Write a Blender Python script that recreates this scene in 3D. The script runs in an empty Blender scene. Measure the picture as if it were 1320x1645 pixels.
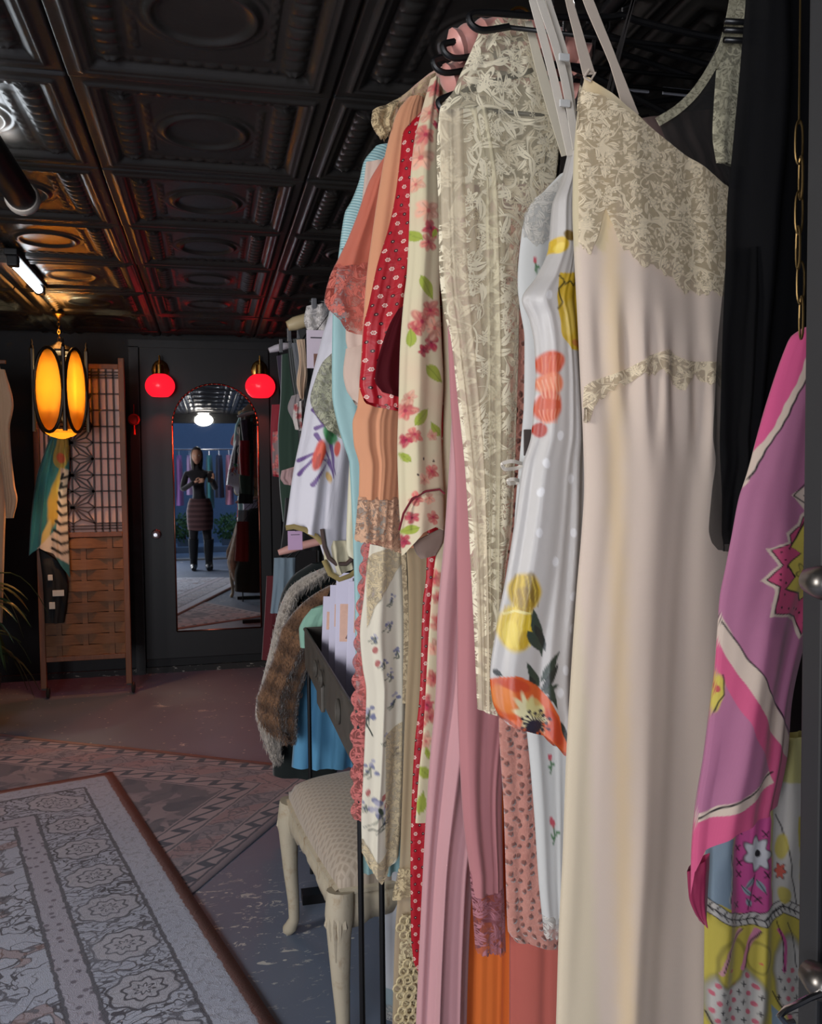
import bpy, bmesh, math, random
import numpy as np
from mathutils import Vector, Matrix

rng = np.random.default_rng(7)
random.seed(7)
PI = math.pi
SC = bpy.context.scene
COL = SC.collection

# ------------------------------------------------------------------ camera
CAM_H = 1.337                     # eye height of the phone above the floor
FPX = 1375.0                      # focal length for a 1320 x 1645 frame
YAW, PITCH, ROLL = 0.2294, -0.0475, -0.0100
_cy, _sy = math.cos(YAW), math.sin(YAW)
FWD = np.array([_sy * math.cos(PITCH), _cy * math.cos(PITCH), math.sin(PITCH)])
_r0 = np.array([_cy, -_sy, 0.0]); _u0 = np.cross(_r0, FWD)
RGT = math.cos(ROLL) * _r0 + math.sin(ROLL) * _u0
UPV = math.cos(ROLL) * _u0 - math.sin(ROLL) * _r0
cam_d = bpy.data.cameras.new('camera')
cam_d.sensor_fit = 'HORIZONTAL'; cam_d.sensor_width = 36.0
cam_d.lens = FPX / 1320.0 * 36.0
cam_d.clip_start = 0.02; cam_d.clip_end = 200
cam = bpy.data.objects.new('camera', cam_d); COL.objects.link(cam)
m = Matrix.Identity(4)
for i in range(3):
    m[i][0] = RGT[i]; m[i][1] = UPV[i]; m[i][2] = -FWD[i]
m[2][3] = CAM_H
cam.matrix_world = m
SC.camera = cam

# ------------------------------------------------------------------ view, world, large lights
SC.view_settings.view_transform = 'Standard'
SC.view_settings.look = 'None'
SC.view_settings.exposure = 0.0
SC.view_settings.gamma = 1.0
SC.view_settings.use_curve_mapping = False
SC.cycles.transparent_max_bounces = 24
SC.cycles.max_bounces = 6
SC.cycles.use_denoising = True

world = bpy.data.worlds.new('dusk_sky'); SC.world = world
world.use_nodes = True
_bg = world.node_tree.nodes['Background']
_bg.inputs['Color'].default_value = (0.34, 0.50, 0.85, 1)
_bg.inputs['Strength'].default_value = 1.0

def area_light(name, loc, target, sx, sy, power, color):
    d = bpy.data.lights.new(name, 'AREA'); d.shape = 'RECTANGLE'
    d.size, d.size_y, d.energy, d.color = sx, sy, power, color
    o = bpy.data.objects.new(name, d); COL.objects.link(o)
    o.location = loc
    o.rotation_euler = (Vector(target) - Vector(loc)).to_track_quat('-Z', 'Y').to_euler()
    return o
def point_light(name, loc, power, color, radius=0.04):
    d = bpy.data.lights.new(name, 'POINT')
    d.energy, d.color, d.shadow_soft_size = power, color, radius
    o = bpy.data.objects.new(name, d); COL.objects.link(o); o.location = loc
    return o
def spot_light(name, loc, target, power, color, cone, blend=.5, radius=.03):
    d = bpy.data.lights.new(name, 'SPOT'); d.energy, d.color, d.spot_size, d.spot_blend, d.shadow_soft_size = power, color, cone, blend, radius
    o = bpy.data.objects.new(name, d); COL.objects.link(o); o.location = loc
    o.rotation_euler = (Vector(target) - Vector(loc)).to_track_quat('-Z', 'Y').to_euler(); return o
# daylight: the side window left of the camera, and the open shop front behind it
area_light('window_daylight', (-2.34, 0.95, 1.55), (0.2, 1.7, 1.15), 0.62, 1.1, 46, (1.0, 0.955, 0.90))
area_light('shopfront_daylight', (-1.55, -1.78, 1.15), (0.1, 2.0, 1.1), 1.1, 1.6, 78, (0.93, 0.945, 1.0))

# ------------------------------------------------------------------ photo geometry
def ray(px, py):
    return FWD + RGT * ((px - 660.0) / FPX) + UPV * ((822.5 - py) / FPX)
def P(px, py, Y):
    "point of the place at room depth Y that is seen at (px, py)"
    d = ray(px, py); q = d * (Y / d[1]); return np.array([q[0], q[1], q[2] + CAM_H])
def PZ(px, py, z):
    d = ray(px, py); q = d * ((z - CAM_H) / d[2]); return np.array([q[0], q[1], q[2] + CAM_H])

# ------------------------------------------------------------------ scene graph helpers
def tag(o, label=None, cat=None, group=None, kind=None):
    if label: o['label'] = label
    if cat: o['category'] = cat
    if group: o['group'] = group
    if kind: o['kind'] = kind
    return o
def empty(name, loc=(0, 0, 0), rz=0.0, label=None, cat=None, group=None):
    o = bpy.data.objects.new(name, None); COL.objects.link(o)
    o.location = loc; o.rotation_euler = (0, 0, rz); o.empty_display_size = 0.05
    return tag(o, label, cat, group)
def setparent(o, p):
    "children are built in the coordinates of the top-level thing's own frame when local=True"
    o.parent = p
def mesh_obj(name, verts, faces, mat, parent=None, smooth=True, uvs=None, cols=None, world_coords=True):
    me = bpy.data.meshes.new(name)
    me.from_pydata([tuple(v) for v in verts], [], [tuple(f) for f in faces])
    return finish(name, me, mat, parent, smooth, uvs, cols, world_coords)
def root_inv(p):
    "inverse of a parent's world transform from its own local settings"
    mw = Matrix.Identity(4); chain = []
    while p is not None:
        chain.append(p); p = p.parent
    for q in reversed(chain):
        mw = mw @ (Matrix.Translation(q.location) @ q.rotation_euler.to_matrix().to_4x4())
    return mw.inverted()
def finish(name, me, mat, parent, smooth=True, uvs=None, cols=None, world_coords=True):
    if world_coords and parent is not None:
        me.transform(root_inv(parent))
    if uvs is not None:
        lay = me.uv_layers.new(name='UVMap')
        idx = np.empty(len(me.loops), np.int32); me.loops.foreach_get('vertex_index', idx)
        lay.data.foreach_set('uv', np.asarray(uvs, np.float32)[idx].ravel())
    if cols is not None:
        a = me.color_attributes.new('Col', 'FLOAT_COLOR', 'POINT')
        c = np.ones((len(me.vertices), 4), np.float32); c[:, :3] = cols
        a.data.foreach_set('color', c.ravel())
    me.polygons.foreach_set('use_smooth', [smooth] * len(me.polygons))
    if mat: me.materials.append(mat)
    me.update()
    o = bpy.data.objects.new(name, me); COL.objects.link(o)
    if parent is not None: o.parent = parent
    return o
def copy_tree(o, parent=None):
    c = o.copy(); COL.objects.link(c); c.parent = parent
    for ch in list(o.children): copy_tree(ch, c)
    return c

class MB:
    "collects simple solids, then links them as one mesh object"
    def __init__(s): s.v = []; s.f = []
    def add(s, v, f):
        n = len(s.v); s.v += [tuple(map(float, q)) for q in v]; s.f += [tuple(i + n for i in g) for g in f]; return s
    def box(s, c, d, rz=0.0, bev=0.0):
        x, y, z = d[0] / 2, d[1] / 2, d[2] / 2
        cs, sn = math.cos(rz), math.sin(rz)
        if bev <= 0:
            pts = [(-x, -y, -z), (x, -y, -z), (x, y, -z), (-x, y, -z), (-x, -y, z), (x, -y, z), (x, y, z), (-x, y, z)]
            fc = [(3, 2, 1, 0), (4, 5, 6, 7), (0, 1, 5, 4), (1, 2, 6, 5), (2, 3, 7, 6), (3, 0, 4, 7)]
        else:
            b = min(bev, x * .9, y * .9, z * .9)
            bm = bmesh.new(); bmesh.ops.create_cube(bm, size=1.0)
            for w in bm.verts: w.co = Vector((w.co.x * d[0], w.co.y * d[1], w.co.z * d[2]))
            bmesh.ops.bevel(bm, geom=list(bm.edges), offset=b, segments=2, affect='EDGES', profile=0.6)
            bm.verts.index_update()
            pts = [tuple(w.co) for w in bm.verts]; fc = [[w.index for w in g.verts] for g in bm.faces]; bm.free()
        return s.add([(c[0] + p[0] * cs - p[1] * sn, c[1] + p[0] * sn + p[1] * cs, c[2] + p[2]) for p in pts], fc)
    def tube(s, pts, rad, n=10, cap=True, flat=None, sm=0):
        "swept tube; rad scalar or list; flat=(a,b) gives an elliptic section"
        if sm and len(pts) > 2:
            q = [Vector(p) for p in pts]; o = []
            for i in range(len(q) - 1):
                a, b, c, d = q[max(i - 1, 0)], q[i], q[i + 1], q[min(i + 2, len(q) - 1)]
                for t in range(sm):
                    t = t / sm; o.append(.5 * ((2 * b) + (c - a) * t + (2 * a - 5 * b + 4 * c - d) * t * t + (3 * b - a - 3 * c + d) * t ** 3))
            pts = o + [q[-1]]
        pts = [Vector(p) for p in pts]; k = len(pts)
        rs = rad if hasattr(rad, '__len__') else [rad] * k
        tang = []
        for i in range(k):
            a = pts[max(i - 1, 0)]; b = pts[min(i + 1, k - 1)]
            t = (b - a); tang.append(t.normalized() if t.length > 1e-9 else Vector((0, 0, 1)))
        ref = Vector((0, 0, 1)) if abs(tang[0].z) < .9 else Vector((1, 0, 0))
        nrm = (ref - tang[0] * ref.dot(tang[0])).normalized()
        v = []; f = []
        for i in range(k):
            nrm = (nrm - tang[i] * nrm.dot(tang[i]))
            nrm = nrm.normalized() if nrm.length > 1e-6 else tang[i].orthogonal().normalized()
            bi = tang[i].cross(nrm)
            for j in range(n):
                a = 2 * PI * j / n
                e = (1, 1) if flat is None else flat
                v.append(pts[i] + nrm * (math.cos(a) * rs[i] * e[0]) + bi * (math.sin(a) * rs[i] * e[1]))
        for i in range(k - 1):
            for j in range(n):
                f.append((i * n + j, i * n + (j + 1) % n, (i + 1) * n + (j + 1) % n, (i + 1) * n + j))
        if cap:
            f.append(tuple(range(n - 1, -1, -1))); f.append(tuple((k - 1) * n + j for j in range(n)))
        return s.add(v, f)
    def lathe(s, prof, c=(0, 0, 0), n=24, axis='z', sx=1.0, sy=1.0):
        v = []; f = []; k = len(prof)
        for r, h in prof:
            for j in range(n):
                a = 2 * PI * j / n; x, y = r * math.cos(a) * sx, r * math.sin(a) * sy
                q = (x, y, h) if axis == 'z' else ((x, h, y) if axis == 'y' else (h, x, y))
                v.append((c[0] + q[0], c[1] + q[1], c[2] + q[2]))
        for i in range(k - 1):
            for j in range(n):
                f.append((i * n + j, i * n + (j + 1) % n, (i + 1) * n + (j + 1) % n, (i + 1) * n + j))
        f.append(tuple(range(n - 1, -1, -1))); f.append(tuple((k - 1) * n + j for j in range(n)))
        return s.add(v, f)
    def prism(s, poly, y0, y1, plane='xz'):
        "extrude an outline given in xz (along y) or xy (along z)"
        n = len(poly)
        if plane == 'xz': v = [(p[0], y0, p[1]) for p in poly] + [(p[0], y1, p[1]) for p in poly]
        else: v = [(p[0], p[1], y0) for p in poly] + [(p[0], p[1], y1) for p in poly]
        f = [tuple(range(n)), tuple(range(2 * n - 1, n - 1, -1))] + [(i, i + n, (i + 1) % n + n, (i + 1) % n) for i in range(n)]
        return s.add(v, f)
    def build(s, name, mat, parent=None, smooth=False, world_coords=True, auto=True):
        me = bpy.data.meshes.new(name); me.from_pydata(s.v, [], s.f)
        bm = bmesh.new(); bm.from_mesh(me); bmesh.ops.recalc_face_normals(bm, faces=bm.faces)
        if smooth and auto:
            for e in bm.edges:
                if len(e.link_faces) == 2 and e.calc_face_angle(0) > 0.7: e.smooth = False
        bm.to_mesh(me); bm.free()
        return finish(name, me, mat, parent, smooth, world_coords=world_coords)
# ------------------------------------------------------------------ materials (all node based)
def lin(c):
    c = np.asarray(c, float) / (255.0 if np.max(c) > 1.0 else 1.0)
    return np.where(c <= 0.04045, c / 12.92, ((c + 0.055) / 1.055) ** 2.4)
class X:
    def __init__(s, T, k): s.T = T; s.k = k
    def _b(s, op, o, rev=False):
        a, b = (o, s) if rev else (s, o)
        return s.T.math(op, a, b)
    def __add__(s, o): return s._b('ADD', o)
    def __radd__(s, o): return s._b('ADD', o)
    def __sub__(s, o): return s._b('SUBTRACT', o)
    def __rsub__(s, o): return s._b('SUBTRACT', o, True)
    def __mul__(s, o): return s._b('MULTIPLY', o)
    def __rmul__(s, o): return s._b('MULTIPLY', o)
    def __truediv__(s, o): return s._b('DIVIDE', o)
    def __rtruediv__(s, o): return s._b('DIVIDE', o, True)
    def __lt__(s, o): return s._b('LESS_THAN', o)
    def __gt__(s, o): return s._b('GREATER_THAN', o)
    def abs(s): return s.T.math('ABSOLUTE', s)
    def fract(s): return s.T.math('FRACT', s)
    def floor(s): return s.T.math('FLOOR', s)
    def sin(s): return s.T.math('SINE', s)
    def cos(s): return s.T.math('COSINE', s)
    def sqrt(s): return s.T.math('SQRT', s)
    def max(s, o): return s._b('MAXIMUM', o)
    def min(s, o): return s._b('MINIMUM', o)
    def step(s, a, b):
        "smooth 0..1 between a and b"
        return s.T.smooth(s, a, b)
class TT:
    def __init__(s, nt): s.nt = nt; s.N = nt.nodes; s.Lk = nt.links
    def put(s, sock, v):
        if isinstance(v, X): s.Lk.new(v.k, sock)
        elif hasattr(v, '__len__') and len(v) == 3 and sock.type == 'RGBA': sock.default_value = (*v, 1)
        else: sock.default_value = v
    def math(s, op, a, b=None):
        n = s.N.new('ShaderNodeMath'); n.operation = op
        s.put(n.inputs[0], a)
        if b is not None: s.put(n.inputs[1], b)
        return X(s, n.outputs[0])
    def smooth(s, x, a, b):
        n = s.N.new('ShaderNodeMapRange'); n.interpolation_type = 'SMOOTHSTEP'
        s.put(n.inputs[0], x)
        if a <= b: n.inputs[1].default_value, n.inputs[2].default_value, n.inputs[3].default_value, n.inputs[4].default_value = a, b, 0, 1
        else: n.inputs[1].default_value, n.inputs[2].default_value, n.inputs[3].default_value, n.inputs[4].default_value = b, a, 1, 0
        return X(s, n.outputs[0])
    def uv(s):
        n = s.N.new('ShaderNodeUVMap'); return X(s, n.outputs[0])
    def obj(s):
        n = s.N.new('ShaderNodeTexCoord'); return X(s, n.outputs['Object'])
    def geo_rand(s):
        n = s.N.new('ShaderNodeObjectInfo'); return X(s, n.outputs['Random'])
    def sep(s, v):
        n = s.N.new('ShaderNodeSeparateXYZ'); s.put(n.inputs[0], v); return X(s, n.outputs[0]), X(s, n.outputs[1]), X(s, n.outputs[2])
    def comb(s, x, y, z=0.0):
        n = s.N.new('ShaderNodeCombineXYZ')
        for i, q in enumerate((x, y, z)): s.put(n.inputs[i], q)
        return X(s, n.outputs[0])
    def vm(s, op, a, b):
        n = s.N.new('ShaderNodeVectorMath'); n.operation = op
        for i, q in enumerate((a, b)):
            if isinstance(q, X): s.Lk.new(q.k, n.inputs[i])
            else: n.inputs[i].default_value = q
        return X(s, n.outputs['Value'] if op in ('LENGTH', 'DOT_PRODUCT', 'DISTANCE') else n.outputs[0])
    def scale(s, v, k): return s.vm('MULTIPLY', v, k if hasattr(k, '__len__') else (k, k, k))
    def noise(s, v, sc, detail=3.0, rough=0.55, dist=0.0, dim='3D', color=False):
        n = s.N.new('ShaderNodeTexNoise'); n.noise_dimensions = dim
        s.put(n.inputs['Vector'], v); n.inputs['Scale'].default_value = sc
        n.inputs['Detail'].default_value = detail; n.inputs['Roughness'].default_value = rough; n.inputs['Distortion'].default_value = dist
        return X(s, n.outputs[1 if color else 0])
    def voro(s, v, sc, rnd=1.0, feat='F1', dim='2D'):
        n = s.N.new('ShaderNodeTexVoronoi'); n.voronoi_dimensions = dim; n.feature = feat
        s.put(n.inputs['Vector'], v); n.inputs['Scale'].default_value = sc; n.inputs['Randomness'].default_value = rnd
        if feat == 'DISTANCE_TO_EDGE': return X(s, n.outputs[0])
        return X(s, n.outputs['Distance']), X(s, n.outputs['Color']), X(s, n.outputs['Position'])
    def mix(s, f, a, b):
        n = s.N.new('ShaderNodeMix'); n.data_type = 'RGBA'
        s.put(n.inputs[0], f)
        for i, q in ((6, a), (7, b)):
            if isinstance(q, X): s.Lk.new(q.k, n.inputs[i])
            else: n.inputs[i].default_value = (*q, 1) if len(q) == 3 else q
        return X(s, n.outputs[2])
    def mulc(s, a, k):
        "colour times scalar"
        n = s.N.new('ShaderNodeMix'); n.data_type = 'RGBA'; n.blend_type = 'MULTIPLY'; n.inputs[0].default_value = 1.0
        s.put(n.inputs[6], a)
        s.Lk.new(k.k, n.inputs[7]); return X(s, n.outputs[2])
    def col(s, name='Col'):
        n = s.N.new('ShaderNodeVertexColor'); n.layer_name = name; return X(s, n.outputs[0])
    def bump(s, h, strength=0.3, dist=0.002):
        n = s.N.new('ShaderNodeBump'); n.inputs['Strength'].default_value = strength; n.inputs['Distance'].default_value = dist
        s.put(n.inputs['Height'], h); return X(s, n.outputs[0])
    def atan2(s, y, x): return s.math('ARCTAN2', y, x)
    # -- building blocks
    def petals(s, v, sc, n=5, size=0.33, rnd=0.8, depth=0.35):
        "scattered flower masks: (mask, random colour, r/size)"
        d, c, p = s.voro(v, sc, rnd)
        off = s.vm('SUBTRACT', v, p); x, y, _ = s.sep(off)
        th = s.atan2(y, x); r = s.vm('LENGTH', off, (0, 0, 0)) * sc
        cr, cg, cb = s.sep(c)
        lim = ((th * float(n) + cr * 6.28).cos() * depth + (1 - depth)) * (cg * 0.5 + 0.6) * size
        return (r / lim).step(1.06, 0.94), c, r / lim
    def lines(s, v, sc, width=0.03, detail=1.5, dist=0.6):
        f = s.noise(v, sc, detail, 0.5, dist); return ((f - 0.5).abs()).step(width, width * 0.45)
MATS = {}
def M(name, fn):
    if name in MATS: return MATS[name]
    m = bpy.data.materials.new(name); m.use_nodes = True
    nt = m.node_tree; b = nt.nodes['Principled BSDF']; T = TT(nt)
    r = fn(T)
    def s(k, key):
        if key in r and r[key] is not None: T.put(b.inputs[k], r[key])
    s('Base Color', 'color'); s('Roughness', 'rough'); s('Metallic', 'metal'); s('Alpha', 'alpha'); s('Normal', 'normal')
    s('Specular IOR Level', 'spec'); s('Sheen Weight', 'sheen'); s('Sheen Roughness', 'sheen_r'); s('Anisotropic', 'aniso')
    s('Emission Color', 'emit'); s('Emission Strength', 'emit_s'); s('Transmission Weight', 'trans'); s('IOR', 'ior'); s('Coat Weight', 'coat')
    if r.get('translucent'):
        out = nt.nodes['Material Output']
        tr = nt.nodes.new('ShaderNodeBsdfTranslucent'); mx = nt.nodes.new('ShaderNodeMixShader')
        T.put(tr.inputs['Color'], r['color'])
        if 'normal' in r and r['normal'] is not None: T.put(tr.inputs['Normal'], r['normal'])
        mx.inputs[0].default_value = r['translucent']
        al = r.get('alpha')
        nt.links.new(b.outputs[0], mx.inputs[1]); nt.links.new(tr.outputs[0], mx.inputs[2])
        last = mx.outputs[0]
        if al is not None:
            b.inputs['Alpha'].default_value = 1.0
            for l in list(b.inputs['Alpha'].links): nt.links.remove(l)
            tp = nt.nodes.new('ShaderNodeBsdfTransparent'); m2 = nt.nodes.new('ShaderNodeMixShader')
            T.put(m2.inputs[0], al); nt.links.new(tp.outputs[0], m2.inputs[1]); nt.links.new(last, m2.inputs[2]); last = m2.outputs[0]
        nt.links.new(last, out.inputs['Surface'])
    MATS[name] = m
    return m
LACES = set()
def plain(name, c, rough=0.6, metal=0.0, spec=0.5, grain=0.06, gs=30, bump=0.0, bs=120, **kw):
    cl = lin(c)
    def fn(T):
        o = T.obj(); n = T.noise(o, gs, 3)
        d = dict(color=T.mix(n, tuple(cl * (1 - grain)), tuple(np.minimum(cl * (1 + grain), 1))), rough=rough, metal=metal, spec=spec)
        if bump: d['normal'] = T.bump(T.noise(o, bs, 2), bump, 0.002)
        d.update(kw); return d
    return M(name, fn)
def fabric(name, c, rough=0.75, sheen=0.25, weave=700, wb=0.15, crease=0.25, alpha=None, tl=0.12, spec=0.3, aniso=None, vcol=False, var=0.05):
    "woven cloth: weave relief, soft creases"
    cl = None if vcol else lin(c)
    def fn(T):
        u = T.uv()
        if vcol: base = T.col()
        else:
            n = T.noise(u, 6, 3); base = T.mix(n, tuple(cl * (1 - var)), tuple(np.minimum(cl * (1 + var), 1)))
        x, y, _ = T.sep(u)
        wv = (x * float(weave * 6.28)).sin() * (y * float(weave * 6.28)).sin()
        cr = T.noise(T.scale(u, (1, .35, 1)), 22, 3, .6, .8)
        h = wv * wb * 0.15 + cr * crease
        return dict(color=base, rough=rough, spec=spec, sheen=sheen, normal=T.bump(h, 0.55, 0.006), alpha=alpha, translucent=tl)
    return M(name, fn)
def lace(name, c, net=0.30, solid=0.93, fsc=26, vsc=24, vw=0.035, fsize=0.36, rough=0.85, tl=0.15, petn=6, detail=1.0, dark=None):
    "net ground with flowers and vines: the holes are real alpha"
    cl = tuple(lin(c)); cd = tuple(lin(c) * 0.86) if dark is None else tuple(lin(dark))
    def fn(T):
        u = T.uv()
        warp = T.noise(u, fsc * 1.2, 1, .5, 0, color=True)
        w = T.vm('ADD', u, T.scale(T.vm('SUBTRACT', warp, (.5, .5, .5)), .22 / fsc))
        f1, c1, r1 = T.petals(w, fsc, petn, fsize, .85, .30)
        gap = ((r1 - .55).abs()).step(.11, .05) * .8
        f1 = f1 * (1 - gap) * (1 - r1.step(.20, .12) * .7)
        def leaves(off, sc, ln, wd):
            v = T.vm('ADD', w, off); d, c, q = T.voro(v, sc, 1.0)
            ox, oy, _ = T.sep(T.scale(T.vm('SUBTRACT', v, q), sc)); cr, cg, cb = T.sep(c); an = cr * 6.283
            ca, sa = an.cos(), an.sin(); lx = ox * ca + oy * sa; ly = (oy * ca - ox * sa) + lx * lx * .5
            t = lx / ln; edge = (1 - t * t) * wd
            m_ = (edge - ly.abs()).step(-.006, .02); vein = (ly.abs()).step(.022, .010) * .7
            return m_ * (1 - vein)
        lf = leaves((3.3, 1.7, 0), fsc * 1.25, .46, .15).max(leaves((6.1, 4.2, 0), fsc * 1.7, .45, .13))
        f2, c2, r2 = T.petals(T.vm('ADD', w, (3.3, 5.7, 0)), fsc * 2.3, 5, .30, .95)
        v1 = T.lines(u, vsc * .7, vw * .45, 0.0, .4)
        v2 = T.lines(T.vm('ADD', u, (7, 3, 0)), vsc * 1.2, vw * .45, 0.0, .3) * detail
        mot = f1.max(lf).max(f2 * .85).max(v1 * .9).max(v2 * .75)
        x, y, _ = T.sep(u)
        a = ((x + y) * 1500.0).sin().abs(); b = ((x - y) * 1500.0).sin().abs()
        netm = a.step(.5, .1).max(b.step(.5, .1)) * (net * 1.2) + net * .35
        al = netm.max(mot * solid).min(1)
        return dict(color=T.mix(mot, cd, cl), rough=rough, alpha=al, spec=.2, normal=T.bump(mot, .5, .002), translucent=tl, sheen=.2)
    LACES.add(name); return M(name, fn)
# ------------------------------------------------------------------ cloth: lofted, folded, two-sided bodies
def herm(t, pts):
    "smooth interpolation through (t, value) knots"
    pts = sorted(pts); tx = np.array([p[0] for p in pts], float); vx = np.array([p[1] for p in pts], float)
    for i in range(1, len(tx)):
        if tx[i] <= tx[i - 1]: tx[i] = tx[i - 1] + 1e-5
    if len(tx) == 1: return np.full_like(t, vx[0])
    d = np.diff(vx) / np.diff(tx); mt = np.empty_like(vx); mt[0] = d[0]; mt[-1] = d[-1]
    for i in range(1, len(tx) - 1):
        mt[i] = 0 if d[i - 1] * d[i] <= 0 else 2 * d[i - 1] * d[i] / (d[i - 1] + d[i])
    t = np.clip(t, tx[0], tx[-1]); i = np.clip(np.searchsorted(tx, t) - 1, 0, len(tx) - 2)
    h = tx[i + 1] - tx[i]; s = (t - tx[i]) / h
    return ((1 + 2 * s) * (1 - s) ** 2) * vx[i] + s * (1 - s) ** 2 * h * mt[i] + s * s * (3 - 2 * s) * vx[i + 1] + s * s * (s - 1) * h * mt[i + 1]
def wob(x, seed, n=4):
    r = np.random.default_rng(seed); o = np.zeros_like(x)
    for k in range(1, n + 1): o += np.sin(x * k * r.uniform(.7, 1.3) + r.uniform(0, 6.28)) / k
    return o / 2.0
class Paint:
    "flat print on cloth: motifs in the cloth's own plane, measured on the photograph's pixel grid at that plane"
    def __init__(s, qx, qy, base):
        s.x = qx + 1.0 * np.sin(qy * .10 + qx * .04) + .4 * np.sin(qy * .23 - qx * .11 + 1.0); s.y = qy + 1.0 * np.sin(qx * .12 + qy * .03 + 2) + .4 * np.sin(qx * .26 + qy * .09)
        s.c = np.tile(lin(base), (len(qx), 1))
    def put(s, mask, col, a=1.0):
        mask = np.clip(mask, 0, 1)[:, None] * a
        s.c = s.c * (1 - mask) + lin(col) * mask
    def ell(s, cx, cy, rx, ry, rot, col, a=1.0, soft=.12, n=0, dep=0.0, ph=0.0):
        c, q = math.cos(rot), math.sin(rot); dx, dy = s.x - cx, s.y - cy
        u = (dx * c + dy * q) / rx; v = (-dx * q + dy * c) / ry
        r = np.sqrt(u * u + v * v)
        if n: r = r / (1 - dep + dep * np.cos(n * np.arctan2(v, u) + ph))
        s.put((1 + soft - r) / (2 * soft), col, a); return r
    def poly(s, pts, col, a=1.0, soft=1.0):
        pts = np.array(pts, float); x, y = s.x, s.y
        ins = np.zeros(len(x), bool); dmin = np.full(len(x), 1e9); n = len(pts)
        for i in range(n):
            x1, y1 = pts[i]; x2, y2 = pts[(i + 1) % n]
            if y1 != y2:
                cond = ((y1 > y) != (y2 > y)) & (x < (x2 - x1) * (y - y1) / (y2 - y1) + x1); ins ^= cond
            ex, ey = x2 - x1, y2 - y1; L = ex * ex + ey * ey + 1e-9
            t = np.clip(((x - x1) * ex + (y - y1) * ey) / L, 0, 1)
            dmin = np.minimum(dmin, np.hypot(x - x1 - t * ex, y - y1 - t * ey))
        sd = np.where(ins, dmin, -dmin); s.put(sd / soft + .5, col, a)
    def stroke(s, pts, w, col, a=1.0, taper=False):
        pts = np.array(pts, float); d = np.full(len(s.x), 1e9); n = len(pts) - 1
        for i in range(n):
            x1, y1 = pts[i]; x2, y2 = pts[i + 1]; ex, ey = x2 - x1, y2 - y1; L = ex * ex + ey * ey + 1e-9
            t = np.clip(((s.x - x1) * ex + (s.y - y1) * ey) / L, 0, 1)
            ww = w * (1 - (i + t) / n * .85) if taper else w
            d = np.minimum(d, np.hypot(s.x - x1 - t * ex, s.y - y1 - t * ey) - ww / 2)
        s.put(.5 - d / 1.2, col, a)
    def leaf(s, x0, y0, x1, y1, wd, col, a=1.0, vein=None):
        n = 9; ax, ay = x1 - x0, y1 - y0; L = math.hypot(ax, ay); nx, ny = -ay / L, ax / L; up = []; dn = []
        for i in range(n + 1):
            t = i / n; k = math.sin(PI * t ** .8) * wd
            up.append((x0 + ax * t + nx * k, y0 + ay * t + ny * k)); dn.append((x0 + ax * t - nx * k, y0 + ay * t - ny * k))
        s.poly(up + dn[::-1], col, a)
        if vein: s.stroke([(x0, y0), (x1, y1)], max(1.2, wd * .16), vein, .8)
    def flower(s, cx, cy, r, col, col2=None, n=5, ph=0.0, sq=1.0, core=None, a=1.0):
        q = np.random.default_rng(int(abs(cx * 31 + cy * 17)) % 99991); c1 = np.array(col, float)
        for k in range(n):
            t = ph + 2 * PI * k / n + q.uniform(-.25, .25); rr = r * q.uniform(.8, 1.15); cc = tuple(np.clip(c1 * q.uniform(.86, 1.14) + q.uniform(-8, 8), 2, 250))
            s.ell(cx + math.cos(t) * rr * .52, cy + math.sin(t) * rr * .52 * sq, rr * .54, rr * .40 * (sq ** .5), t, cc, a * q.uniform(.75, 1), .22, 3, .10, q.uniform(0, 6))
            if col2:
                s.ell(cx + math.cos(t) * rr * .70, cy + math.sin(t) * rr * .70 * sq, rr * .26, rr * .16, t + .3, col2, a * .75, .4)
                s.stroke([(cx + math.cos(t) * rr * .15, cy + math.sin(t) * rr * .15), (cx + math.cos(t + .1) * rr * .75, cy + math.sin(t + .1) * rr * .75 * sq)], max(1.0, r * .07), tuple(c1 * .72), a * .55)
        if core: s.ell(cx, cy, r * .17, r * .17 * sq, 0, core, a * .9, .3)

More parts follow.
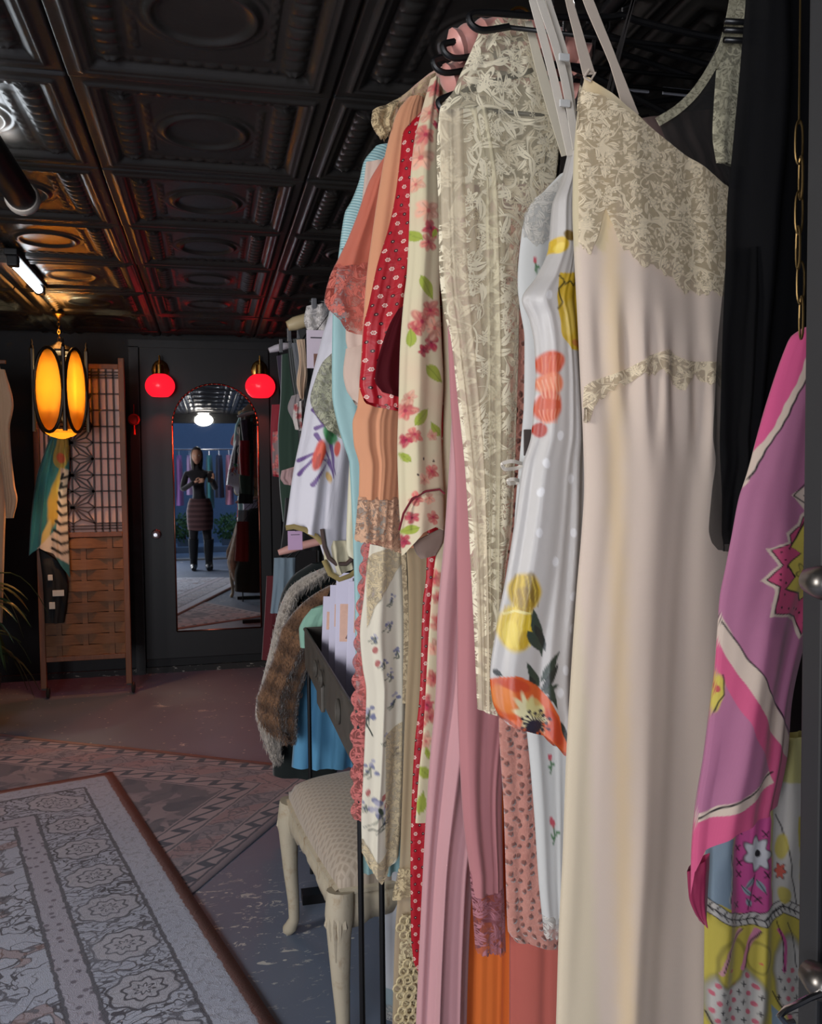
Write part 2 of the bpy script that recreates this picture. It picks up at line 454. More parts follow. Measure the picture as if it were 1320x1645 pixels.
def cloth(name, Y, L, R, mat, parent=None, top=None, bot=None, th=0.016, nf=3.0, fa=0.005, nu=40, nv=80, seed=0, nub=None,
          paint=None, base=None, scal=None, flare=0.6, pleat=0.0, lean=0.0, gather=None, arc=0.0, skip_back=False):
    """L, R, top, bot: outline knots measured at depth Y. The body is a closed flattened tube with
    folds running down it: nf folds of depth fa, stronger towards the hem."""
    def W(p): q = P(p[0], p[1], Y); return q[0], q[2]
    Lw = [W(p) for p in L]; Rw = [W(p) for p in R]
    XL = lambda z: herm(-z, [(-b, a) for a, b in Lw]); XR = lambda z: herm(-z, [(-b, a) for a, b in Rw])
    nub = nub or max(4, nu // 3)
    w = np.concatenate([np.linspace(0, 1, nu + 1), np.linspace(1, 0, nub + 1)[1:-1]])
    side = np.concatenate([-np.ones(nu + 1), np.ones(nub - 1)])
    def edge(lst, a, b, kk=1.0):
        if lst is None: return np.interp(w, [0, 1], [a, b])
        kn = []
        for p in lst:
            x, z = W(p); zz = np.array([z]); l, r = XL(zz)[0], XR(zz)[0]; ww = np.clip((x - l) / max(r - l, 1e-4), 0, 1)
            q = P(p[0], p[1], Y - kk * th * math.sin(PI * ww) ** .55 - lean * 0); kn.append((np.clip((q[0] - l) / max(r - l, 1e-4), 0, 1), q[2]))
        kn.sort(key=lambda k: k[0]); return np.interp(w, [k[0] for k in kn], [k[1] for k in kn])
    zt = edge(top, Lw[0][1], Rw[0][1], .64); zb = edge(bot, Lw[-1][1], Rw[-1][1])
    v = np.linspace(0, 1, nv + 1)
    Z = zt[None, :] * (1 - v[:, None]) + zb[None, :] * v[:, None]
    Wm = np.repeat(w[None, :], nv + 1, 0); V = np.repeat(v[:, None], len(w), 1); Sd = np.repeat(side[None, :], nv + 1, 0)
    l, r = XL(Z), XR(Z); wid = r - l
    Xc = l + wid * Wm
    ref = float(np.mean(wid))
    if scal:
        ph = Wm * ref / scal[0] * 2 * PI
        Z = Z - scal[1] * np.abs(np.sin(ph)) * (V > 1 - 1.5 / nv)
    shp = np.sin(PI * np.clip(Wm, 0, 1)) ** 0.55
    amp = fa * (1 - flare + flare * V) * np.minimum(1, 6 * np.minimum(Wm, 1 - Wm) + .15)
    r2 = np.random.default_rng(seed + 11)
    ph0, ph1, ph2 = r2.uniform(0, 6.28, 3)
    drift = wob(V * 3.0, seed + 3) * .35
    Wq = Wm + .07 * wob(Wm * 5.0 + V * 1.2, seed + 5) + .03 * wob(V * 4 + Wm * 2, seed + 6)
    am = .55 + .45 * wob(Wm * 7.0 + seed + V * 1.5, seed + 7)
    f = am * np.sin(2 * PI * nf * Wq + ph0 + drift * 2) + .5 * np.sin(2 * PI * nf * 1.43 * Wq + ph1 - drift * 3) + .16 * np.sin(2 * PI * nf * 3.1 * Wq + ph2 + V * 2)
    if pleat: f = f * (1 - pleat) + pleat * (2 * np.abs(((nf * 2 * Wm + drift * .3) % 1.0) - .5) * 3 - .75)
    if gather is not None:
        g0, gw, gn, ga = gather     # gathers under a seam: v position, width, count, depth
        f = f + ga / max(fa, 1e-4) * np.sin(2 * PI * gn * Wm + ph1) * np.exp(-((V - g0) / gw) ** 2)
    Yc = Y + Sd * th * shp * (.45 + .55 * np.minimum(V * 4 + .35, 1)) + amp * f + lean * V + arc * np.sin(PI * Wm)
    Xc = Xc + amp * .35 * np.cos(2 * PI * nf * Wm + ph1) * (shp > .3)
    ncol = len(w); n = (nv + 1) * ncol
    verts = np.stack([Xc, Yc, Z], -1).reshape(-1, 3)
    i = np.arange(nv)[:, None] * ncol; j = np.arange(ncol)[None, :]; j2 = (j + 1) % ncol
    faces = np.stack([i + j, i + j2, i + ncol + j2, i + ncol + j], -1).reshape(-1, 4)
    uvw = np.where(Sd < 0, Wm, 2 - Wm) * ref
    if mat.name in LACES: uvw = np.where(Sd < 0, Xc, Xc + .41)
    uvs = np.stack([uvw + seed * .37, Z + seed * .11], -1).reshape(-1, 2)
    cols = None
    if paint is not None:
        q = np.stack([Xc - 0 * Xc, np.full_like(Xc, Y), Z - CAM_H], -1).reshape(-1, 3)
        d = q @ FWD; qx = 660 + FPX * (q @ RGT) / d; qy = 822.5 - FPX * (q @ UPV) / d
        pt = Paint(qx, qy, base); paint(pt); cols = pt.c
    me = bpy.data.meshes.new(name); me.from_pydata(verts.tolist(), [], faces.tolist())
    return finish(name, me, mat, parent, True, uvs, cols)
def ribbon(name, pts, width, mat, parent=None, th=0.0012, side=None, n=6):
    "a flat strap through 3-D points, with thickness"
    pts = [Vector(p) for p in pts]
    t = np.linspace(0, 1, max(2, (len(pts) - 1) * n) + 1); k = np.linspace(0, 1, len(pts))
    q = [Vector([float(herm(np.array([s]), list(zip(k, [p[a] for p in pts])))[0]) for a in range(3)]) for s in t]
    V = []; F = []
    for i, p in enumerate(q):
        tg = (q[min(i + 1, len(q) - 1)] - q[max(i - 1, 0)]).normalized()
        sd = Vector(side) if side else Vector((1, 0, 0)); sd = (sd - tg * sd.dot(tg)).normalized(); nm = tg.cross(sd)
        wd = width if not hasattr(width, '__len__') else float(np.interp(t[i], np.linspace(0, 1, len(width)), width))
        for a, b in ((-1, -1), (1, -1), (1, 1), (-1, 1)): V.append(p + sd * (a * wd / 2) + nm * (b * th / 2))
    for i in range(len(q) - 1):
        for j in range(4): F.append((i * 4 + j, i * 4 + (j + 1) % 4, i * 4 + 4 + (j + 1) % 4, i * 4 + 4 + j))
    F.append((3, 2, 1, 0)); e = (len(q) - 1) * 4; F.append((e, e + 1, e + 2, e + 3))
    uv = [(v.x + v.y, v.z) for v in V]
    return mesh_obj(name, V, F, mat, parent, False, uvs=uv)
def garment(name, label, cat, Y, px, group=None):
    "an Empty at the hem that parents the pieces of one garment"
    b = P(px[0], px[1], Y); return empty(name, (b[0], b[1], max(b[2], 0.02)), 0, label, cat, group)
# ------------------------------------------------------------------ the room
X0, X1, Y0, Y1, ZC = -2.3, 1.28, -1.75, 5.95, 2.25
def struct(name, mb, mat, parent=None, smooth=False):
    o = mb.build(name, mat, parent, smooth)
    if parent is None: o['kind'] = 'structure'
    return o
def mk_floor(T):
    o = T.obj()
    n = T.noise(o, 2.2, 4); s = T.noise(o, 40, 4, .7)
    base = T.mix(n, tuple(lin((90, 100, 118))), tuple(lin((116, 127, 147))))
    ch = T.noise(T.scale(o, (1, 2.2, 1)), 7, 6, .75, 1.2)
    patch = T.noise(T.vm('ADD', o, (4.2, 1.1, 0)), .9, 2)
    near = T.vm('DISTANCE', T.scale(o, (1, .7, 1)), (.06, 1.72, 0)).step(.42, .08)
    chip = (ch.step(.625, .64) * patch.step(.50, .58)).max(T.noise(T.scale(o, (1, 2.0, 1)), 17, 5, .75, 1.0).step(.60, .615) * near)
    d, c, p = T.voro(T.scale(o, (1, 1.6, 1)), 5.0); speck = d.step(.035, .02)
    msk = chip.max(speck)
    col = T.mix(msk, base, tuple(lin((196, 196, 192))))
    return dict(color=col, rough=T.math('MULTIPLY_ADD', n, .2) if False else n * .25 + .38, spec=.4, normal=T.bump(s * .3 + msk * .6, .25, .002))
m_floor = M('painted_concrete', mk_floor)
m_black = plain('black_wall_paint', (26, 26, 29), .55, spec=.3, grain=.2, gs=5, bump=.15, bs=60)
m_blackg = plain('black_gloss_paint', (22, 22, 25), .45, spec=.35, grain=.15, gs=4, bump=.1, bs=25)
m_blue = plain('blue_grey_plaster', (96, 112, 130), .8, grain=.1)
struct('floor', MB().box(((X0 + X1) / 2, (Y0 + Y1) / 2, -.05), (X1 - X0 + .3, Y1 - Y0 + .3, .1)), m_floor)
struct('wall_back', MB().box(((X0 + X1) / 2, Y1 + .08, ZC / 2), (X1 - X0 + .3, .16, ZC + .2)), m_black)
struct('wall_right', MB().box((X1 + .06, (Y0 + Y1) / 2, ZC / 2), (.12, Y1 - Y0, ZC + .1)), m_black)
# left wall with the side window; an unseen partition is added to cut off its light
wl = MB()
wl.box((X0 - .06, (Y0 + .6) / 2, ZC / 2), (.12, .6 - Y0, ZC)); wl.box((X0 - .06, (1.32 + Y1) / 2, ZC / 2), (.12, Y1 - 1.32, ZC))
wl.box((X0 - .06, .96, .475), (.12, .72, .95)); wl.box((X0 - .06, .96, ZC - .04), (.12, .72, .10))
struct('wall_left', wl, m_black)
wf = MB().box((X0 - .02, .96, .96), (.10, .8, .035)).box((X0 - .02, .96, 2.17), (.05, .74, .03)).box((X0 - .02, .61, 1.56), (.05, .03, 1.2)).box((X0 - .02, 1.31, 1.56), (.05, .03, 1.2))
struct('window_1', wf, m_black)
struct('added_partition', MB().box((-1.66, 2.86, ZC / 2), (.10, .10, ZC)).box((-1.66, (2.9 + Y1) / 2, ZC / 2), (.08, Y1 - 2.9, ZC)), m_black)
# open shop front behind the camera
we = MB().box((X0 + .06, Y0 - .06, ZC / 2), (.12, .12, ZC)).box(((.75 + X1) / 2, Y0 - .06, ZC / 2), (X1 - .75, .12, ZC)).box(((X0 + .75) / 2, Y0 - .06, 2.18), (.75 - X0, .12, .14)).box((-.88, Y0 - .06, ZC / 2), (.10, .10, ZC))
struct('wall_front', we, m_black)
struct('trim_1', MB().box(((X0 + .75) / 2, Y0 - .06, .012), (.75 - X0, .14, .024)), plain('worn_sill', (120, 124, 130), .6))
# porch outside
m_pave = plain('blue_paving', (112, 126, 140), .8, grain=.15, gs=6, bump=.2)
struct('pavement', MB().box((-.1, -4.0, -.05), (9, 4.2, .1)), m_pave)
struct('porch_wall', MB().box((-.1, -5.2, 1.5), (9, .15, 3.0)), m_blue)
struct('kerb', MB().box((-.1, -3.1, .05), (5, .14, .10), bev=.012), m_pave)

# ---- embossed tin ceiling
TS = 0.61
def tile_height(x, y):
    "relief of one pressed tile; x, y in -.5...5 of the tile side; positive hangs down"
    ax, ay = np.abs(x), np.abs(y); e = np.maximum(ax, ay); h = np.zeros_like(x)
    sm = lambda a, b, t: np.clip((t - a) / (b - a), 0, 1) ** 2 * (3 - 2 * np.clip((t - a) / (b - a), 0, 1))
    h += -.020 * sm(.492, .500, e)                                   # joint
    ringf = lambda c, w, k: k * np.exp(-((e - c) / w) ** 2)
    h += ringf(.435, .010, .008) + ringf(.412, .007, .005)
    h += -.014 * sm(.40, .375, e)                                    # sunk field
    xb = (ax > .285) & (ax < .372) & (ay < .36)
    # gadrooned side bands: fat rounded ribs, rounded across the band
    u = (ax - .3285) / .046
    rib = np.abs(np.sin(PI * (y * 13.0))) ** .6
    band = np.where(np.abs(u) < 1, np.sqrt(np.clip(1 - u * u, 0, 1)), 0) * (ay < .335)
    h += band * (.006 + .009 * rib)
    h += .003 * np.exp(-((ax - .278) / .004) ** 2) * (ay < .34)
    # dashes rail
    dash = (np.abs(ax - .235) < .009) & (ay < .25)
    h += np.where(dash, .004, 0) + np.where((np.abs(ax - .235) < .004) & (ay < .25) & (np.sin(y * 95) > 0), -.003, 0)
    h += .004 * np.exp(-(((ax - .235) ** 2 + (ay - .255) ** 2) / .00025))
    # top and bottom pearl rows
    pe = (np.abs(ay - .345) < .016) & (ax < .27)
    h += np.where(pe, .005 * np.abs(np.sin(PI * x * 16)) ** .7, 0)
    # corner leaves
    cx, cy = ax - .325, ay - .345; rr = np.hypot(cx, cy)
    h += .009 * np.exp(-(rr / .03) ** 2) * (1 + .6 * np.cos(6 * np.arctan2(cy, cx)))
    # medallion ring
    r = np.hypot(x, y)
    h += .012 * np.exp(-((r - .175) / .017) ** 2) + .004 * np.exp(-((r - .215) / .010) ** 2)
    h += .003 * np.exp(-((r - .10) / .05) ** 2) * 0
    return h * .85
def tile_mesh(n):
    g = np.linspace(-.5, .5, n + 1); gx, gy = np.meshgrid(g, g)
    h = tile_height(gx, gy)
    v = np.stack([gx * TS, gy * TS, -h], -1).reshape(-1, 3)
    i = np.arange(n)[:, None] * (n + 1); j = np.arange(n)[None, :]
    f = np.stack([i + j, i + n + 1 + j, i + n + 2 + j, i + j + 1], -1).reshape(-1, 4)
    me = bpy.data.meshes.new('ceiling_tile'); me.from_pydata(v.tolist(), [], f.tolist())
    me.polygons.foreach_set('use_smooth', [True] * len(me.polygons)); return me
def mk_tin(T):
    o = T.obj(); n = T.noise(o, 9, 4); r = T.geo_rand()
    base = T.mix(n, tuple(lin((32, 31, 30))), tuple(lin((48, 46, 44))))
    return dict(color=base, rough=n * .16 + .23 + r * .06, spec=.55, metal=.0, normal=T.bump(T.noise(o, 45, 3), .12, .004))
m_tin = M('black_painted_tin', mk_tin)
ceil = struct('ceiling', MB().box(((X0 + X1) / 2, (Y0 + Y1) / 2, ZC + .08), (X1 - X0 + .3, Y1 - Y0 + .3, .1)), m_black)
t_fine, t_mid = tile_mesh(128), tile_mesh(72)
for mm in (t_fine, t_mid): mm.materials.append(m_tin)
SX, SY = -0.301, 2.121
for a in range(-4, 3):
    for b in range(-7, 7):
        cx, cyy = SX + (a + .5) * TS, SY + (b + .5) * TS
        if cx < X0 - .3 or cx > X1 + .3 or cyy < Y0 - .3 or cyy > Y1 + .3: continue
        vis = a in (-2, -1, 0, 1) and -3 <= b <= 2
        o = bpy.data.objects.new('ceiling_tile', t_fine if vis else t_mid); COL.objects.link(o)
        o.parent = ceil; o.location = (cx, cyy, ZC + .004 * rng.uniform(-1, 1))
        o.rotation_euler = (rng.uniform(-.006, .006), rng.uniform(-.006, .006), 0)
# baseboard with chipped paint under the door
def mk_chip(T):
    o = T.obj(); n = T.noise(T.scale(o, (1, 1, 2)), 22, 5, .7)
    return dict(color=T.mix(n.step(.60, .64), tuple(lin((34, 33, 34))), tuple(lin((150, 145, 138)))), rough=.7)
struct('baseboard_back', MB().box(((X0 + X1) / 2, Y1 - .012, .02), (X1 - X0, .024, .04)), M('chipped_black_base', mk_chip))

# ---- door with the arched mirror
DY = Y1 - .02
dl, dr_ = P(229, 800, DY)[0], .40
dt = P(310, 559, DY)[2]
door = empty('door_1', ((dl + dr_) / 2, DY, 0)); door['kind'] = 'structure'
MB().box(((dl + dr_) / 2, DY + .005, (dt + .05) / 2 + .03), (dr_ - dl, .03, dt - .08), bev=.004).build('door_leaf', m_blackg, door)
MB().box((dl - .035, DY + .005, dt / 2), (.06, .05, dt)).build('door_jamb', m_blackg, door)
MB().box((dr_ + .035, DY + .005, dt / 2), (.06, .05, dt)).build('door_jamb', m_blackg, door)
MB().box(((dl + dr_) / 2, DY + .005, dt + .02), (dr_ - dl + .13, .05, .05)).build('door_head', m_blackg, door)
m_glassk = plain('crystal', (235, 235, 240), .05, spec=.6, trans=.85, ior=1.5)
m_chrome = plain('chrome', (205, 205, 208), .18, metal=1.0)
kx, _, kz = P(251, 858, DY)
kb = MB().lathe([(.030, 0), (.032, -.004), (.024, -.012), (.010, -.014), (.010, -.03)], (kx, DY - .012, kz), 20, 'y').build('knob_plate', m_chrome, door, True)
MB().lathe([(.012, -.028), (.024, -.034), (.029, -.048), (.024, -.062), (.012, -.070)], (kx, DY - .012, kz), 12, 'y').build('door_knob', plain('crystal_knob', (225, 225, 230), .12, metal=.8), door)
# mirror: arched sheet with a thin copper rim
ml, mr = P(281, 860, DY - .02)[0], P(417, 860, DY - .02)[0]
mb_, mt_ = P(350, 1011, DY - .02)[2], P(345, 617, DY - .02)[2]
rad = (mr - ml) / 2; xc = (ml + mr) / 2
def arch(l, r, b, t, n=28):
    R_ = (r - l) / 2; c = (l + r) / 2
    return [(l, b), (r, b)] + [(c + R_ * math.cos(PI * i / n), t - R_ + R_ * math.sin(PI * i / n)) for i in range(n + 1)]
mir = empty('arched_mirror', (xc, DY - .02, mb_), 0, 'tall arched mirror with a thin copper rim fixed to the black door', 'mirror')
m_mirror = plain('mirror_silver', (225, 228, 230), .015, metal=1.0, grain=0.0)
m_copper = plain('copper_rim', (150, 96, 80), .3, metal=1.0)
MB().prism(arch(ml, mr, mb_, mt_), DY - .020, DY - .012).build('mirror_glass', m_mirror, mir)
pts = arch(ml, mr, mb_, mt_); pts = pts + [pts[0]]
rim = MB()
for i in range(len(pts) - 1):
    a, b = pts[i], pts[i + 1]
    if a == b: continue
    rim.tube([(a[0], DY - .018, a[1]), (b[0], DY - .018, b[1])], .006, 6)
rim.build('mirror_rim', m_copper, mir, True)
# ------------------------------------------------------------------ rugs
def rug(name, label, corner, ux, uy, wx, wy, th, mat, group=None):
    "corner: outer corner; ux, uy: edge directions; uv in metres from that corner"
    ux, uy = Vector((*ux, 0)).normalized(), Vector((*uy, 0)).normalized(); c = Vector((*corner, 0))
    nx, ny = max(2, int(wx / .05)), max(2, int(wy / .05)); V = []; UV = []; F = []
    r = np.random.default_rng(5)
    for j in range(ny + 1):
        for i in range(nx + 1):
            p = c + ux * (wx * i / nx) + uy * (wy * j / ny)
            V.append((p.x, p.y, th + .0012 * math.sin(p.x * 9 + p.y * 4))); UV.append((wx * i / nx, wy * j / ny))
    k = nx + 1
    for j in range(ny):
        for i in range(nx): F.append((j * k + i, j * k + i + 1, (j + 1) * k + i + 1, (j + 1) * k + i))
    n0 = len(V)
    bord = [i for i in range(nx + 1)] + [j * k + nx for j in range(1, ny + 1)] + [ny * k + i for i in range(nx - 1, -1, -1)] + [j * k for j in range(ny - 1, 0, -1)]
    for b in bord: V.append((V[b][0], V[b][1], 0.001)); UV.append(UV[b])
    m_ = len(bord)
    for q in range(m_): F.append((bord[q], n0 + q, n0 + (q + 1) % m_, bord[(q + 1) % m_]))
    o = mesh_obj(name, V, F, mat, None, True, uvs=UV); return tag(o, label, 'rug')
def mk_rug1(T):
    u = T.uv(); x, y, _ = T.sep(u)
    g = T.noise(u, 3, 3); pile = T.noise(u, 320, 2, .6)
    jit = (T.noise(u, 34, 2) - .5) * .016
    e = (x + jit).min(y + jit)                          # distance from the two edges in view
    pale = T.mix(g, tuple(lin((160, 168, 192))), tuple(lin((194, 200, 218))))
    dark = tuple(lin((58, 56, 70))); lilac = tuple(lin((164, 156, 172)))
    w = T.vm('ADD', u, T.scale(T.vm('SUBTRACT', T.noise(u, 9, 2, color=True), (.5, .5, .5)), .05))
    fine = T.lines(T.scale(w, (1, 1.5, 1)), 19, .040, 1.2, .3); fine2 = T.lines(T.vm('ADD', T.scale(w, (1, 1.7, 1)), (5, 2, 0)), 26, .040, 1.2, .3); wear = T.noise(u, 5, 3).step(.30, .62)
    # rosettes every 30 cm along the border
    along = (x > y) * 1.0
    s1 = T.math('MAXIMUM', x, y); cell = (s1 / .24 + .3).fract() - .5; ax = cell * .24; ay = e - .245
    rr = (ax * ax + ay * ay * .8).sqrt(); th = T.atan2(ay, ax); rad = (th * 8.0).cos() * .006 + rr
    ros = ((rad - .018).abs()).step(.005, .002) + ((rad - .045).abs()).step(.006, .002) + ((rad - .080).abs()).step(.006, .002)
    rin = rr.step(.085, .075)
    inb = e.step(.138, .142) * e.step(.352, .348); inf = e.step(.436, .440); guard = e.step(.356, .36) * e.step(.434, .430)
    lineb = (fine.max(fine2 * .8) * (1 - rin * .75)).max(ros.min(1))
    col = T.mix(lineb * inb * (wear * .25 + .75), pale, dark)
    col = T.mix(rin * inb * (1 - lineb) * .35, col, tuple(lin((186, 176, 180))))
    f3 = T.lines(T.vm('ADD', w, (9, 4, 0)), 12, .024, 1.6, .6); f4 = T.lines(T.vm('ADD', w, (2, 14, 0)), 21, .030, 1.6, .6)
    zone = T.noise(T.vm('ADD', u, (4, 4, 0)), 4.2, 2).step(.46, .52)
    col = T.mix((f3.max(f4 * zone)) * inf * (wear * .25 + .72), col, dark)
    rust = T.noise(T.vm('ADD', w, (1, 6, 0)), 6.0, 2, .5, .8).step(.60, .63)
    col = T.mix(rust * inf * .55, col, tuple(lin((150, 112, 104))))
    col = T.mix(((T.noise(T.vm('ADD', w, (1, 6, 0)), 6.0, 2, .5, .8) - .615).abs()).step(.016, .007) * inf * .75, col, dark)
    d, cc, pp = T.voro(u, 24, .75); dabs = d.step(.24, .13)
    col = T.mix(guard * .6, col, lilac); col = T.mix(dabs * guard * .75, col, tuple(lin((76, 66, 84))))
    for a in (.139, .353, .436): col = T.mix(((e - a).abs()).step(.008, .004) * .9, col, dark)
    col = T.mix((e.step(.048, .052) * e.step(.136, .132)) * T.noise(T.scale(u, (1, 1, 1)), 46, 2).step(.55, .60) * .4, col, tuple(lin((120, 118, 134))))
    col = T.mix(e.step(.040, .035), col, T.mix(pile, tuple(lin((118, 70, 64))), tuple(lin((160, 104, 94)))))
    col = T.mix(pile.step(.35, .7) * .30, col, tuple(lin((104, 104, 116))))
    return dict(color=col, rough=.95, spec=.1, sheen=.25, normal=T.bump(pile + fine * .3, .6, .004))
def mk_rug2(T):
    u = T.uv(); x, y, _ = T.sep(u)
    pile = T.noise(u, 300, 2, .6); g = T.noise(u, 4, 3)
    wx_ = x + (T.noise(u, 26, 2) - .5) * .012; wy_ = y + (T.noise(u, 30, 2) - .5) * .012
    e = wx_.min(wy_)
    pale = T.mix(g, tuple(lin((150, 134, 142))), tuple(lin((182, 166, 172)))); navy = tuple(lin((66, 70, 88))); rose = tuple(lin((150, 112, 116)))
    along = (x - y).abs()
    zig = (((along * 9).fract() - .5).abs() * 2)
    col = pale
    b1 = e.step(.03, .035) * e.step(.10, .095); b2 = e.step(.115, .12) * e.step(.24, .235); b3 = e.step(.255, .26) * e.step(.345, .34); fld = e.step(.36, .365)
    col = T.mix((((e - .065 - (zig - .5) * .045).abs()).step(.016, .009)) * b1, col, navy)
    f = T.lines(u, 13, .05, 2, 1.0); pt, c, r = T.petals(u, 8, 6, .38, .6)
    col = T.mix(b2 * .55, col, T.mix(((along * 3.2).fract() - .5).step(-.05, .05), rose, tuple(lin((104, 108, 124)))))
    col = T.mix(pt * b2 * .6, col, pale); col = T.mix(f * b2 * .55, col, navy)
    col = T.mix((((e - .30 - (zig - .5) * .055).abs()).step(.018, .010)) * b3, col, navy)
    col = T.mix(fld * .9, col, navy)
    big = T.lines(T.vm('ADD', u, (3, 1, 0)), 4.0, .12, 2, .8); n2 = T.noise(u, 7, 3, .6, .8).step(.50, .56)
    col = T.mix(fld * n2 * .75, col, pale); col = T.mix(fld * big * .5, col, tuple(lin((120, 112, 122))))
    for a in (.03, .108, .247, .352): col = T.mix(((e - a).abs()).step(.006, .003) * .8, col, navy)
    col = T.mix(pile * .3, col, tuple(lin((84, 80, 90))))
    return dict(color=col, rough=.95, spec=.1, sheen=.2, normal=T.bump(pile, .6, .003))
c1 = PZ(180, 1243, 0); c2 = PZ(441, 1645, 0); d1 = (c2 - c1)[:2]; d1 /= np.linalg.norm(d1); lf = PZ(0, 1268, 0) - c1; lf = lf[:2] / np.linalg.norm(lf[:2])
perp = np.array([d1[1], -d1[0]])
if perp[0] > 0: perp = -perp
rug('area_rug', 'large pale blue-grey patterned rug with a rust edge nearest the camera', c1[:2], perp, d1, 2.0, 3.3, .011, M('rug_pale', mk_rug1))
e1 = np.array([-.856, .517]); e2 = np.array([-.517, -.856])
rug('runner_rug', 'smaller rose and navy patterned rug lying under the large rug', (.521, 3.753), e1, e2, 2.0, 1.6, .007, M('rug_rose', mk_rug2))

# ------------------------------------------------------------------ wall sconces with red glass globes
m_brass = plain('aged_brass', (176, 138, 74), .28, metal=1.0)
def mk_redglass(T):
    g = T.obj(); x, y, z = T.sep(g)
    return dict(color=tuple(lin((205, 24, 34))), rough=.25, spec=.5, emit=tuple(lin((255, 22, 40))), emit_s=1.5, trans=0.0)
m_red = M('red_glass_lit', mk_redglass)
def sconce(px, py, label):
    q = P(px, py, DY - .10); zc = q[2]; x = q[0]; y = q[1]
    t = empty('wall_sconce', (x, Y1 - .02, zc + .12), 0, label, 'lamp', 'sconces beside the mirror')
    R_ = P(px + 24, py, y)[0] - x
    pr = [(R_ * math.sin(a), R_ * .88 * math.cos(a)) for a in np.linspace(.42, 2.55, 18)]
    MB().lathe(pr, (x, y, zc), 28).build('lamp_shade', m_red, t, True)
    gal = MB().lathe([(R_ * .42, R_ * .70), (R_ * .44, R_ * .78), (R_ * .30, R_ * .85), (R_ * .26, R_ * 1.45), (.008, R_ * 1.5)], (x, y, zc), 20); gal.build('shade_holder', m_brass, t, True)
    MB().lathe([(.055, 0), (.055, -.012), (.048, -.018), (.02, -.022)], (x, Y1 - .035, zc + R_ * 1.15), 24, 'y', sy=1.25).build('back_plate', m_brass, t, True)
    arm = [(x, Y1 - .05, zc + R_ * 1.3)] + [(x, y + (Y1 - .06 - y) * math.cos(a) * .9, zc + R_ * 1.35 + .07 * math.sin(a)) for a in np.linspace(.2, PI / 2, 7)] + [(x, y, zc + R_ * 1.4)]
    MB().tube(arm, .006, 8).build('arm', m_brass, t, True)
    spot_light('sconce_light', (x, y, zc - R_ * .70), (x, y - .35, 0), 36.0, (1.0, .10, .05), 2.1, .8, .04)
    return t
sconce(257, 620, 'brass wall sconce with red glass globe left of the mirror')
sconce(418, 621, 'brass wall sconce with red glass globe right of the mirror')

# ------------------------------------------------------------------ small red hanging charm on the wall
CHY = Y1 - .062
ch = P(215, 674, CHY)
t = empty('hanging_charm', (ch[0], CHY, ch[2]), 0, 'small round red hanging charm with tassel on black wall', 'ornament')
m_charm = plain('red_lacquer', (190, 44, 36), .45)
MB().lathe([(.038, 0), (.038, -.012), (.028, -.016), (.026, -.010), (.012, -.012)], (ch[0], CHY + .010, ch[2]), 20, 'y').build('disc', m_charm, t, True)
MB().tube([(ch[0], CHY, ch[2] + .035), (ch[0], CHY + .012, ch[2] + .10)], .002, 5).build('cord', m_charm, t)
MB().tube([(ch[0], CHY, ch[2] - .035), (ch[0], CHY, ch[2] - .10)], [.005, .010], 8).build('tassel', m_charm, t)

# ------------------------------------------------------------------ folding-screen panel on casters
SYD = 5.44
def mk_wood(T):
    o = T.obj(); g = T.noise(T.scale(o, (9, 9, 1.0)), 6, 4, .6, .5)
    return dict(color=T.mix(g, tuple(lin((88, 52, 34))), tuple(lin((132, 82, 54)))), rough=.5, spec=.35, normal=T.bump(g, .15, .002))
m_wood = M('walnut_wood', mk_wood)
def mk_strip(T):
    o = T.obj(); g = T.noise(T.scale(o, (1, 9, 14)), 7, 3, .6, .4); r = T.geo_rand()
    c = T.mix(g, tuple(lin((96, 60, 38))), tuple(lin((140, 94, 60)))); return dict(color=T.mulc(c, T.comb(r * .35 + .75, r * .35 + .75, r * .35 + .75)), rough=.55, spec=.3)
m_strip = M('woven_wood_strip', mk_strip)
m_paper = plain('rice_paper', (232, 204, 194), .9, grain=.06, gs=14, translucent=.35)
sl, sr = P(66, 800, SYD)[0] - .015, P(200, 800, SYD)[0]
ztop = P(190, 578, SYD)[2]; zlat_t = P(160, 592, SYD)[2]; zlat_b = P(170, 855, SYD)[2]; zpan_b = P(160, 1055, SYD)[2]
scr = empty('room_screen', ((sl + sr) / 2, SYD, 0), 0, 'walnut screen with geometric lattice top and woven lower panel', 'room screen')
pw = .034
for x, zt_ in ((sl, ztop - .03), (sr, ztop + .01)):
    MB().box((x, SYD, (zt_ + .06) / 2), (pw, .03, zt_ - .06), bev=.004).build('post', m_wood, scr)
for z_, h_ in ((zlat_t + .012, .03), (zlat_b - .012, .03), (zpan_b, .03)):
    MB().box(((sl + sr) / 2, SYD, z_), (sr - sl - pw, .024, h_), bev=.003).build('rail', m_wood, scr)
MB().box(((sl + sr) / 2, SYD + .006, (zlat_t + zlat_b) / 2), (sr - sl - pw, .003, zlat_t - zlat_b)).build('paper_panel', m_paper, scr)
m_slat = plain('dark_lattice', (58, 34, 26), .55)
lx0, lx1 = sl + pw / 2, sr - pw / 2; W_ = lx1 - lx0; yS = SYD - .006
def slat(a, b, w=.0085):
    dx, dz = b[0] - a[0], b[1] - a[1]; L_ = math.hypot(dx, dz)
    if L_ < 1e-4: return
    nx, nz = -dz / L_ * w / 2, dx / L_ * w / 2
    MB().prism([(a[0] + nx, a[1] + nz), (b[0] + nx, b[1] + nz), (b[0] - nx, b[1] - nz), (a[0] - nx, a[1] - nz)], yS - .006, yS + .006).build('lattice_slat', m_slat, scr)
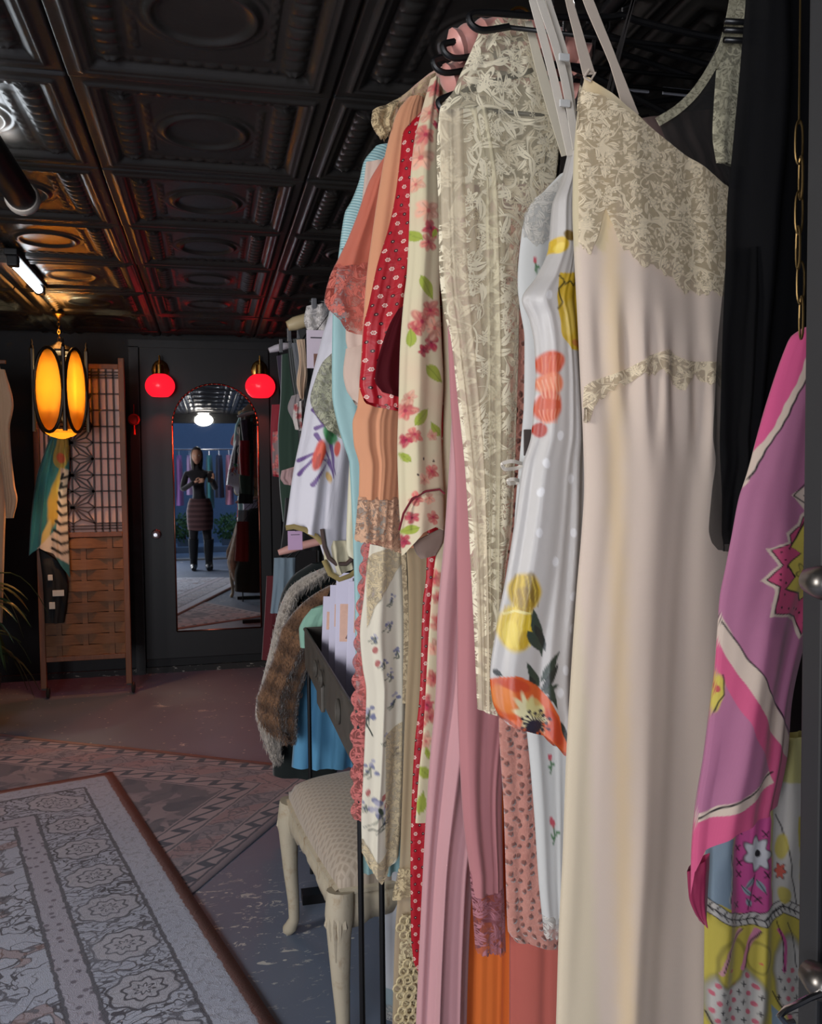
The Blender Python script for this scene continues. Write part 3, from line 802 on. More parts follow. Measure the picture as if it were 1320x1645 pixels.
# straight bars of the right strip and of the top and bottom bands
xs0 = lx0 + W_ * .66
for x in (xs0, xs0 + W_ * .09, xs0 + W_ * .18, xs0 + W_ * .27, lx0 + W_ * .055, lx0 + W_ * .11): slat((x, zlat_b), (x, zlat_t))
for z_ in (zlat_t - .022, zlat_t - .040, zlat_b + .022, zlat_b + .040): slat((lx0, z_), (lx1, z_))
rows = 9; zz0, zz1 = zlat_b + .055, zlat_t - .055; dz = (zz1 - zz0) / rows
for k in range(rows + 1): slat((xs0, zz0 + k * dz), (lx1, zz0 + k * dz))
# hemp-leaf stars: cells of the star column
cxm = lx0 + W_ * .11; cwd = xs0 - cxm; xm = (cxm + xs0) / 2
for k in range(rows + 1): slat((cxm, zz0 + k * dz), (xs0, zz0 + k * dz)) if k % 2 else None
slat((xm, zlat_b), (xm, zlat_t))
for k in range(0, rows - 1, 2):
    zc_ = zz0 + (k + 1) * dz; hh = dz; hw_ = cwd / 2
    for s1 in (-1, 1):
        for s2 in (-1, 1):
            cor = (xm + s1 * hw_, zc_ + s2 * hh); slat((xm, zc_), cor)
            q1 = (xm + s1 * hw_ * .36, zc_ + s2 * hh * .72); q2 = (xm + s1 * hw_ * .68, zc_ + s2 * hh * .30)
            slat((xm, zc_ + s2 * hh), q1, .0068); slat(q1, (xm, zc_), .0068); slat(q1, cor, .0068)
            slat((xm + s1 * hw_, zc_), q2, .0068); slat(q2, (xm, zc_), .0068); slat(q2, cor, .0068)
    slat((cxm, zc_ + hh), (xs0, zc_ + hh))
# woven wooden strips below
nr = 11; zh = (zlat_b - .03 - zpan_b - .015) / nr; nc = 3; cw = W_ / nc
for k in range(nr):
    zc_ = zpan_b + .015 + (k + .5) * zh
    V = []; F = []; n = 36
    for i in range(n + 1):
        s_ = i / n; y_ = SYD + .010 * math.sin(PI * nc * s_ + (PI if k % 2 else 0))
        for (dy, dz_) in ((-.002, -.48), (-.002, .48), (.002, .48), (.002, -.48)): V.append((lx0 + W_ * s_, y_ + dy, zc_ + dz_ * zh))
    for i in range(n):
        for j in range(4): F.append((i * 4 + j, i * 4 + (j + 1) % 4, i * 4 + 4 + (j + 1) % 4, i * 4 + 4 + j))
    mesh_obj('woven_strip', V, F, m_strip, scr, False)
for k in range(nc):
    MB().box((lx0 + cw * (k + .5), SYD, (zlat_b + zpan_b) / 2 - .01), (.03, .004, zlat_b - zpan_b - .04)).build('woven_stake', m_strip, scr)
m_rub = plain('dark_caster', (34, 30, 28), .5)
for x in (sl, sr):
    c = MB().lathe([(.010, .0), (.030, .004), (.034, .012), (.030, .020), (.010, .024)], (x + .012, SYD - .012, .036), 18, 'x'); c.box((x, SYD, .066), (.026, .022, .03)); c.build('caster', m_rub, scr, True)

# ------------------------------------------------------------------ printed scarf and black bag hung on the screen
def scarf_print(p):
    p.stroke([(95, 700), (80, 760), (62, 830), (52, 900)], 26, (40, 116, 124), .9); p.stroke([(112, 760), (100, 830), (84, 880)], 16, (44, 120, 126), .9)
    p.stroke([(104, 700), (98, 740)], 22, (150, 140, 70)); p.ell(92, 800, 12, 46, .2, (186, 150, 58)); p.ell(76, 860, 6, 26, .2, (198, 176, 110))
    p.ell(100, 735, 7, 8, 0, (176, 84, 60)); p.ell(98, 770, 5, 26, .1, (196, 170, 70)); p.ell(110, 720, 5, 22, 0, (138, 128, 62))
    p.poly([(98, 750), (118, 760), (112, 905), (62, 880), (92, 850)], (206, 190, 176))
    for k in range(9):
        y = 765 + k * 15; p.stroke([(84 + (8 - k) * 2.2, y - 4), (99, y + 4), (112, y)], 4.5, (22, 20, 22))
m_scarf = fabric('silk_print', None, .5, vcol=True, crease=.5)
Yk = SYD - .05
g = garment('silk_scarf', 'teal and yellow silk scarf with zebra striped border over screen', 'scarf', Yk, (85, 915))
cloth('scarf_drape', Yk, [(84, 694), (70, 730), (58, 770), (50, 830), (46, 896)], [(110, 696), (112, 740), (108, 800), (110, 860), (113, 925)], m_scarf, g, bot=[(46, 893), (62, 880), (85, 890), (100, 910), (112, 928)], th=.03, nf=2.6, fa=.012, nu=44, nv=120, seed=3, paint=scarf_print, base=(48, 104, 108))
g = garment('tote_bag', 'black cloth bag with white marks hanging low on screen', 'bag', Yk, (92, 1000))
m_bagc = plain('black_cloth', (20, 20, 22), .8, grain=.2)
cloth('bag_body', Yk + .02, [(62, 880), (68, 930), (72, 1000)], [(100, 905), (109, 940), (103, 1000)], m_bagc, g, th=.04, nf=1.5, fa=.008, nu=24, nv=30, seed=5)
for (x, y, w, h) in ((76, 923, 9, 10), (83, 948, 21, 10), (78, 967, 11, 12)):
    q = P(x, y, Yk - .03); q2 = P(x + w, y + h, Yk - .03)
    MB().box((q[0] / 2 + q2[0] / 2, Yk - .026, (q[2] + q2[2]) / 2), (abs(q2[0] - q[0]) * .9, .006, abs(q2[2] - q[2]) * .9), bev=.002).build('white_mark', plain('white_print', (205, 200, 190), .7), g)
MB().tube([P(92, 886, Yk + .02), P(98, 800, Yk + .03), P(104, 720, Yk + .02)], .006, 6).build('handle', m_bagc, g)

# ------------------------------------------------------------------ swag lantern of oval amber panels
LY = 5.12; lc = P(97, 620, LY); lzt = P(97, 562, LY)[2]; lzb = P(97, 700, LY)[2]
lan = empty('swag_lantern', (lc[0], LY, ZC), 0, 'hanging lantern with oval amber glass panels in dark metal', 'lamp')
m_iron = plain('dark_bronze', (44, 34, 26), .4, metal=.7)
def mk_amber(T):
    o = T.obj(); x, y, z = T.sep(o)
    return dict(color=tuple(lin((255, 204, 112))), rough=.5, emit=tuple(lin((255, 140, 40))), emit_s=.10, translucent=.9)
m_amber = M('amber_glass_lit', mk_amber)
m_bulb = M('bulb_glow', lambda T: dict(color=(1, .8, .4), emit=(1, .62, .2), emit_s=4.0))
np_ = 4; Rl = (P(134, 620, LY)[0] - P(57, 620, LY)[0]) / 2 * 1.13; hh = (lzt - lzb) / 2; zc_ = (lzt + lzb) / 2 + .01
for k in range(np_):
    a = -PI / 2 - .50 + 2 * PI * k / np_; hw_ = Rl * math.sin(PI / np_) * .98; ap = Rl * math.cos(PI / np_)
    ca, sa = math.cos(a), math.sin(a)
    def loc(u, v, d=0.0): return (lc[0] + ca * (ap + d) - sa * u, LY + sa * (ap + d) + ca * u, zc_ + v)
    n = 28; V = [loc(0, 0, .004)]; F = []
    for i in range(n): t_ = 2 * PI * i / n; V.append(loc(hw_ * .84 * math.cos(t_), hh * .93 * math.sin(t_)))
    for i in range(n): F.append((0, 1 + i, 1 + (i + 1) % n))
    V2 = [tuple(np.array(q) - np.array([ca, sa, 0]) * .004) for q in V]
    F2 = [(n + 1 + f[0], n + 1 + f[2], n + 1 + f[1]) for f in F] + [(1 + i, n + 2 + i, n + 2 + (i + 1) % n, 1 + (i + 1) % n) for i in range(n)]
    pan = mesh_obj('glass_panel', V + V2, F + F2, m_amber, lan, True)
    fr = MB(); ring = [loc(hw_ * .93 * math.cos(2 * PI * i / n), hh * .97 * math.sin(2 * PI * i / n)) for i in range(n + 1)]
    fr.tube(ring, .009, 8, cap=False)
    fr.build('panel_frame', m_iron, lan, True)
    e_ = a + PI / np_; ex, ey = lc[0] + Rl * math.cos(e_), LY + Rl * math.sin(e_)
    MB().tube([(ex, ey, zc_ + hh * .95), (ex, ey, zc_), (ex, ey, zc_ - hh * .95)], [.012, .007, .012], 6).build('corner_post', m_iron, lan, True)
    MB().lathe([(.001, .04), (.007, .02), (.004, .01), (.009, 0), (.009, -.02)], (ex, ey, zc_ + hh * 1.0), 8).build('finial', m_iron, lan, True)
MB().lathe([(Rl * .68, -.012), (Rl * .70, 0), (Rl * .45, .02), (.03, .035), (.012, .05)], (lc[0], LY, zc_ + hh * .93), 24).build('top_plate', m_iron, lan, True)
MB().lathe([(Rl * .62, .006), (Rl * .60, -.012), (Rl * .42, -.030), (.01, -.045)], (lc[0], LY, zc_ - hh * .93), 24).build('bottom_glass', m_amber, lan, True)
chn = MB(); zk = zc_ + hh * .93 + .05
while zk < ZC - .03:
    flip = int(round((zk - zc_) / .022)) % 2
    chn.tube([(lc[0] + (.007 * math.cos(q) if not flip else 0), LY + (.007 * math.cos(q) if flip else 0), zk + .012 + .014 * math.sin(q)) for q in np.linspace(0, 2 * PI, 11)], .0022, 5, cap=False); zk += .022
chn.build('chain', m_brass, lan, True)
MB().lathe([(.03, 0), (.032, -.012), (.01, -.03), (.006, -.045)], (lc[0], LY, ZC - .012), 16).build('ceiling_hook', m_brass, lan, True)
MB().lathe([(.004, .05), (.02, .03), (.024, 0), (.016, -.03), (.002, -.04)], (lc[0], LY, zc_ + .03), 14).build('bulb', m_bulb, lan, True)
point_light('lantern_up', (lc[0], LY, lzt + .10), 1.0, (1.0, .42, .10), .05)
point_light('lantern_bulb', (lc[0], LY, zc_ + .05), 70.0, (1.0, .86, .50), .03)
spot_light('lantern_down', (lc[0], LY, lzb - .05), (lc[0] + .15, LY - .45, 0), 18.0, (1.0, .42, .12), 2.3, .8, .04)

# ------------------------------------------------------------------ robe on the left wall, plant below it
RY = 4.95
g = garment('cream_robe', 'tan and cream robe hanging at far left beyond the plant', 'robe', RY, (0, 1000))
m_robe = fabric('tan_crepe', (190, 150, 118), .8, crease=.6)
cloth('robe_body', RY, [(-120, 585), (-130, 800), (-135, 1000)], [(0, 588), (14, 700), (8, 860), (4, 1000)], m_robe, g, th=.05, nf=4, fa=.02, nu=40, nv=50, seed=8)
cloth('sleeve', RY - .06, [(-10, 592), (-6, 680), (6, 780), (10, 832)], [(8, 594), (22, 650), (16, 690), (24, 780), (28, 800), (22, 832)], m_robe, g, th=.03, nf=1.6, fa=.012, nu=24, nv=50, seed=9)
MB().box((P(-60, 584, RY)[0], RY, P(-60, 584, RY)[2] + .012), (.42, .02, .02), bev=.005).build('wooden_bar', m_wood, g)
m_leaf = M('dark_leaf', lambda T: dict(color=T.mix(T.noise(T.obj(), 7, 2), tuple(lin((34, 50, 34))), tuple(lin((70, 88, 52)))), rough=.4, spec=.5, translucent=.2))
pb = np.array([-1.24, 4.75, 0.0])
pl = empty('potted_plant', tuple(pb), 0, 'dark pot plant with long arching strap leaves at left edge', 'plant')
MB().lathe([(.11, 0), (.13, .02), (.16, .26), (.165, .30), (.15, .30), (.14, .26)], tuple(pb), 24).build('pot', plain('black_pot', (28, 26, 26), .5), pl, True)
MB().lathe([(.145, .25), (.10, .262), (.01, .265)], tuple(pb), 20).build('soil', plain('potting_soil', (40, 30, 24), .95), pl, True)
lr = np.random.default_rng(21)
for k in range(60):
    a = lr.uniform(0, 2 * PI); Ln = lr.uniform(.24, .42); rise = lr.uniform(.12, .55); z0 = .28 + lr.uniform(0, .48)
    V = []; F = []; n = 9; wd = lr.uniform(.013, .023)
    for i in range(n + 1):
        s_ = i / n; rr = Ln * s_; z_ = z0 + rise * s_ - rise * 1.25 * s_ ** 2.6
        w_ = wd * math.sin(PI * min(.08 + s_ * .92, 1)) ** .6 + .0006
        cx_, cy_ = pb[0] + math.cos(a) * rr, pb[1] + math.sin(a) * rr
        for q in (-1, 0, 1): V.append((cx_ - math.sin(a) * w_ * q, cy_ + math.cos(a) * w_ * q, z_ - (.006 if q == 0 else 0)))
    for i in range(n):
        for j in (0, 1): F.append((i * 3 + j, i * 3 + j + 1, i * 3 + 4 + j, i * 3 + 3 + j))
    mesh_obj('leaf', V, F, m_leaf, pl, True)

# ------------------------------------------------------------------ ceiling lamps
m_tubel = M('tube_lit', lambda T: dict(color=(1, 1, 1), emit=(.86, .93, 1.0), emit_s=14.0))
sx_, sy0, sy1 = -.765, 3.84, 4.34
st = empty('strip_light', (sx_, (sy0 + sy1) / 2, ZC), 0, 'lit white tube light on the ceiling by the lantern', 'lamp')
MB().box((sx_, (sy0 + sy1) / 2, ZC - .012), (.05, sy1 - sy0 + .16, .024), bev=.004).build('housing', m_black, st)
MB().tube([(sx_, sy0, ZC - .045), (sx_, sy1, ZC - .045)], .018, 14).build('tube', m_tubel, st, True)
for y in (sy0 - .03, sy1 + .03): MB().box((sx_, y, ZC - .042), (.042, .05, .042), bev=.006).build('end_cap', m_black, st)
area_light('strip_light_glow', (sx_, (sy0 + sy1) / 2, ZC - .075), (sx_, (sy0 + sy1) / 2, 0), .05, .5, 2.2, (.85, .92, 1.0))
# black trough lamp whose light washes the ceiling tiles beside it
bx = -.53
bl = empty('trough_lamp', (bx, 2.2, ZC), 0, 'black cylindrical trough lamp near the ceiling at upper left', 'lamp')
V = MB(); V.tube([(bx, 1.45, ZC - .085), (bx, 2.78, ZC - .085)], .042, 20); V.build('housing', m_blackg, bl, True)
MB().lathe([(.046, 0), (.05, .012), (.05, .03), (.044, .045), (.02, .055)], (bx, 2.775, ZC - .085), 22, 'y').build('end_cap', plain('pale_end_cap', (205, 196, 186), .35), bl, True)
for y in (1.7, 2.45): MB().tube([(bx, y, ZC - .05), (bx, y, ZC)], .006, 8).build('bracket', m_blackg, bl)
MB().box((bx + .004, 2.06, ZC - .043), (.024, 1.1, .006)).build('diffuser', m_tubel, bl)
tg = area_light('trough_glow', (bx + .01, 2.06, ZC - .034), (bx + .01, 2.06, ZC + .1), .02, 1.05, 1.6, (1.0, .96, .92)); tg.data.spread = 1.5
m_globe = M('globe_lit', lambda T: dict(color=(1, 1, 1), emit=(1.0, .92, .82), emit_s=22.0))
gl = empty('globe_lamp', (-.08, -1.25, ZC), 0, 'round white glass ceiling lamp over shop front, seen in mirror', 'lamp')
MB().lathe([(.09, .0), (.10, -.02), (.06, -.03)], (-.08, -1.25, ZC - .01), 24).build('base', m_chrome, gl, True)
MB().lathe([(.13 * math.sin(a), .085 * math.cos(a)) for a in np.linspace(.1, PI - .02, 16)], (-.08, -1.25, ZC - .125), 28).build('glass_globe', m_globe, gl, True)
# ------------------------------------------------------------------ upholstered stool with carved cabriole legs
def mk_damask(T):
    o = T.obj(); x, y, z = T.sep(o)
    a = ((x * 0.7 + y * .7) * 62.0).fract(); b = ((x * .7 - y * .7) * 62.0).fract()
    chk = ((a - .5).abs() * 2).max((b - .5).abs() * 2)
    n = T.noise(o, 9, 3)
    return dict(color=T.mix(chk.step(.45, .75), tuple(lin((148, 134, 118))), tuple(lin((168, 154, 138)))), rough=.6, sheen=.25, spec=.3, normal=T.bump(chk + n * .5, .25, .003))
m_seat = M('beige_damask', mk_damask)
def mk_antique(T):
    o = T.obj(); n = T.noise(o, 24, 5, .7); n2 = T.noise(T.scale(o, (1, 1, .3)), 40, 4, .7)
    c = T.mix(n.step(.50, .75) * .6, tuple(lin((172, 162, 142))), tuple(lin((140, 114, 78)))); return dict(color=T.mix(n2.step(.55, .75) * .6, c, tuple(lin((112, 86, 54)))), rough=.55, spec=.35, normal=T.bump(n2, .3, .003))
m_ant = M('antique_cream_wood', mk_antique)
SH = .465
cA = np.array([.262, 1.87]); cB = np.array([.200, 2.44])           # near-left and far-left corners
wv = np.array([.985, .14]); cD = cA + wv * .47; cC = cB + wv * .45
stool = empty('upholstered_stool', (float((cA + cC)[0] / 2), float((cA + cC)[1] / 2), 0), 0, 'antique cream carved stool with beige diamond-patterned seat', 'stool')
def quad(u, v):
    return cA * (1 - u) * (1 - v) + cD * u * (1 - v) + cB * (1 - u) * v + cC * u * v
n = 28; V = []; F = []
for j in range(n + 1):
    for i in range(n + 1):
        u, v = i / n, j / n
        bu = .5 + (u - .5); k = (1 - (2 * u - 1) ** 6) * (1 - (2 * v - 1) ** 6)
        q = quad(u, v); ctr = quad(.5, .5)
        out = 1 + .035 * (math.sin(PI * u) * (abs(2 * v - 1) ** 4) + math.sin(PI * v) * (abs(2 * u - 1) ** 4))
        q = ctr + (q - ctr) * out
        V.append((q[0], q[1], SH - .045 + .055 * k ** .45 + .028 * math.sin(PI * u) * math.sin(PI * v)))
for j in range(n):
    for i in range(n): F.append((j * (n + 1) + i, j * (n + 1) + i + 1, (j + 1) * (n + 1) + i + 1, (j + 1) * (n + 1) + i))
b0 = len(V); bord = list(range(n + 1)) + [j * (n + 1) + n for j in range(1, n + 1)] + [n * (n + 1) + i for i in range(n - 1, -1, -1)] + [j * (n + 1) for j in range(n - 1, 0, -1)]
for b in bord: V.append((V[b][0], V[b][1], SH - .075))
for k in range(len(bord)): F.append((bord[k], b0 + k, b0 + (k + 1) % len(bord), bord[(k + 1) % len(bord)]))
mesh_obj('seat', V, F, m_seat, stool, True)
bead = [V[b] for b in bord] + [V[bord[0]]]
MB().tube([(p[0], p[1], SH - .072) for p in bead], .009, 6, cap=False).build('seat_moulding', m_ant, stool, True)
# scalloped apron with carved flutes on each side
sides = [(cA, cB), (cB, cC), (cC, cD), (cD, cA)]
for a, b in sides:
    nrm = np.array([(b - a)[1], -(b - a)[0]]); nrm = nrm / np.linalg.norm(nrm); mid = quad(.5, .5)
    if np.dot((a + b) / 2 - mid, nrm) < 0: nrm = -nrm
    ap = MB(); N_ = 40; VV = []; FF = []
    for i in range(N_ + 1):
        s_ = i / N_; p = a + (b - a) * s_ + nrm * (.012 * math.sin(PI * s_) - .004)
        dep = .055 + .022 * math.cos(2 * PI * s_ * 1.0) + .010 * abs(math.sin(PI * 6 * s_)); rib = .004 * abs(math.sin(PI * 13 * s_))
        for (o_, z_) in ((rib + .004, SH - .075), (rib + .008, SH - .075 - dep * .6), (rib, SH - .075 - dep), (-.016, SH - .075 - dep), (-.016, SH - .075)):
            VV.append((p[0] + nrm[0] * o_, p[1] + nrm[1] * o_, z_))
    for i in range(N_):
        for j in range(5): FF.append((i * 5 + j, i * 5 + (j + 1) % 5, i * 5 + 5 + (j + 1) % 5, i * 5 + 5 + j))
    mesh_obj('apron', VV, FF, m_ant, stool, True)
for c in (cA, cB, cC, cD):
    out = c - quad(.5, .5); out = out / np.linalg.norm(out); o3 = np.array([out[0], out[1]])
    ctrl = [(-.006, SH - .07, .032), (.000, SH - .12, .033), (.002, .29, .027), (-.002, .19, .021), (-.009, .10, .0165), (-.010, .05, .0155), (.000, .022, .019), (.009, .010, .018), (.016, .004, .010)]
    path = [(c[0] + o3[0] * d * 1.3, c[1] + o3[1] * d * 1.3, z_) for d, z_, _ in ctrl]
    lg = MB().tube(path, [r for _, _, r in ctrl], 12).build('leg', m_ant, stool, True)
    cv = MB()
    for k in range(5):
        ang = math.atan2(o3[1], o3[0]) + (k - 2) * .42
        cv.tube([(c[0] + math.cos(ang) * .024 + o3[0] * .000, c[1] + math.sin(ang) * .024 + o3[1] * .000, SH - .09 - abs(k - 2) * .01), (c[0] + math.cos(ang) * .029 + o3[0] * .001, c[1] + math.sin(ang) * .029 + o3[1] * .001, SH - .14), (c[0] + math.cos(ang) * .022 + o3[0] * .002, c[1] + math.sin(ang) * .022 + o3[1] * .002, SH - .22 + abs(k - 2) * .03)], [.004, .007, .002], 6)
    cv.build('leaf_carving', m_ant, lg, True)

# ------------------------------------------------------------------ gunmetal tray on thin black legs, with packs of stockings
TX, TY0, TY1, TZ, TD, TW = .292, 1.80, 2.80, .822, .125, .30
tr = empty('metal_tray_stand', (TX + TW / 2, (TY0 + TY1) / 2, 0), 0, 'gunmetal tray on thin black legs holding stocking packs', 'tray stand')
def mk_gun(T):
    o = T.obj(); n = T.noise(o, 14, 5, .65)
    return dict(color=T.mix(n, tuple(lin((62, 59, 55))), tuple(lin((98, 93, 86)))), rough=n * .25 + .4, metal=.25, normal=T.bump(n, .15, .003))
m_gun = M('gunmetal', mk_gun)
w = .004
MB().box((TX, (TY0 + TY1) / 2, TZ - TD / 2), (w, TY1 - TY0, TD)).build('side_panel', m_gun, tr)
MB().box((TX + TW, (TY0 + TY1) / 2, TZ - TD / 2), (w, TY1 - TY0, TD)).build('side_panel', m_gun, tr)
for y in (TY0, TY1): MB().box((TX + TW / 2, y, TZ - TD / 2), (TW, w, TD)).build('end_panel', m_gun, tr)
MB().box((TX + TW / 2, (TY0 + TY1) / 2, TZ - TD), (TW, TY1 - TY0, w)).build('bottom_panel', m_gun, tr)
MB().tube([(TX, TY0, TZ), (TX, TY1, TZ), (TX + TW, TY1, TZ), (TX + TW, TY0, TZ), (TX, TY0, TZ)], .006, 8).build('rolled_rim', m_gun, tr, True)
pul = MB().box((TX - .007, 2.34, TZ - .10), (.012, .10, .075), bev=.004); pul.build('label_holder', m_gun, tr)
for y in (2.30, 2.42):
    MB().tube([(TX - .012, y + .022 * math.cos(a), TZ - .045 + .022 * math.sin(a)) for a in np.linspace(0, 2 * PI, 17)], .0035, 6, cap=False).build('ring_pull', m_gun, tr, True)
MB().tube([(TX - .006, 2.02 + .022 * math.cos(a), TZ - .06 + .028 * math.sin(a)) for a in np.linspace(0, 2 * PI, 17)], .004, 6, cap=False).build('ring_pull', m_gun, tr, True)
m_leg = plain('black_steel', (24, 24, 26), .4, metal=.4)
for x, y in ((TX + .008, TY0), (TX + .055, TY0 + .005), (TX + .01, TY1), (TX + TW - .01, TY1), (TX + TW - .01, TY0)):
    MB().tube([(x, y, TZ - .01), (x, y, .0)], .0065, 8).build('leg', m_leg, tr)
# packs
m_pack = plain('lilac_card', (190, 186, 208), .5, grain=.04)
m_pic = plain('photo_print', (196, 150, 128), .4, grain=.25, gs=40)
m_dkp = plain('black_print', (36, 34, 44), .5)
def pack(x, y, z0, w_, h_, rz, rx, kind, label):
    t = empty('stocking_pack', (x, y, z0), rz, label, 'package', 'stocking packs in the tray')
    t.rotation_euler = (rx, 0, rz)
    MB().box((0, 0, h_ / 2), (w_, .008, h_), bev=.0015).build('card', m_pack, t, world_coords=False)
    MB().box((0, -.0046, h_ * .94), (w_ * .34, .001, h_ * .035)).build('hang_slot', m_dkp, t, world_coords=False)
    pw_, ph_ = (.5, .30) if kind == 0 else (.42, .22)
    MB().box((-w_ * .16, -.0046, h_ * (.60 if kind == 0 else .70)), (w_ * pw_, .001, h_ * ph_)).build('window_picture', m_pic, t, world_coords=False)
    zc0 = h_ * (.60 if kind == 0 else .70)
    MB().prism([(-w_ * .30, zc0 - h_ * ph_ * .42), (-w_ * .12, zc0 - h_ * ph_ * .45), (-w_ * .02, zc0 + h_ * ph_ * .35), (-w_ * .14, zc0)], -.0060, -.0052).build('printed_leg', plain('leg_print', (110, 66, 54), .5) if kind == 0 else m_dkp, t, world_coords=False)
    for k in range(3): MB().box((w_ * .25, -.0046, h_ * (.86 - k * .03)), (w_ * .3, .001, h_ * .008)).build('print_line', m_dkp, t, world_coords=False)
    return t
zb_ = TZ - TD + .004
PK = [(1.89, .24, .13, 2), (2.00, .29, .14, 1), (2.11, .33, .14, 2), (2.22, .34, .14, 1), (2.33, .35, .145, 0), (2.46, .30, .12, 2), (2.58, .25, .11, 1)]
PN = ['nearest stocking pack in the metal tray, short plain lilac card', 'lilac stocking pack second from the near end of the metal tray', 'lilac stocking pack third from the near end of the metal tray', 'middle stocking pack of the row standing in the metal tray', 'tallest lilac stocking pack with leg picture in the metal tray', 'short lilac stocking pack second from far end of the metal tray', 'farthest small lilac stocking pack in the metal tray']
for i, (y, h_, w_, kd) in enumerate(PK):
    pack(TX + .075 + (2.58 - y) * .10, y, zb_ + .004, w_, h_, -.42 + rng.uniform(-.08, .08), -.16 + rng.uniform(-.04, .04), kd, PN[i])
# ------------------------------------------------------------------ clothes rail and hangers
RX, RZ = .66, 2.10
rk = empty('clothes_rack', (RX, 1.4, 0), 0, 'black clothes rack carrying the vintage gowns along right side', 'rack')
MB().tube([(RX, .78, RZ), (RX, 2.18, RZ)], .013, 12).build('rail', m_leg, rk, True)
MB().tube([(RX, .80, RZ), (RX, .80, ZC)], .008, 8).build('ceiling_tie', m_leg, rk, True)
MB().tube([(RX, 2.16, RZ), (RX, 2.16, ZC)], .008, 8).build('ceiling_tie', m_leg, rk, True)
m_hang = plain('black_plastic', (16, 16, 18), .3, spec=.5)
m_hang_red = plain('dark_red_wood', (52, 24, 20), .4)
def hanger(tip, Y, label, mat=None, hw=.21, padded=None, xr=None, name='clothes_hanger', rise=.075):
    "tip: (x, z) of the left shoulder end"
    mat = mat or m_hang
    xr = RX if xr is None else xr
    t = empty(name, (xr, Y, RZ), 0, label, 'hanger', 'hangers on the rack')
    xl, zl = tip; xrr = 2 * xr - xl; zk = zl + rise
    if padded:
        N_ = 26; pts = []; rs = []
        for i in range(N_ + 1):
            s_ = i / N_; x = xl + (xrr - xl) * s_; pts.append((x, Y, zl + rise * .8 * (1 - abs(2 * s_ - 1) ** 1.5))); rs.append(.026 * (1 + .10 * math.sin(s_ * 60)) * (1 if 0 < i < N_ else .55))
        MB().tube(pts, rs, 12).build('padded_bar', padded, t, True)
    else:
        # open loop ends: bent plastic
        pts = [(xl + .06, Y, zl - .002), (xl + .015, Y, zl - .012), (xl - .004, Y, zl), (xl + .012, Y, zl + .014), (xl + (xr - xl) * .5, Y, zl + rise * .66), (xr - .03, Y, zk), (xr, Y, zk + .006), (xr + .03, Y, zk), (xrr - (xrr - xr) * .5, Y, zl + rise * .66), (xrr - .012, Y, zl + .014), (xrr + .004, Y, zl), (xrr - .015, Y, zl - .012), (xrr - .06, Y, zl - .002)]
        MB().tube(pts, .0055, 8, sm=5).build('shoulder_bar', mat, t, True)
        MB().tube([(xl + .05, Y, zl - .003), (xrr - .05, Y, zl - .003)], .004, 6).build('trouser_bar', mat, t, True)
    hk = [(xr, Y, zk)] + [(xr + .020 * math.sin(a), Y, RZ - .003 + .020 * math.cos(a) * 1.0) for a in np.linspace(PI, -PI * .55, 12)]
    hk[1] = (xr, Y, RZ - .024)
    MB().tube(hk, .0026, 6).build('hook', m_chrome if not padded else m_brass, t, True)
    return t
# ------------------------------------------------------------------ fabrics
m_crepe = fabric('cream_crepe', (214, 200, 186), .72, crease=.22, weave=500)
m_cord = lace('corded_lace', (236, 220, 190), net=.95, solid=1.0, fsc=44, vsc=42, vw=.06, fsize=.42, dark=(200, 182, 152))
m_guip = lace('guipure', (204, 190, 154), net=.12, solid=1.0, fsc=36, vsc=34, vw=.07, fsize=.46)
m_strap = fabric('cream_satin_strap', (216, 200, 184), .45, crease=.1)
m_satinv = fabric('printed_satin', None, .27, sheen=.0, weave=900, crease=.35, vcol=True, spec=1.0, tl=.08)
m_vcol = fabric('printed_cotton', None, .75, vcol=True, crease=.3)
m_vsilk = fabric('printed_silk', None, .55, vcol=True, crease=.35, tl=.2)
m_white = fabric('white_nylon', (212, 212, 210), .6, crease=.3)
m_lace_iv = lace('ivory_lace', (246, 236, 208), net=.30, solid=.98, fsc=19, vsc=16, vw=.045, fsize=.46)
m_tulle = fabric('ivory_tulle', (226, 218, 188), .85, alpha=.36, crease=.4)
m_mauve = fabric('mauve_satin', (188, 124, 128), .55, crease=.2)
m_mauvel = lace('mauve_lace', (178, 118, 128), net=.55, solid=1.0, fsc=22, vsc=20, vw=.06, fsize=.45, dark=(140, 84, 92))
m_pink = fabric('pale_pink_nylon', (200, 150, 154), .6, crease=.2)
m_orange = fabric('orange_jersey', (240, 124, 50), .7, crease=.2)
m_coral = fabric('coral_crepe', (238, 128, 112), .7, crease=.3)
m_peach = fabric('peach_chiffon', (222, 158, 120), .7, alpha=.90, crease=.5)
m_corals = fabric('coral_chiffon', (214, 116, 92), .7, alpha=.80, crease=.4)
m_corall = lace('coral_lace', (208, 112, 98), net=.5, solid=.95, fsc=28, vsc=26, vw=.045, dark=(190, 90, 78))
m_peachl = lace('peach_lace', (214, 172, 142), net=.6, solid=1.0, fsc=40, vsc=36, vw=.05, dark=(180, 140, 116))
m_aqua = fabric('aqua_satin', (150, 190, 192), .38, crease=.45, spec=.5)
m_blush = fabric('blush_cotton', (206, 182, 168), .75, crease=.5)
m_pinkl = lace('pink_lace', (206, 118, 114), net=.55, solid=1.0, fsc=38, vsc=34, vw=.05, dark=(190, 104, 100))
m_ecru = fabric('ecru_chiffon', (188, 166, 132), .8, alpha=.66, crease=.4)
m_ecrul = lace('ecru_lace', (206, 188, 150), net=.35, solid=.95, fsc=40, vsc=38, vw=.05)
m_pblue = fabric('pale_blue_satin', (172, 190, 196), .45, crease=.3)
m_cream = fabric('cream_silk', (218, 212, 186), .5, crease=.2)
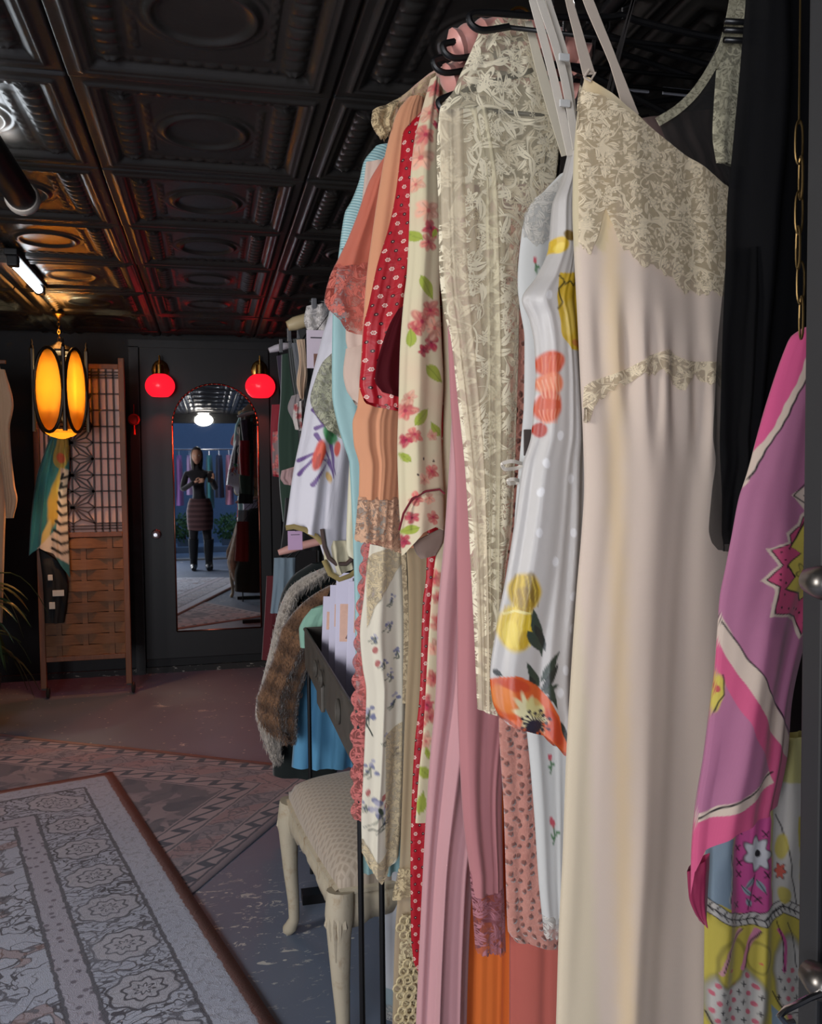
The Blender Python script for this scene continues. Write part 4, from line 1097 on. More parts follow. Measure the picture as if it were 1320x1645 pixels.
m_blackch = fabric('black_chiffon', (17, 17, 19), .85, alpha=.90, crease=.3, sheen=.0, spec=.1, tl=.0)
m_blacks = fabric('black_sheer', (20, 20, 22), .8, alpha=.55, crease=.2, sheen=.0, spec=.1)
m_pinksat = fabric('pink_satin', (214, 150, 140), .35, crease=.9, spec=.5)
def mk_velvet(T):
    u = T.uv(); d, c, p = T.voro(T.vm('ADD', u, T.scale(T.noise(u, 70, 2, color=True), .009)), 62, .75)
    hole = d.step(.36, .12); n = T.noise(u, 160, 3, .7); n2 = T.noise(u, 34, 3)
    col = T.mix(n2, tuple(lin((168, 106, 94))), tuple(lin((206, 148, 134)))); col = T.mix(n.step(.5, .7) * .4, col, tuple(lin((216, 164, 150)))); col = T.mix(hole * .8, col, tuple(lin((112, 66, 58))))
    return dict(color=col, rough=.8, sheen=.7, spec=.2, normal=T.bump((1 - hole) * .7 + n * .25, .8, .006))
m_velvet = M('rose_burnout_velvet', mk_velvet)
def mk_foulard(T):
    u = T.uv(); x, y, _ = T.sep(u); k = 1 / .0170
    gx, gy = x * k, y * k
    row = gy.floor(); par = (row * .5).fract() * 2
    fx = (gx + par * .5).fract() - .5; fy = gy.fract() - .5
    r = (fx * fx + fy * fy).sqrt(); th = T.atan2(fy, fx)
    alt = ((gx + par * .5).floor() * .5 + row * .25).fract() > .49
    ring = ((r - .17 - (th * 6.0).cos() * .03).abs()).step(.065, .03) * alt
    dotk = r.step(.21, .16) * (1 - alt); dotw = r.step(.065, .04)
    red = T.mix(T.noise(u, 5, 2), tuple(lin((148, 16, 30))), tuple(lin((188, 26, 42))))
    col = T.mix(ring, red, tuple(lin((226, 202, 190)))); col = T.mix(dotk * .92, col, tuple(lin((44, 20, 26)))); col = T.mix(dotw, col, tuple(lin((214, 196, 178))))
    cr = T.noise(u, 24, 3, .6, .7)
    return dict(color=col, rough=.42, spec=.4, normal=T.bump(cr, .4, .006), translucent=.05)
m_foul = M('red_foulard_silk', mk_foulard)
def mk_stripe_aqua(T):
    u = T.uv(); x, y, _ = T.sep(u); s_ = ((y + x * .25) * 1100.0).sin()
    return dict(color=T.mix(s_.step(-.2, .6), tuple(lin((136, 176, 182))), tuple(lin((178, 208, 208)))), rough=.5, spec=.4, normal=T.bump(s_ * .5 + T.noise(u, 30, 3), .3, .003), translucent=.1)
m_aquas = M('aqua_ribbed', mk_stripe_aqua)

# ------------------------------------------------------------------ front: cream slip dress (nearest of the gowns)
YA = 1.10
gA = garment('slip_dress', 'long cream slip dress with corded lace bust, in front of rack', 'dress', YA, (1010, 1660))
LA = [(938, 128), (929, 166), (921, 253), (919, 336), (921, 395), (927, 514), (931, 600), (936, 700), (938, 780), (934, 854), (926, 948), (918, 1065), (909, 1220), (903, 1381), (897, 1501), (893, 1642), (885, 1900)]
RA = [(1240, 285), (1250, 420), (1235, 600), (1230, 760), (1228, 1000), (1232, 1300), (1240, 1642), (1255, 1900)]
def paintA(p):
    n = len(p.x); ew = 1.0
    up = np.interp(p.x, [915, 938, 958, 980, 1005, 1030, 1060, 1100, 1165, 1250], [400, 395, 410, 330, 395, 425, 430, 470, 476, 490])
    s_ = wob(p.x * .13, 5, 4) * 9
    p.put((up + s_ - p.y) / 4, (212, 196, 164), 1.0)
    s_ = wob(p.x * .16, 9, 4) * 9; lo = np.interp(p.x, [920, 935, 985, 1010, 1040, 1070, 1100, 1150, 1250], [655, 640, 610, 595, 575, 560, 580, 585, 560])
    p.put((22 + s_ * 1.2 - np.abs(p.y - lo - 10)) / 4, (206, 194, 168), .0)
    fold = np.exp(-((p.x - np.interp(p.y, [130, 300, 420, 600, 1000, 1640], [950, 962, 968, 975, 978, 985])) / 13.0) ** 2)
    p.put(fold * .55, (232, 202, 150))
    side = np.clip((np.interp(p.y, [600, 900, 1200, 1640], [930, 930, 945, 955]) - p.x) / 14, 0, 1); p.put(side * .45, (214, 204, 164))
topA = [(938, 126), (946, 122), (956, 130), (985, 148), (1010, 172), (1050, 205), (1090, 240), (1130, 270), (1166, 302), (1240, 330)]
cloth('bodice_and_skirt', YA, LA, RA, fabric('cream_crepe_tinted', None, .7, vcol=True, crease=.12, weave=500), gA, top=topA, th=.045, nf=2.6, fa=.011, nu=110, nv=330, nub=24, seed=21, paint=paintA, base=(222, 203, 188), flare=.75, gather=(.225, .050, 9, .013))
# lace appliqué: a shaped relief layer standing on the bodice
def band(name, Y, up, lo, mat, parent, nu=60, nv=26, off=.0, th=.004, nf=3.4, fa=.010, seed=21, ragged=6.0, edgeY=None):
    "a thin textile layer between an upper and a lower edge, lying on the front of a garment at depth Y"
    x = np.linspace(up[0][0], up[-1][0], nu + 1)
    yu = np.interp(x, [p[0] for p in up], [p[1] for p in up]); yl = np.interp(x, [p[0] for p in lo], [p[1] for p in lo]) + wob(x * .17, seed, 5) * ragged
    V = []; UV = []; F = []
    for j in range(nv + 1):
        for i in range(nu + 1):
            q = P(x[i], yu[i] + (yl[i] - yu[i]) * j / nv, Y if edgeY is None else float(np.interp(i / nu, [0, .12, 1], [edgeY, Y, Y]))); V.append((q[0], off, q[2])); UV.append((q[0], q[2]))
    k = nu + 1
    for j in range(nv):
        for i in range(nu): F.append((j * k + i, j * k + i + 1, (j + 1) * k + i + 1, (j + 1) * k + i))
    return V, F, UV
def drape_on(target, V, lift=.003):
    "drop the layer's depth onto the front of the target cloth"
    from mathutils.bvhtree import BVHTree
    me = target.data; rw = root_inv(target).inverted()
    bv = BVHTree.FromPolygons([rw @ v.co for v in me.vertices], [tuple(p.vertices) for p in me.polygons])
    out = []; last = None
    for x, _, z in V:
        h = bv.ray_cast(Vector((x, -1.0, z)), Vector((0, 1, 0)))
        if h[0] is None:
            n_ = bv.find_nearest(Vector((x, (last or 1.1), z))); y = n_[0].y
        else: y = h[0].y
        last = y; out.append((x, y - lift, z))
    return out
body = gA.children[0]
def applique(name, Y, up, lo, mat, parent, target, lift=.003, **kw):
    V, F, UV = band(name, Y, up, lo, mat, parent, **kw); V = drape_on(target, V, lift)
    return mesh_obj(name, V, F, mat, parent, True, uvs=UV)
Yf = YA - .042
applique('bust_lace', Yf, [(924, 180), (938, 128), (948, 124), (985, 142), (1010, 164), (1050, 196), (1090, 230), (1130, 260), (1166, 290), (1200, 302)], [(922, 395), (938, 392), (960, 405), (982, 330), (1005, 395), (1030, 425), (1060, 432), (1100, 470), (1166, 474), (1200, 470)], m_cord, gA, body, nu=90, nv=60, ragged=7, edgeY=YA)
applique('waist_lace', Yf, [(934, 622), (955, 612), (985, 602), (1015, 590), (1040, 572), (1070, 562), (1100, 580), (1150, 583), (1200, 575)], [(934, 680), (955, 672), (985, 628), (1015, 612), (1040, 600), (1070, 600), (1090, 632), (1110, 605), (1150, 622), (1200, 600)], m_cord, gA, body, nu=80, nv=16, ragged=8, seed=4, edgeY=YA)
sY = YA - .012
ribbon('strap', [P(946, 120, sY), P(930, 60, sY + .01), P(912, -10, sY + .03), P(905, -60, sY + .05)], [.018, .014, .011, .011], m_strap, gA)
ribbon('strap', [P(1016, 186, sY + .030), P(1006, 160, sY + .034), P(985, 100, sY + .04), P(950, 15, sY + .05), P(925, -50, sY + .055)], [.020, .019, .013, .016, .013], m_strap, gA)
MB().tube([P(938, 124, sY - .003), P(946, 112, sY - .003), P(956, 117, sY - .003), P(948, 130, sY - .003), P(938, 124, sY - .003)], .0018, 6).build('strap_ring', m_strap, gA)

# ------------------------------------------------------------------ satin slip with poppy print
YB = 1.19
def paintB(p):
    for (x, y) in [(862, 640), (868, 745), (859, 790), (856, 853), (910, 853), (908, 955), (906, 1005), (895, 1070), (888, 1105), (905, 1145), (918, 1180), (888, 700), (905, 770), (880, 900), (890, 500), (872, 480), (925, 1100)]:
        p.ell(x, y, 5, 7.5, .1, (236, 236, 238), .75)
    # upper yellow bud
    p.ell(888, 400, 15, 13, .2, (222, 184, 40)); p.ell(903, 386, 10, 8, .6, (120, 92, 30)); p.ell(890, 405, 6, 9, .3, (244, 216, 90), .8)
    p.poly([(886, 446), (926, 440), (930, 566), (905, 566), (893, 545), (884, 500)], (214, 178, 44)); p.ell(905, 515, 12, 30, .1, (234, 206, 96), .6)
    p.stroke([(886, 450), (896, 458), (886, 470), (892, 490), (884, 500)], 2.5, (80, 70, 20)); p.stroke([(896, 462), (905, 456), (912, 464), (918, 458)], 2.5, (70, 60, 24)); p.ell(918, 555, 12, 6, 0, (200, 110, 60), .8)
    # red ranunculus: three stacked lobes
    p.ell(876, 586, 19, 20, 0, (206, 74, 34)); p.ell(876, 618, 17, 18, 0, (226, 120, 78)); p.ell(873, 655, 18, 26, 0, (208, 80, 40)); p.ell(862, 692, 9, 12, .2, (176, 44, 24))
    for k in range(6):
        p.stroke([(862 + k * 5, 612 - k), (866 + k * 4, 640 + k)], 1.6, (244, 176, 140), .7); p.stroke([(862 + k * 5, 660), (868 + k * 3, 682)], 1.6, (240, 150, 110), .6); p.stroke([(864 + k * 5, 574), (866 + k * 4, 600)], 1.5, (232, 130, 84), .6)
    # yellow tulip
    p.ell(836, 948, 22, 30, .15, (206, 172, 34)); p.ell(824, 1005, 26, 38, .12, (224, 192, 44)); p.ell(836, 960, 14, 22, .1, (150, 116, 26), .8); p.ell(845, 940, 8, 26, -.1, (112, 88, 26), .7)
    for k in range(9):
        p.stroke([(806 + k * 5, 1040 - abs(k - 4) * 2), (803 + k * 5.4, 1000), (808 + k * 4.6, 972)], 1.5, (246, 222, 110) if k % 2 else (186, 150, 34), .6); p.stroke([(820 + k * 4, 972), (820 + k * 4.2, 945), (824 + k * 3, 922)], 1.5, (236, 206, 84) if k % 2 else (120, 92, 24), .6)
    p.stroke([(806, 985), (820, 978), (845, 982)], 3, (240, 226, 150)); p.ell(815, 1015, 10, 22, .15, (240, 214, 84), .7); p.ell(832, 1025, 7, 16, .1, (190, 150, 30), .6)
    # foliage
    g = (44, 60, 48); gd = (28, 38, 34)
    p.leaf(846, 975, 862, 1050, 8, g); p.leaf(850, 1000, 866, 1040, 6, gd); p.leaf(838, 1010, 856, 1040, 8, g); p.leaf(857, 1090, 888, 1040, 6, g); p.leaf(855, 1100, 838, 1058, 7, g); p.leaf(860, 1105, 884, 1060, 6, gd)
    p.leaf(862, 1108, 885, 1092, 5, g); p.leaf(866, 1118, 882, 1110, 5, gd); p.leaf(848, 1095, 840, 1080, 5, gd); p.leaf(870, 1090, 882, 1130, 5, g); p.leaf(790, 1075, 804, 1082, 5, gd); p.leaf(888, 1150, 900, 1196, 6, gd)
    # poppy at the hem
    p.poly([(784, 1092), (800, 1084), (826, 1082), (850, 1092), (868, 1112), (884, 1140), (894, 1175), (903, 1214), (880, 1196), (855, 1182), (820, 1166), (798, 1148), (786, 1120)], (216, 92, 34))
    p.ell(806, 1120, 16, 26, -.5, (232, 138, 60), .8); p.ell(820, 1096, 22, 10, .2, (196, 62, 28), .8); p.ell(878, 1160, 10, 30, -.35, (190, 56, 26), .8)
    p.ell(843, 1140, 22, 36, -.5, (232, 224, 178), 1, .15, 9, .18); p.ell(850, 1130, 12, 18, -.5, (206, 196, 120), .7)
    p.ell(848, 1160, 13, 11, 0, (26, 20, 40))
    for k in range(16):
        a = 2 * PI * k / 16; rr = 22 if k % 2 else 17
        p.stroke([(850, 1157), (850 + math.cos(a) * rr, 1155 + math.sin(a) * rr * .95)], 1.8, (34, 26, 50)); p.ell(850 + math.cos(a) * rr, 1155 + math.sin(a) * rr * .95, 2.6, 2.6, 0, (30, 22, 48))
    p.stroke([(800, 1150), (840, 1172), (880, 1190), (903, 1212)], 5, (150, 60, 40), .8)
gB = garment('satin_slip', 'white satin slip printed with poppies and yellow tulips', 'slip', YB, (860, 1200))
LB = [(916, 246), (904, 290), (889, 328), (883, 395), (862, 443), (838, 482), (850, 512), (858, 553), (860, 600), (857, 650), (853, 700), (840, 745), (827, 836), (812, 929), (797, 1009), (787, 1088), (791, 1126), (803, 1154)]
RB = [(922, 246), (924, 350), (930, 440), (938, 566), (950, 700), (956, 900), (952, 1100), (948, 1215)]
cloth('body', YB, LB, RB, m_satinv, gB, bot=[(800, 1152), (820, 1166), (845, 1174), (875, 1184), (901, 1212), (925, 1214), (946, 1208)], th=.026, nf=1.5, fa=.011, nu=96, nv=420, nub=16, seed=33, paint=paintB, base=(198, 194, 191))
m_strapw = fabric('white_satin_strap', (232, 224, 212), .4, crease=.1)
def strapB(a, b, c, w=.011, yo=0): return ribbon('strap', [P(a[0], a[1], YB - .012 + yo), P(b[0], b[1], YB + yo), P(c[0], c[1], YB + .02 + yo)], w, m_strapw, gB)
strapB((917, 250), (890, 130), (856, 0), .013); strapB((926, 240), (905, 120), (866, -5), .012, -.01); strapB((922, 200), (912, 110), (880, 0), .010, .012)
for (x, y) in ((907, 166), (906, 92)):
    q = P(x, y, YB - .022); MB().box(tuple(q), (.016, .004, .010), bev=.001).build('strap_slider', m_white, gB)

# ------------------------------------------------------------------ white rosebud nightgown
YC = 1.25
def paintC(p):
    for (x, y, s_) in ((886, 1330, 1.0), (882, 1222, .8), (858, 428, .7), (884, 1440, .0), (868, 560, 0)):
        if s_ == 0: continue
        p.stroke([(x - 2, y - 8 * s_), (x, y + 10 * s_), (x - 1, y + 22 * s_)], 2.2, (70, 112, 74)); p.leaf(x, y + 6 * s_, x + 9 * s_, y - 2 * s_, 2.6 * s_, (78, 124, 82)); p.leaf(x, y + 12 * s_, x - 7 * s_, y + 6 * s_, 2.4 * s_, (78, 124, 82)); p.ell(x - 4 * s_, y - 13 * s_, 4 * s_, 7 * s_, -.2, (196, 84, 98))
gC = garment('rosebud_nightgown', 'white nightgown with embroidered rosebuds and lace hem', 'nightgown', YC, (885, 1495))
LC = [(899, 280), (880, 300), (849, 337), (838, 371), (831, 456), (834, 490), (842, 545), (841, 648), (838, 690), (826, 836), (822, 930), (828, 1050), (846, 1180), (857, 1301), (865, 1421), (871, 1480)]
RC = [(960, 260), (970, 420), (955, 700), (950, 1000), (945, 1200), (930, 1480)]
cb = cloth('body', YC, LC, RC, m_vcol, gC, th=.016, nf=1.6, fa=.006, nu=60, nv=260, nub=14, seed=41, paint=paintC, base=(208, 209, 207))
cloth('lace_hem', YC - .001, [(870, 1468), (873, 1500)], [(930, 1468), (929, 1500)], lace('white_lace', (214, 210, 204), net=.5, solid=1.0, fsc=44, vsc=40, vw=.06), gC, th=.018, nf=1.6, fa=.006, nu=50, nv=10, seed=41, scal=(.012, .004), flare=0)
applique('neck_lace', YC - .014, [(843, 345), (862, 316), (885, 298), (905, 280)], [(840, 372), (862, 398), (885, 380), (905, 350)], lace('white_lace2', (206, 202, 194), net=.5, solid=1.0, fsc=40, vsc=36, vw=.06), gC, cb, nu=40, nv=14, ragged=4, seed=3)
for (x0, y0, s_) in ((838, 745, 1.0), (833, 772, .55)):
    q = [P(x0, y0, YC - .02), P(x0 - 16 * s_, y0 - 4 * s_, YC - .03), P(x0 - 32 * s_, y0 + 1 * s_, YC - .03), P(x0 - 26 * s_, y0 + 9 * s_, YC - .03), P(x0 - 8 * s_, y0 + 7 * s_, YC - .02), P(x0, y0 + 2, YC - .02)]
    ribbon('ribbon_bow', q, .0055, m_strapw, gC, side=(.1, .2, 1))
q0, q1 = P(841, 690, YC - .018), P(853, 732, YC - .018)
MB().box(tuple((q0 + q1) / 2), (abs(q1[0] - q0[0]), .003, abs(q0[2] - q1[2])), bev=.001).build('care_label', plain('grey_label', (74, 66, 62), .7), gC)

# ------------------------------------------------------------------ ivory lace peignoir
YF_ = 1.335
gF = garment('lace_peignoir', 'sheer ivory lace peignoir on black hanger with long front panel', 'peignoir', YF_, (785, 1150))
LF = [(768, 56), (752, 92), (738, 122), (728, 146), (706, 176), (701, 258), (704, 334), (705, 425), (712, 498), (723, 540), (735, 644), (747, 760), (754, 878), (761, 1018), (766, 1138)]
RF = [(848, 30), (872, 130), (898, 225), (893, 285), (842, 357), (832, 425), (834, 498), (830, 667), (823, 836), (811, 924), (800, 1149)]
cloth('lace_body', YF_, LF, RF, m_lace_iv, gF, top=[(770, 52), (800, 28), (848, 28)], th=.016, nf=1.7, fa=.006, nu=70, nv=200, nub=20, seed=51)
cloth('tulle_panel', YF_ - .006, [(745, 170), (770, 300), (772, 450), (775, 700), (780, 900), (785, 1135)], [(795, 180), (806, 300), (812, 450), (815, 650), (806, 900), (799, 1140)], m_tulle, gF, th=.012, nf=2.0, fa=.006, nu=40, nv=120, seed=52)
cloth('tulle_panel', YF_ - .004, [(706, 180), (708, 320), (712, 440), (728, 560), (752, 760), (764, 1000), (768, 1138)], [(760, 175), (762, 320), (768, 440), (776, 560), (786, 760), (788, 1000), (786, 1140)], fabric('ivory_tulle_dense', (236, 222, 196), .85, alpha=.42, crease=.4), gF, th=.012, nf=2.2, fa=.006, nu=40, nv=120, seed=57)
ribbon('neck_placket', [P(848, 34, YF_ - .02), P(868, 110, YF_ - .02), P(888, 180, YF_ - .02), P(908, 250, YF_ - .018)], [.012, .017, .017, .014], fabric('ivory_satin', (228, 218, 196), .5, crease=.15), gF, side=(1, 0, .3))
hq = P(706, 172, YF_ + .02); hanger((hq[0], hq[2]), YF_ + .01, 'black plastic hanger inside the ivory lace peignoir', xr=.58)

# ------------------------------------------------------------------ rose velvet, mauve slip, pink gown, coral, orange
YE = 1.40
g = garment('velvet_dress', 'dusty rose burnout velvet dress with dotted texture', 'dress', YE, (850, 1520))
cloth('body', YE, [(822, 330), (812, 500), (806, 800), (800, 1000), (801, 1160), (809, 1301), (813, 1441), (815, 1493), (829, 1513)], [(960, 330), (960, 800), (955, 1160), (940, 1513)], m_velvet, g, bot=[(817, 1500), (829, 1513), (850, 1519), (877, 1524), (940, 1520)], th=.018, nf=1.6, fa=.006, nu=70, nv=120, seed=61)
YG = 1.435
g = garment('mauve_slip', 'mauve satin slip with a scalloped lace hem', 'slip', YG, (785, 1530))
LG = [(716, 420), (722, 620), (732, 800), (734, 1000), (734, 1100), (738, 1220), (744, 1321), (755, 1405)]
RG = [(940, 420), (900, 800), (830, 1100), (806, 1300), (808, 1405)]
cloth('body', YG, LG, RG, m_mauve, g, bot=[(755, 1405), (764, 1440), (785, 1440), (808, 1425)], th=.016, nf=1.4, fa=.007, nu=50, nv=110, seed=62)
cloth('lace_hem', YG - .002, [(754, 1400), (759, 1461), (763, 1522)], [(809, 1418), (812, 1530)], m_mauvel, g, top=[(754, 1398), (770, 1432), (790, 1438), (809, 1425)], bot=[(763, 1524), (780, 1531), (809, 1530)], th=.018, nf=1.4, fa=.007, nu=60, nv=26, seed=62, scal=(.014, .004))
YH = 1.475
g = garment('pink_gown', 'long pale pink nylon gown hanging beside the mauve slip', 'gown', YH, (706, 1645))
cloth('body', YH, [(735, 300), (728, 600), (723, 714), (714, 854), (702, 1000), (700, 1100), (690, 1220), (682, 1341), (676, 1461), (668, 1642), (660, 1850)], [(930, 300), (880, 800), (800, 1200), (760, 1405), (750, 1642), (748, 1850)], m_pink, g, th=.026, nf=2.2, fa=.013, nu=60, nv=110, seed=63)
YO2 = 1.515
g = garment('coral_gown', 'coral crepe gown whose skirt shows below the velvet dress', 'gown', YO2, (858, 1645))
cloth('body', YO2, [(805, 500), (812, 1000), (818, 1500), (818, 1645), (818, 1850)], [(980, 500), (970, 1000), (960, 1645), (960, 1850)], m_coral, g, th=.014, nf=2, fa=.005, nu=40, nv=70, seed=64)
YO1 = 1.555
g = garment('orange_gown', 'bright orange jersey gown showing between pink and coral skirts', 'gown', YO1, (780, 1645))
cloth('body', YO1, [(742, 500), (744, 1000), (744, 1500), (742, 1645), (740, 1850)], [(950, 500), (940, 1000), (930, 1645), (930, 1850)], m_orange, g, th=.012, nf=4, fa=.007, nu=50, nv=70, seed=65)
# ------------------------------------------------------------------ floral robe
YJ = 1.56
cf = dict(rose=(206, 96, 96), mag=(176, 36, 74), peach=(226, 164, 140), lime=(164, 178, 72), olive=(132, 148, 58), ink=(70, 50, 50))
def floral(p, marks):
    for kd, x, y, r in marks:
        rr = np.random.default_rng(int(x * 7 + y))
        if kd == 'l':
            a = rr.uniform(0, 6.28); p.leaf(x - math.cos(a) * r, y - math.sin(a) * r, x + math.cos(a) * r, y + math.sin(a) * r, r * .5, cf['lime'], 1, cf['olive'])
        elif kd == 'f': p.flower(x, y, r, cf['rose'], cf['peach'], 5, rr.uniform(0, 6), 1.1, cf['mag'])
        elif kd == 'm': p.flower(x, y, r, cf['mag'], cf['rose'], 5, rr.uniform(0, 6), 1.1, (120, 20, 50))
        elif kd == 'p': p.flower(x, y, r, cf['peach'], (232, 190, 168), 5, rr.uniform(0, 6), 1.1, cf['rose'])
        elif kd == 'w': p.ell(x, y, r * .7, r, rr.uniform(0, 3), (230, 190, 166), .38, .8)
        elif kd == 'd': p.ell(x, y, 1.6, 2.2, 0, cf['ink'])
MJ = [('w', 690, 160, 30), ('w', 676, 250, 26), ('w', 684, 350, 30), ('w', 690, 520, 34), ('w', 660, 600, 26), ('w', 690, 640, 24), ('w', 652, 690, 24), ('w', 690, 760, 26), ('w', 664, 820, 30), ('w', 696, 980, 26), ('w', 690, 1120, 30), ('f', 696, 150, 13), ('f', 701, 176, 11), ('p', 686, 190, 15), ('m', 697, 205, 8), ('f', 678, 225, 18), ('p', 672, 260, 20), ('p', 682, 345, 20), ('m', 688, 372, 15), ('f', 682, 395, 15), ('l', 662, 380, 16), ('p', 665, 300, 14), ('l', 681, 466, 20), ('l', 694, 380, 8), ('f', 688, 500, 17), ('f', 672, 520, 18), ('m', 690, 552, 14), ('m', 676, 566, 10), ('p', 694, 530, 18), ('f', 662, 532, 11), ('l', 656, 545, 15), ('l', 694, 602, 20), ('l', 672, 672, 18), ('f', 648, 660, 16), ('p', 655, 640, 11), ('m', 650, 708, 11), ('f', 662, 700, 12), ('l', 697, 690, 14), ('l', 646, 735, 12), ('d', 676, 736, 0), ('d', 694, 742, 0), ('f', 690, 758, 12), ('p', 676, 770, 11), ('d', 666, 762, 0), ('f', 664, 800, 12), ('m', 658, 830, 10), ('p', 684, 800, 10), ('l', 652, 850, 15), ('m', 646, 868, 10), ('f', 690, 830, 11), ('m', 683, 905, 15), ('f', 698, 930, 14), ('f', 704, 1000, 14), ('l', 690, 928, 12), ('f', 702, 960, 12), ('p', 696, 1040, 13), ('f', 694, 1090, 14), ('m', 686, 1130, 14), ('f', 690, 1150, 13), ('p', 684, 1190, 14), ('l', 680, 1240, 17), ('l', 676, 1290, 18), ('l', 686, 1210, 10), ('f', 676, 1160, 9), ('p', 690, 700, 9)]
gJ = garment('floral_robe', 'cream robe printed with pink blossoms and lime leaves', 'robe', YJ, (690, 1320))
cloth('body', YJ + .012, [(705, 130), (704, 300), (712, 600), (702, 880), (698, 905), (690, 996), (679, 1182), (674, 1229), (667, 1322)], [(900, 130), (880, 600), (850, 1000), (830, 1322)], m_vcol, gJ, th=.010, nf=1.6, fa=.005, nu=80, nv=300, nub=12, seed=71, paint=lambda p: floral(p, MJ), base=(222, 212, 178))
cloth('sleeve', YJ - .008, [(691, 128), (676, 182), (665, 228), (659, 289), (657, 365), (653, 441), (648, 484), (642, 565), (640, 646), (638, 726), (640, 800), (643, 850)], [(706, 130), (704, 213), (706, 304), (708, 395), (706, 470), (709, 540), (712, 613), (709, 694), (712, 775), (714, 800)], m_vcol, gJ, bot=[(642, 850), (650, 822), (664, 800), (684, 788), (706, 786), (714, 792)], th=.024, nf=1.2, fa=.006, nu=60, nv=300, nub=16, seed=72, paint=lambda p: floral(p, MJ), base=(220, 210, 176))
cuff = cloth('cuff', YJ - .010, [(642, 815), (642, 850), (645, 895)], [(712, 775), (713, 855)], m_vcol, gJ, top=[(642, 848), (650, 822), (664, 800), (684, 788), (706, 786), (713, 790)], bot=[(645, 893), (660, 880), (680, 856), (700, 846), (713, 852)], th=.030, nf=1.2, fa=.004, nu=60, nv=60, nub=16, seed=72, paint=lambda p: floral(p, MJ), base=(222, 210, 180))
cloth('cuff_lining', YJ + .004, [(662, 872), (668, 888), (676, 898)], [(714, 846), (712, 868), (700, 892)], fabric('lining_beige', (150, 130, 118), .7), gJ, th=.006, nf=1, fa=.002, nu=16, nv=16, seed=75)
MB().tube([P(x, y, YJ - .036) for x, y in ((641, 852), (648, 825), (662, 801), (684, 789), (706, 786), (714, 793))], .0022, 6).build('piping', fabric('wine_piping', (120, 30, 44), .5), gJ, True)
# ------------------------------------------------------------------ red foulard robe
YK = 1.615
gK = garment('red_robe', 'red silk robe with tiny white and black medallions', 'robe', YK, (672, 1560))
cloth('body', YK + .010, [(690, 160), (690, 600), (684, 930), (679, 964), (674, 1113), (665, 1206), (660, 1322), (659, 1420), (660, 1508), (664, 1540)], [(860, 160), (850, 600), (800, 1100), (780, 1560)], m_foul, gK, bot=[(664, 1545), (672, 1564), (780, 1580)], th=.010, nf=1.6, fa=.005, nu=50, nv=90, seed=81)
cloth('sleeve', YK - .008, [(676, 180), (660, 196), (647, 214), (642, 258), (634, 319), (624, 365), (606, 425), (590, 498), (584, 520), (580, 581), (577, 620), (583, 640)], [(694, 180), (690, 300), (680, 420), (668, 520), (664, 600), (662, 640), (660, 660)], m_foul, gK, bot=[(582, 640), (594, 646), (612, 650), (640, 656), (662, 662)], th=.030, nf=1.3, fa=.010, nu=56, nv=100, seed=82, flare=.8)
m_fold_shade = fabric('dark_red_fold_shade', (66, 6, 16), .7, crease=.6, sheen=.0, spec=.1, tl=.0)  # dark sheet on the sleeve: the shade of its deep fold, put in as colour
cloth('sleeve_fold_shade', YK - .058, [(640, 496), (626, 520), (613, 555), (604, 590), (602, 612), (614, 630)], [(656, 486), (660, 560), (658, 600), (654, 640)], m_fold_shade, gK, th=.004, nf=1.5, fa=.004, nu=24, nv=30, seed=83)
# ------------------------------------------------------------------ peach negligee with lace cuffs
YL = 1.67
gL = garment('peach_negligee', 'sheer peach negligee with pleated sleeve and lace cuff', 'negligee', YL, (606, 872))
cloth('body', YL + .012, [(668, 150), (660, 400), (650, 700), (646, 880)], [(850, 150), (840, 500), (830, 880)], m_peach, gL, th=.010, nf=2, fa=.005, nu=36, nv=50, seed=91)
cloth('sleeve', YL - .004, [(654, 158), (640, 176), (628, 210), (618, 250), (606, 319), (597, 380), (589, 441), (583, 520), (578, 600), (574, 652), (566, 680), (568, 712), (577, 750), (576, 803)], [(680, 158), (676, 300), (668, 500), (660, 650), (652, 760), (648, 803)], m_peach, gL, th=.024, nf=2.6, fa=.005, nu=60, nv=110, seed=92, flare=.8)
cloth('lace_cuff', YL - .006, [(575, 798), (572, 835), (569, 866)], [(650, 798), (649, 890)], m_peachl, gL, bot=[(569, 866), (585, 870), (604, 872), (630, 882), (649, 888)], th=.028, nf=3.2, fa=.006, nu=50, nv=24, seed=92, scal=(.016, .004))
hq = P(642, 168, YL); hanger((hq[0] + .01, hq[2]), YL + .02, 'black hanger under the sheer peach negligee')
# collar lace piece and blouse in front of it
YP = 1.70
gP = garment('lace_collar_bedjacket', 'pale pink bed jacket with crocheted lace collar', 'bed jacket', YP, (690, 300))
cloth('body', YP, [(640, 165), (632, 190), (634, 260), (648, 420)], [(830, 130), (830, 420)], fabric('pale_pink_silk', (222, 184, 166), .6, crease=.4), gP, top=[(640, 160), (668, 135), (690, 118), (740, 90), (830, 100)], th=.014, nf=2, fa=.005, nu=36, nv=40, seed=95)
rq = P(606, 185, YP - .01)
cloth('lace_collar', YP - .012, [(598, 178), (596, 195), (604, 215), (612, 222)], [(700, 118), (690, 150), (672, 185), (660, 205)], lace('crochet', (204, 182, 142), net=.5, solid=1.0, fsc=46, vsc=44, vw=.07), gP, top=[(598, 178), (612, 170), (640, 160), (668, 136), (700, 116)], th=.018, nf=2.4, fa=.010, nu=50, nv=30, seed=96, scal=(.02, .004))
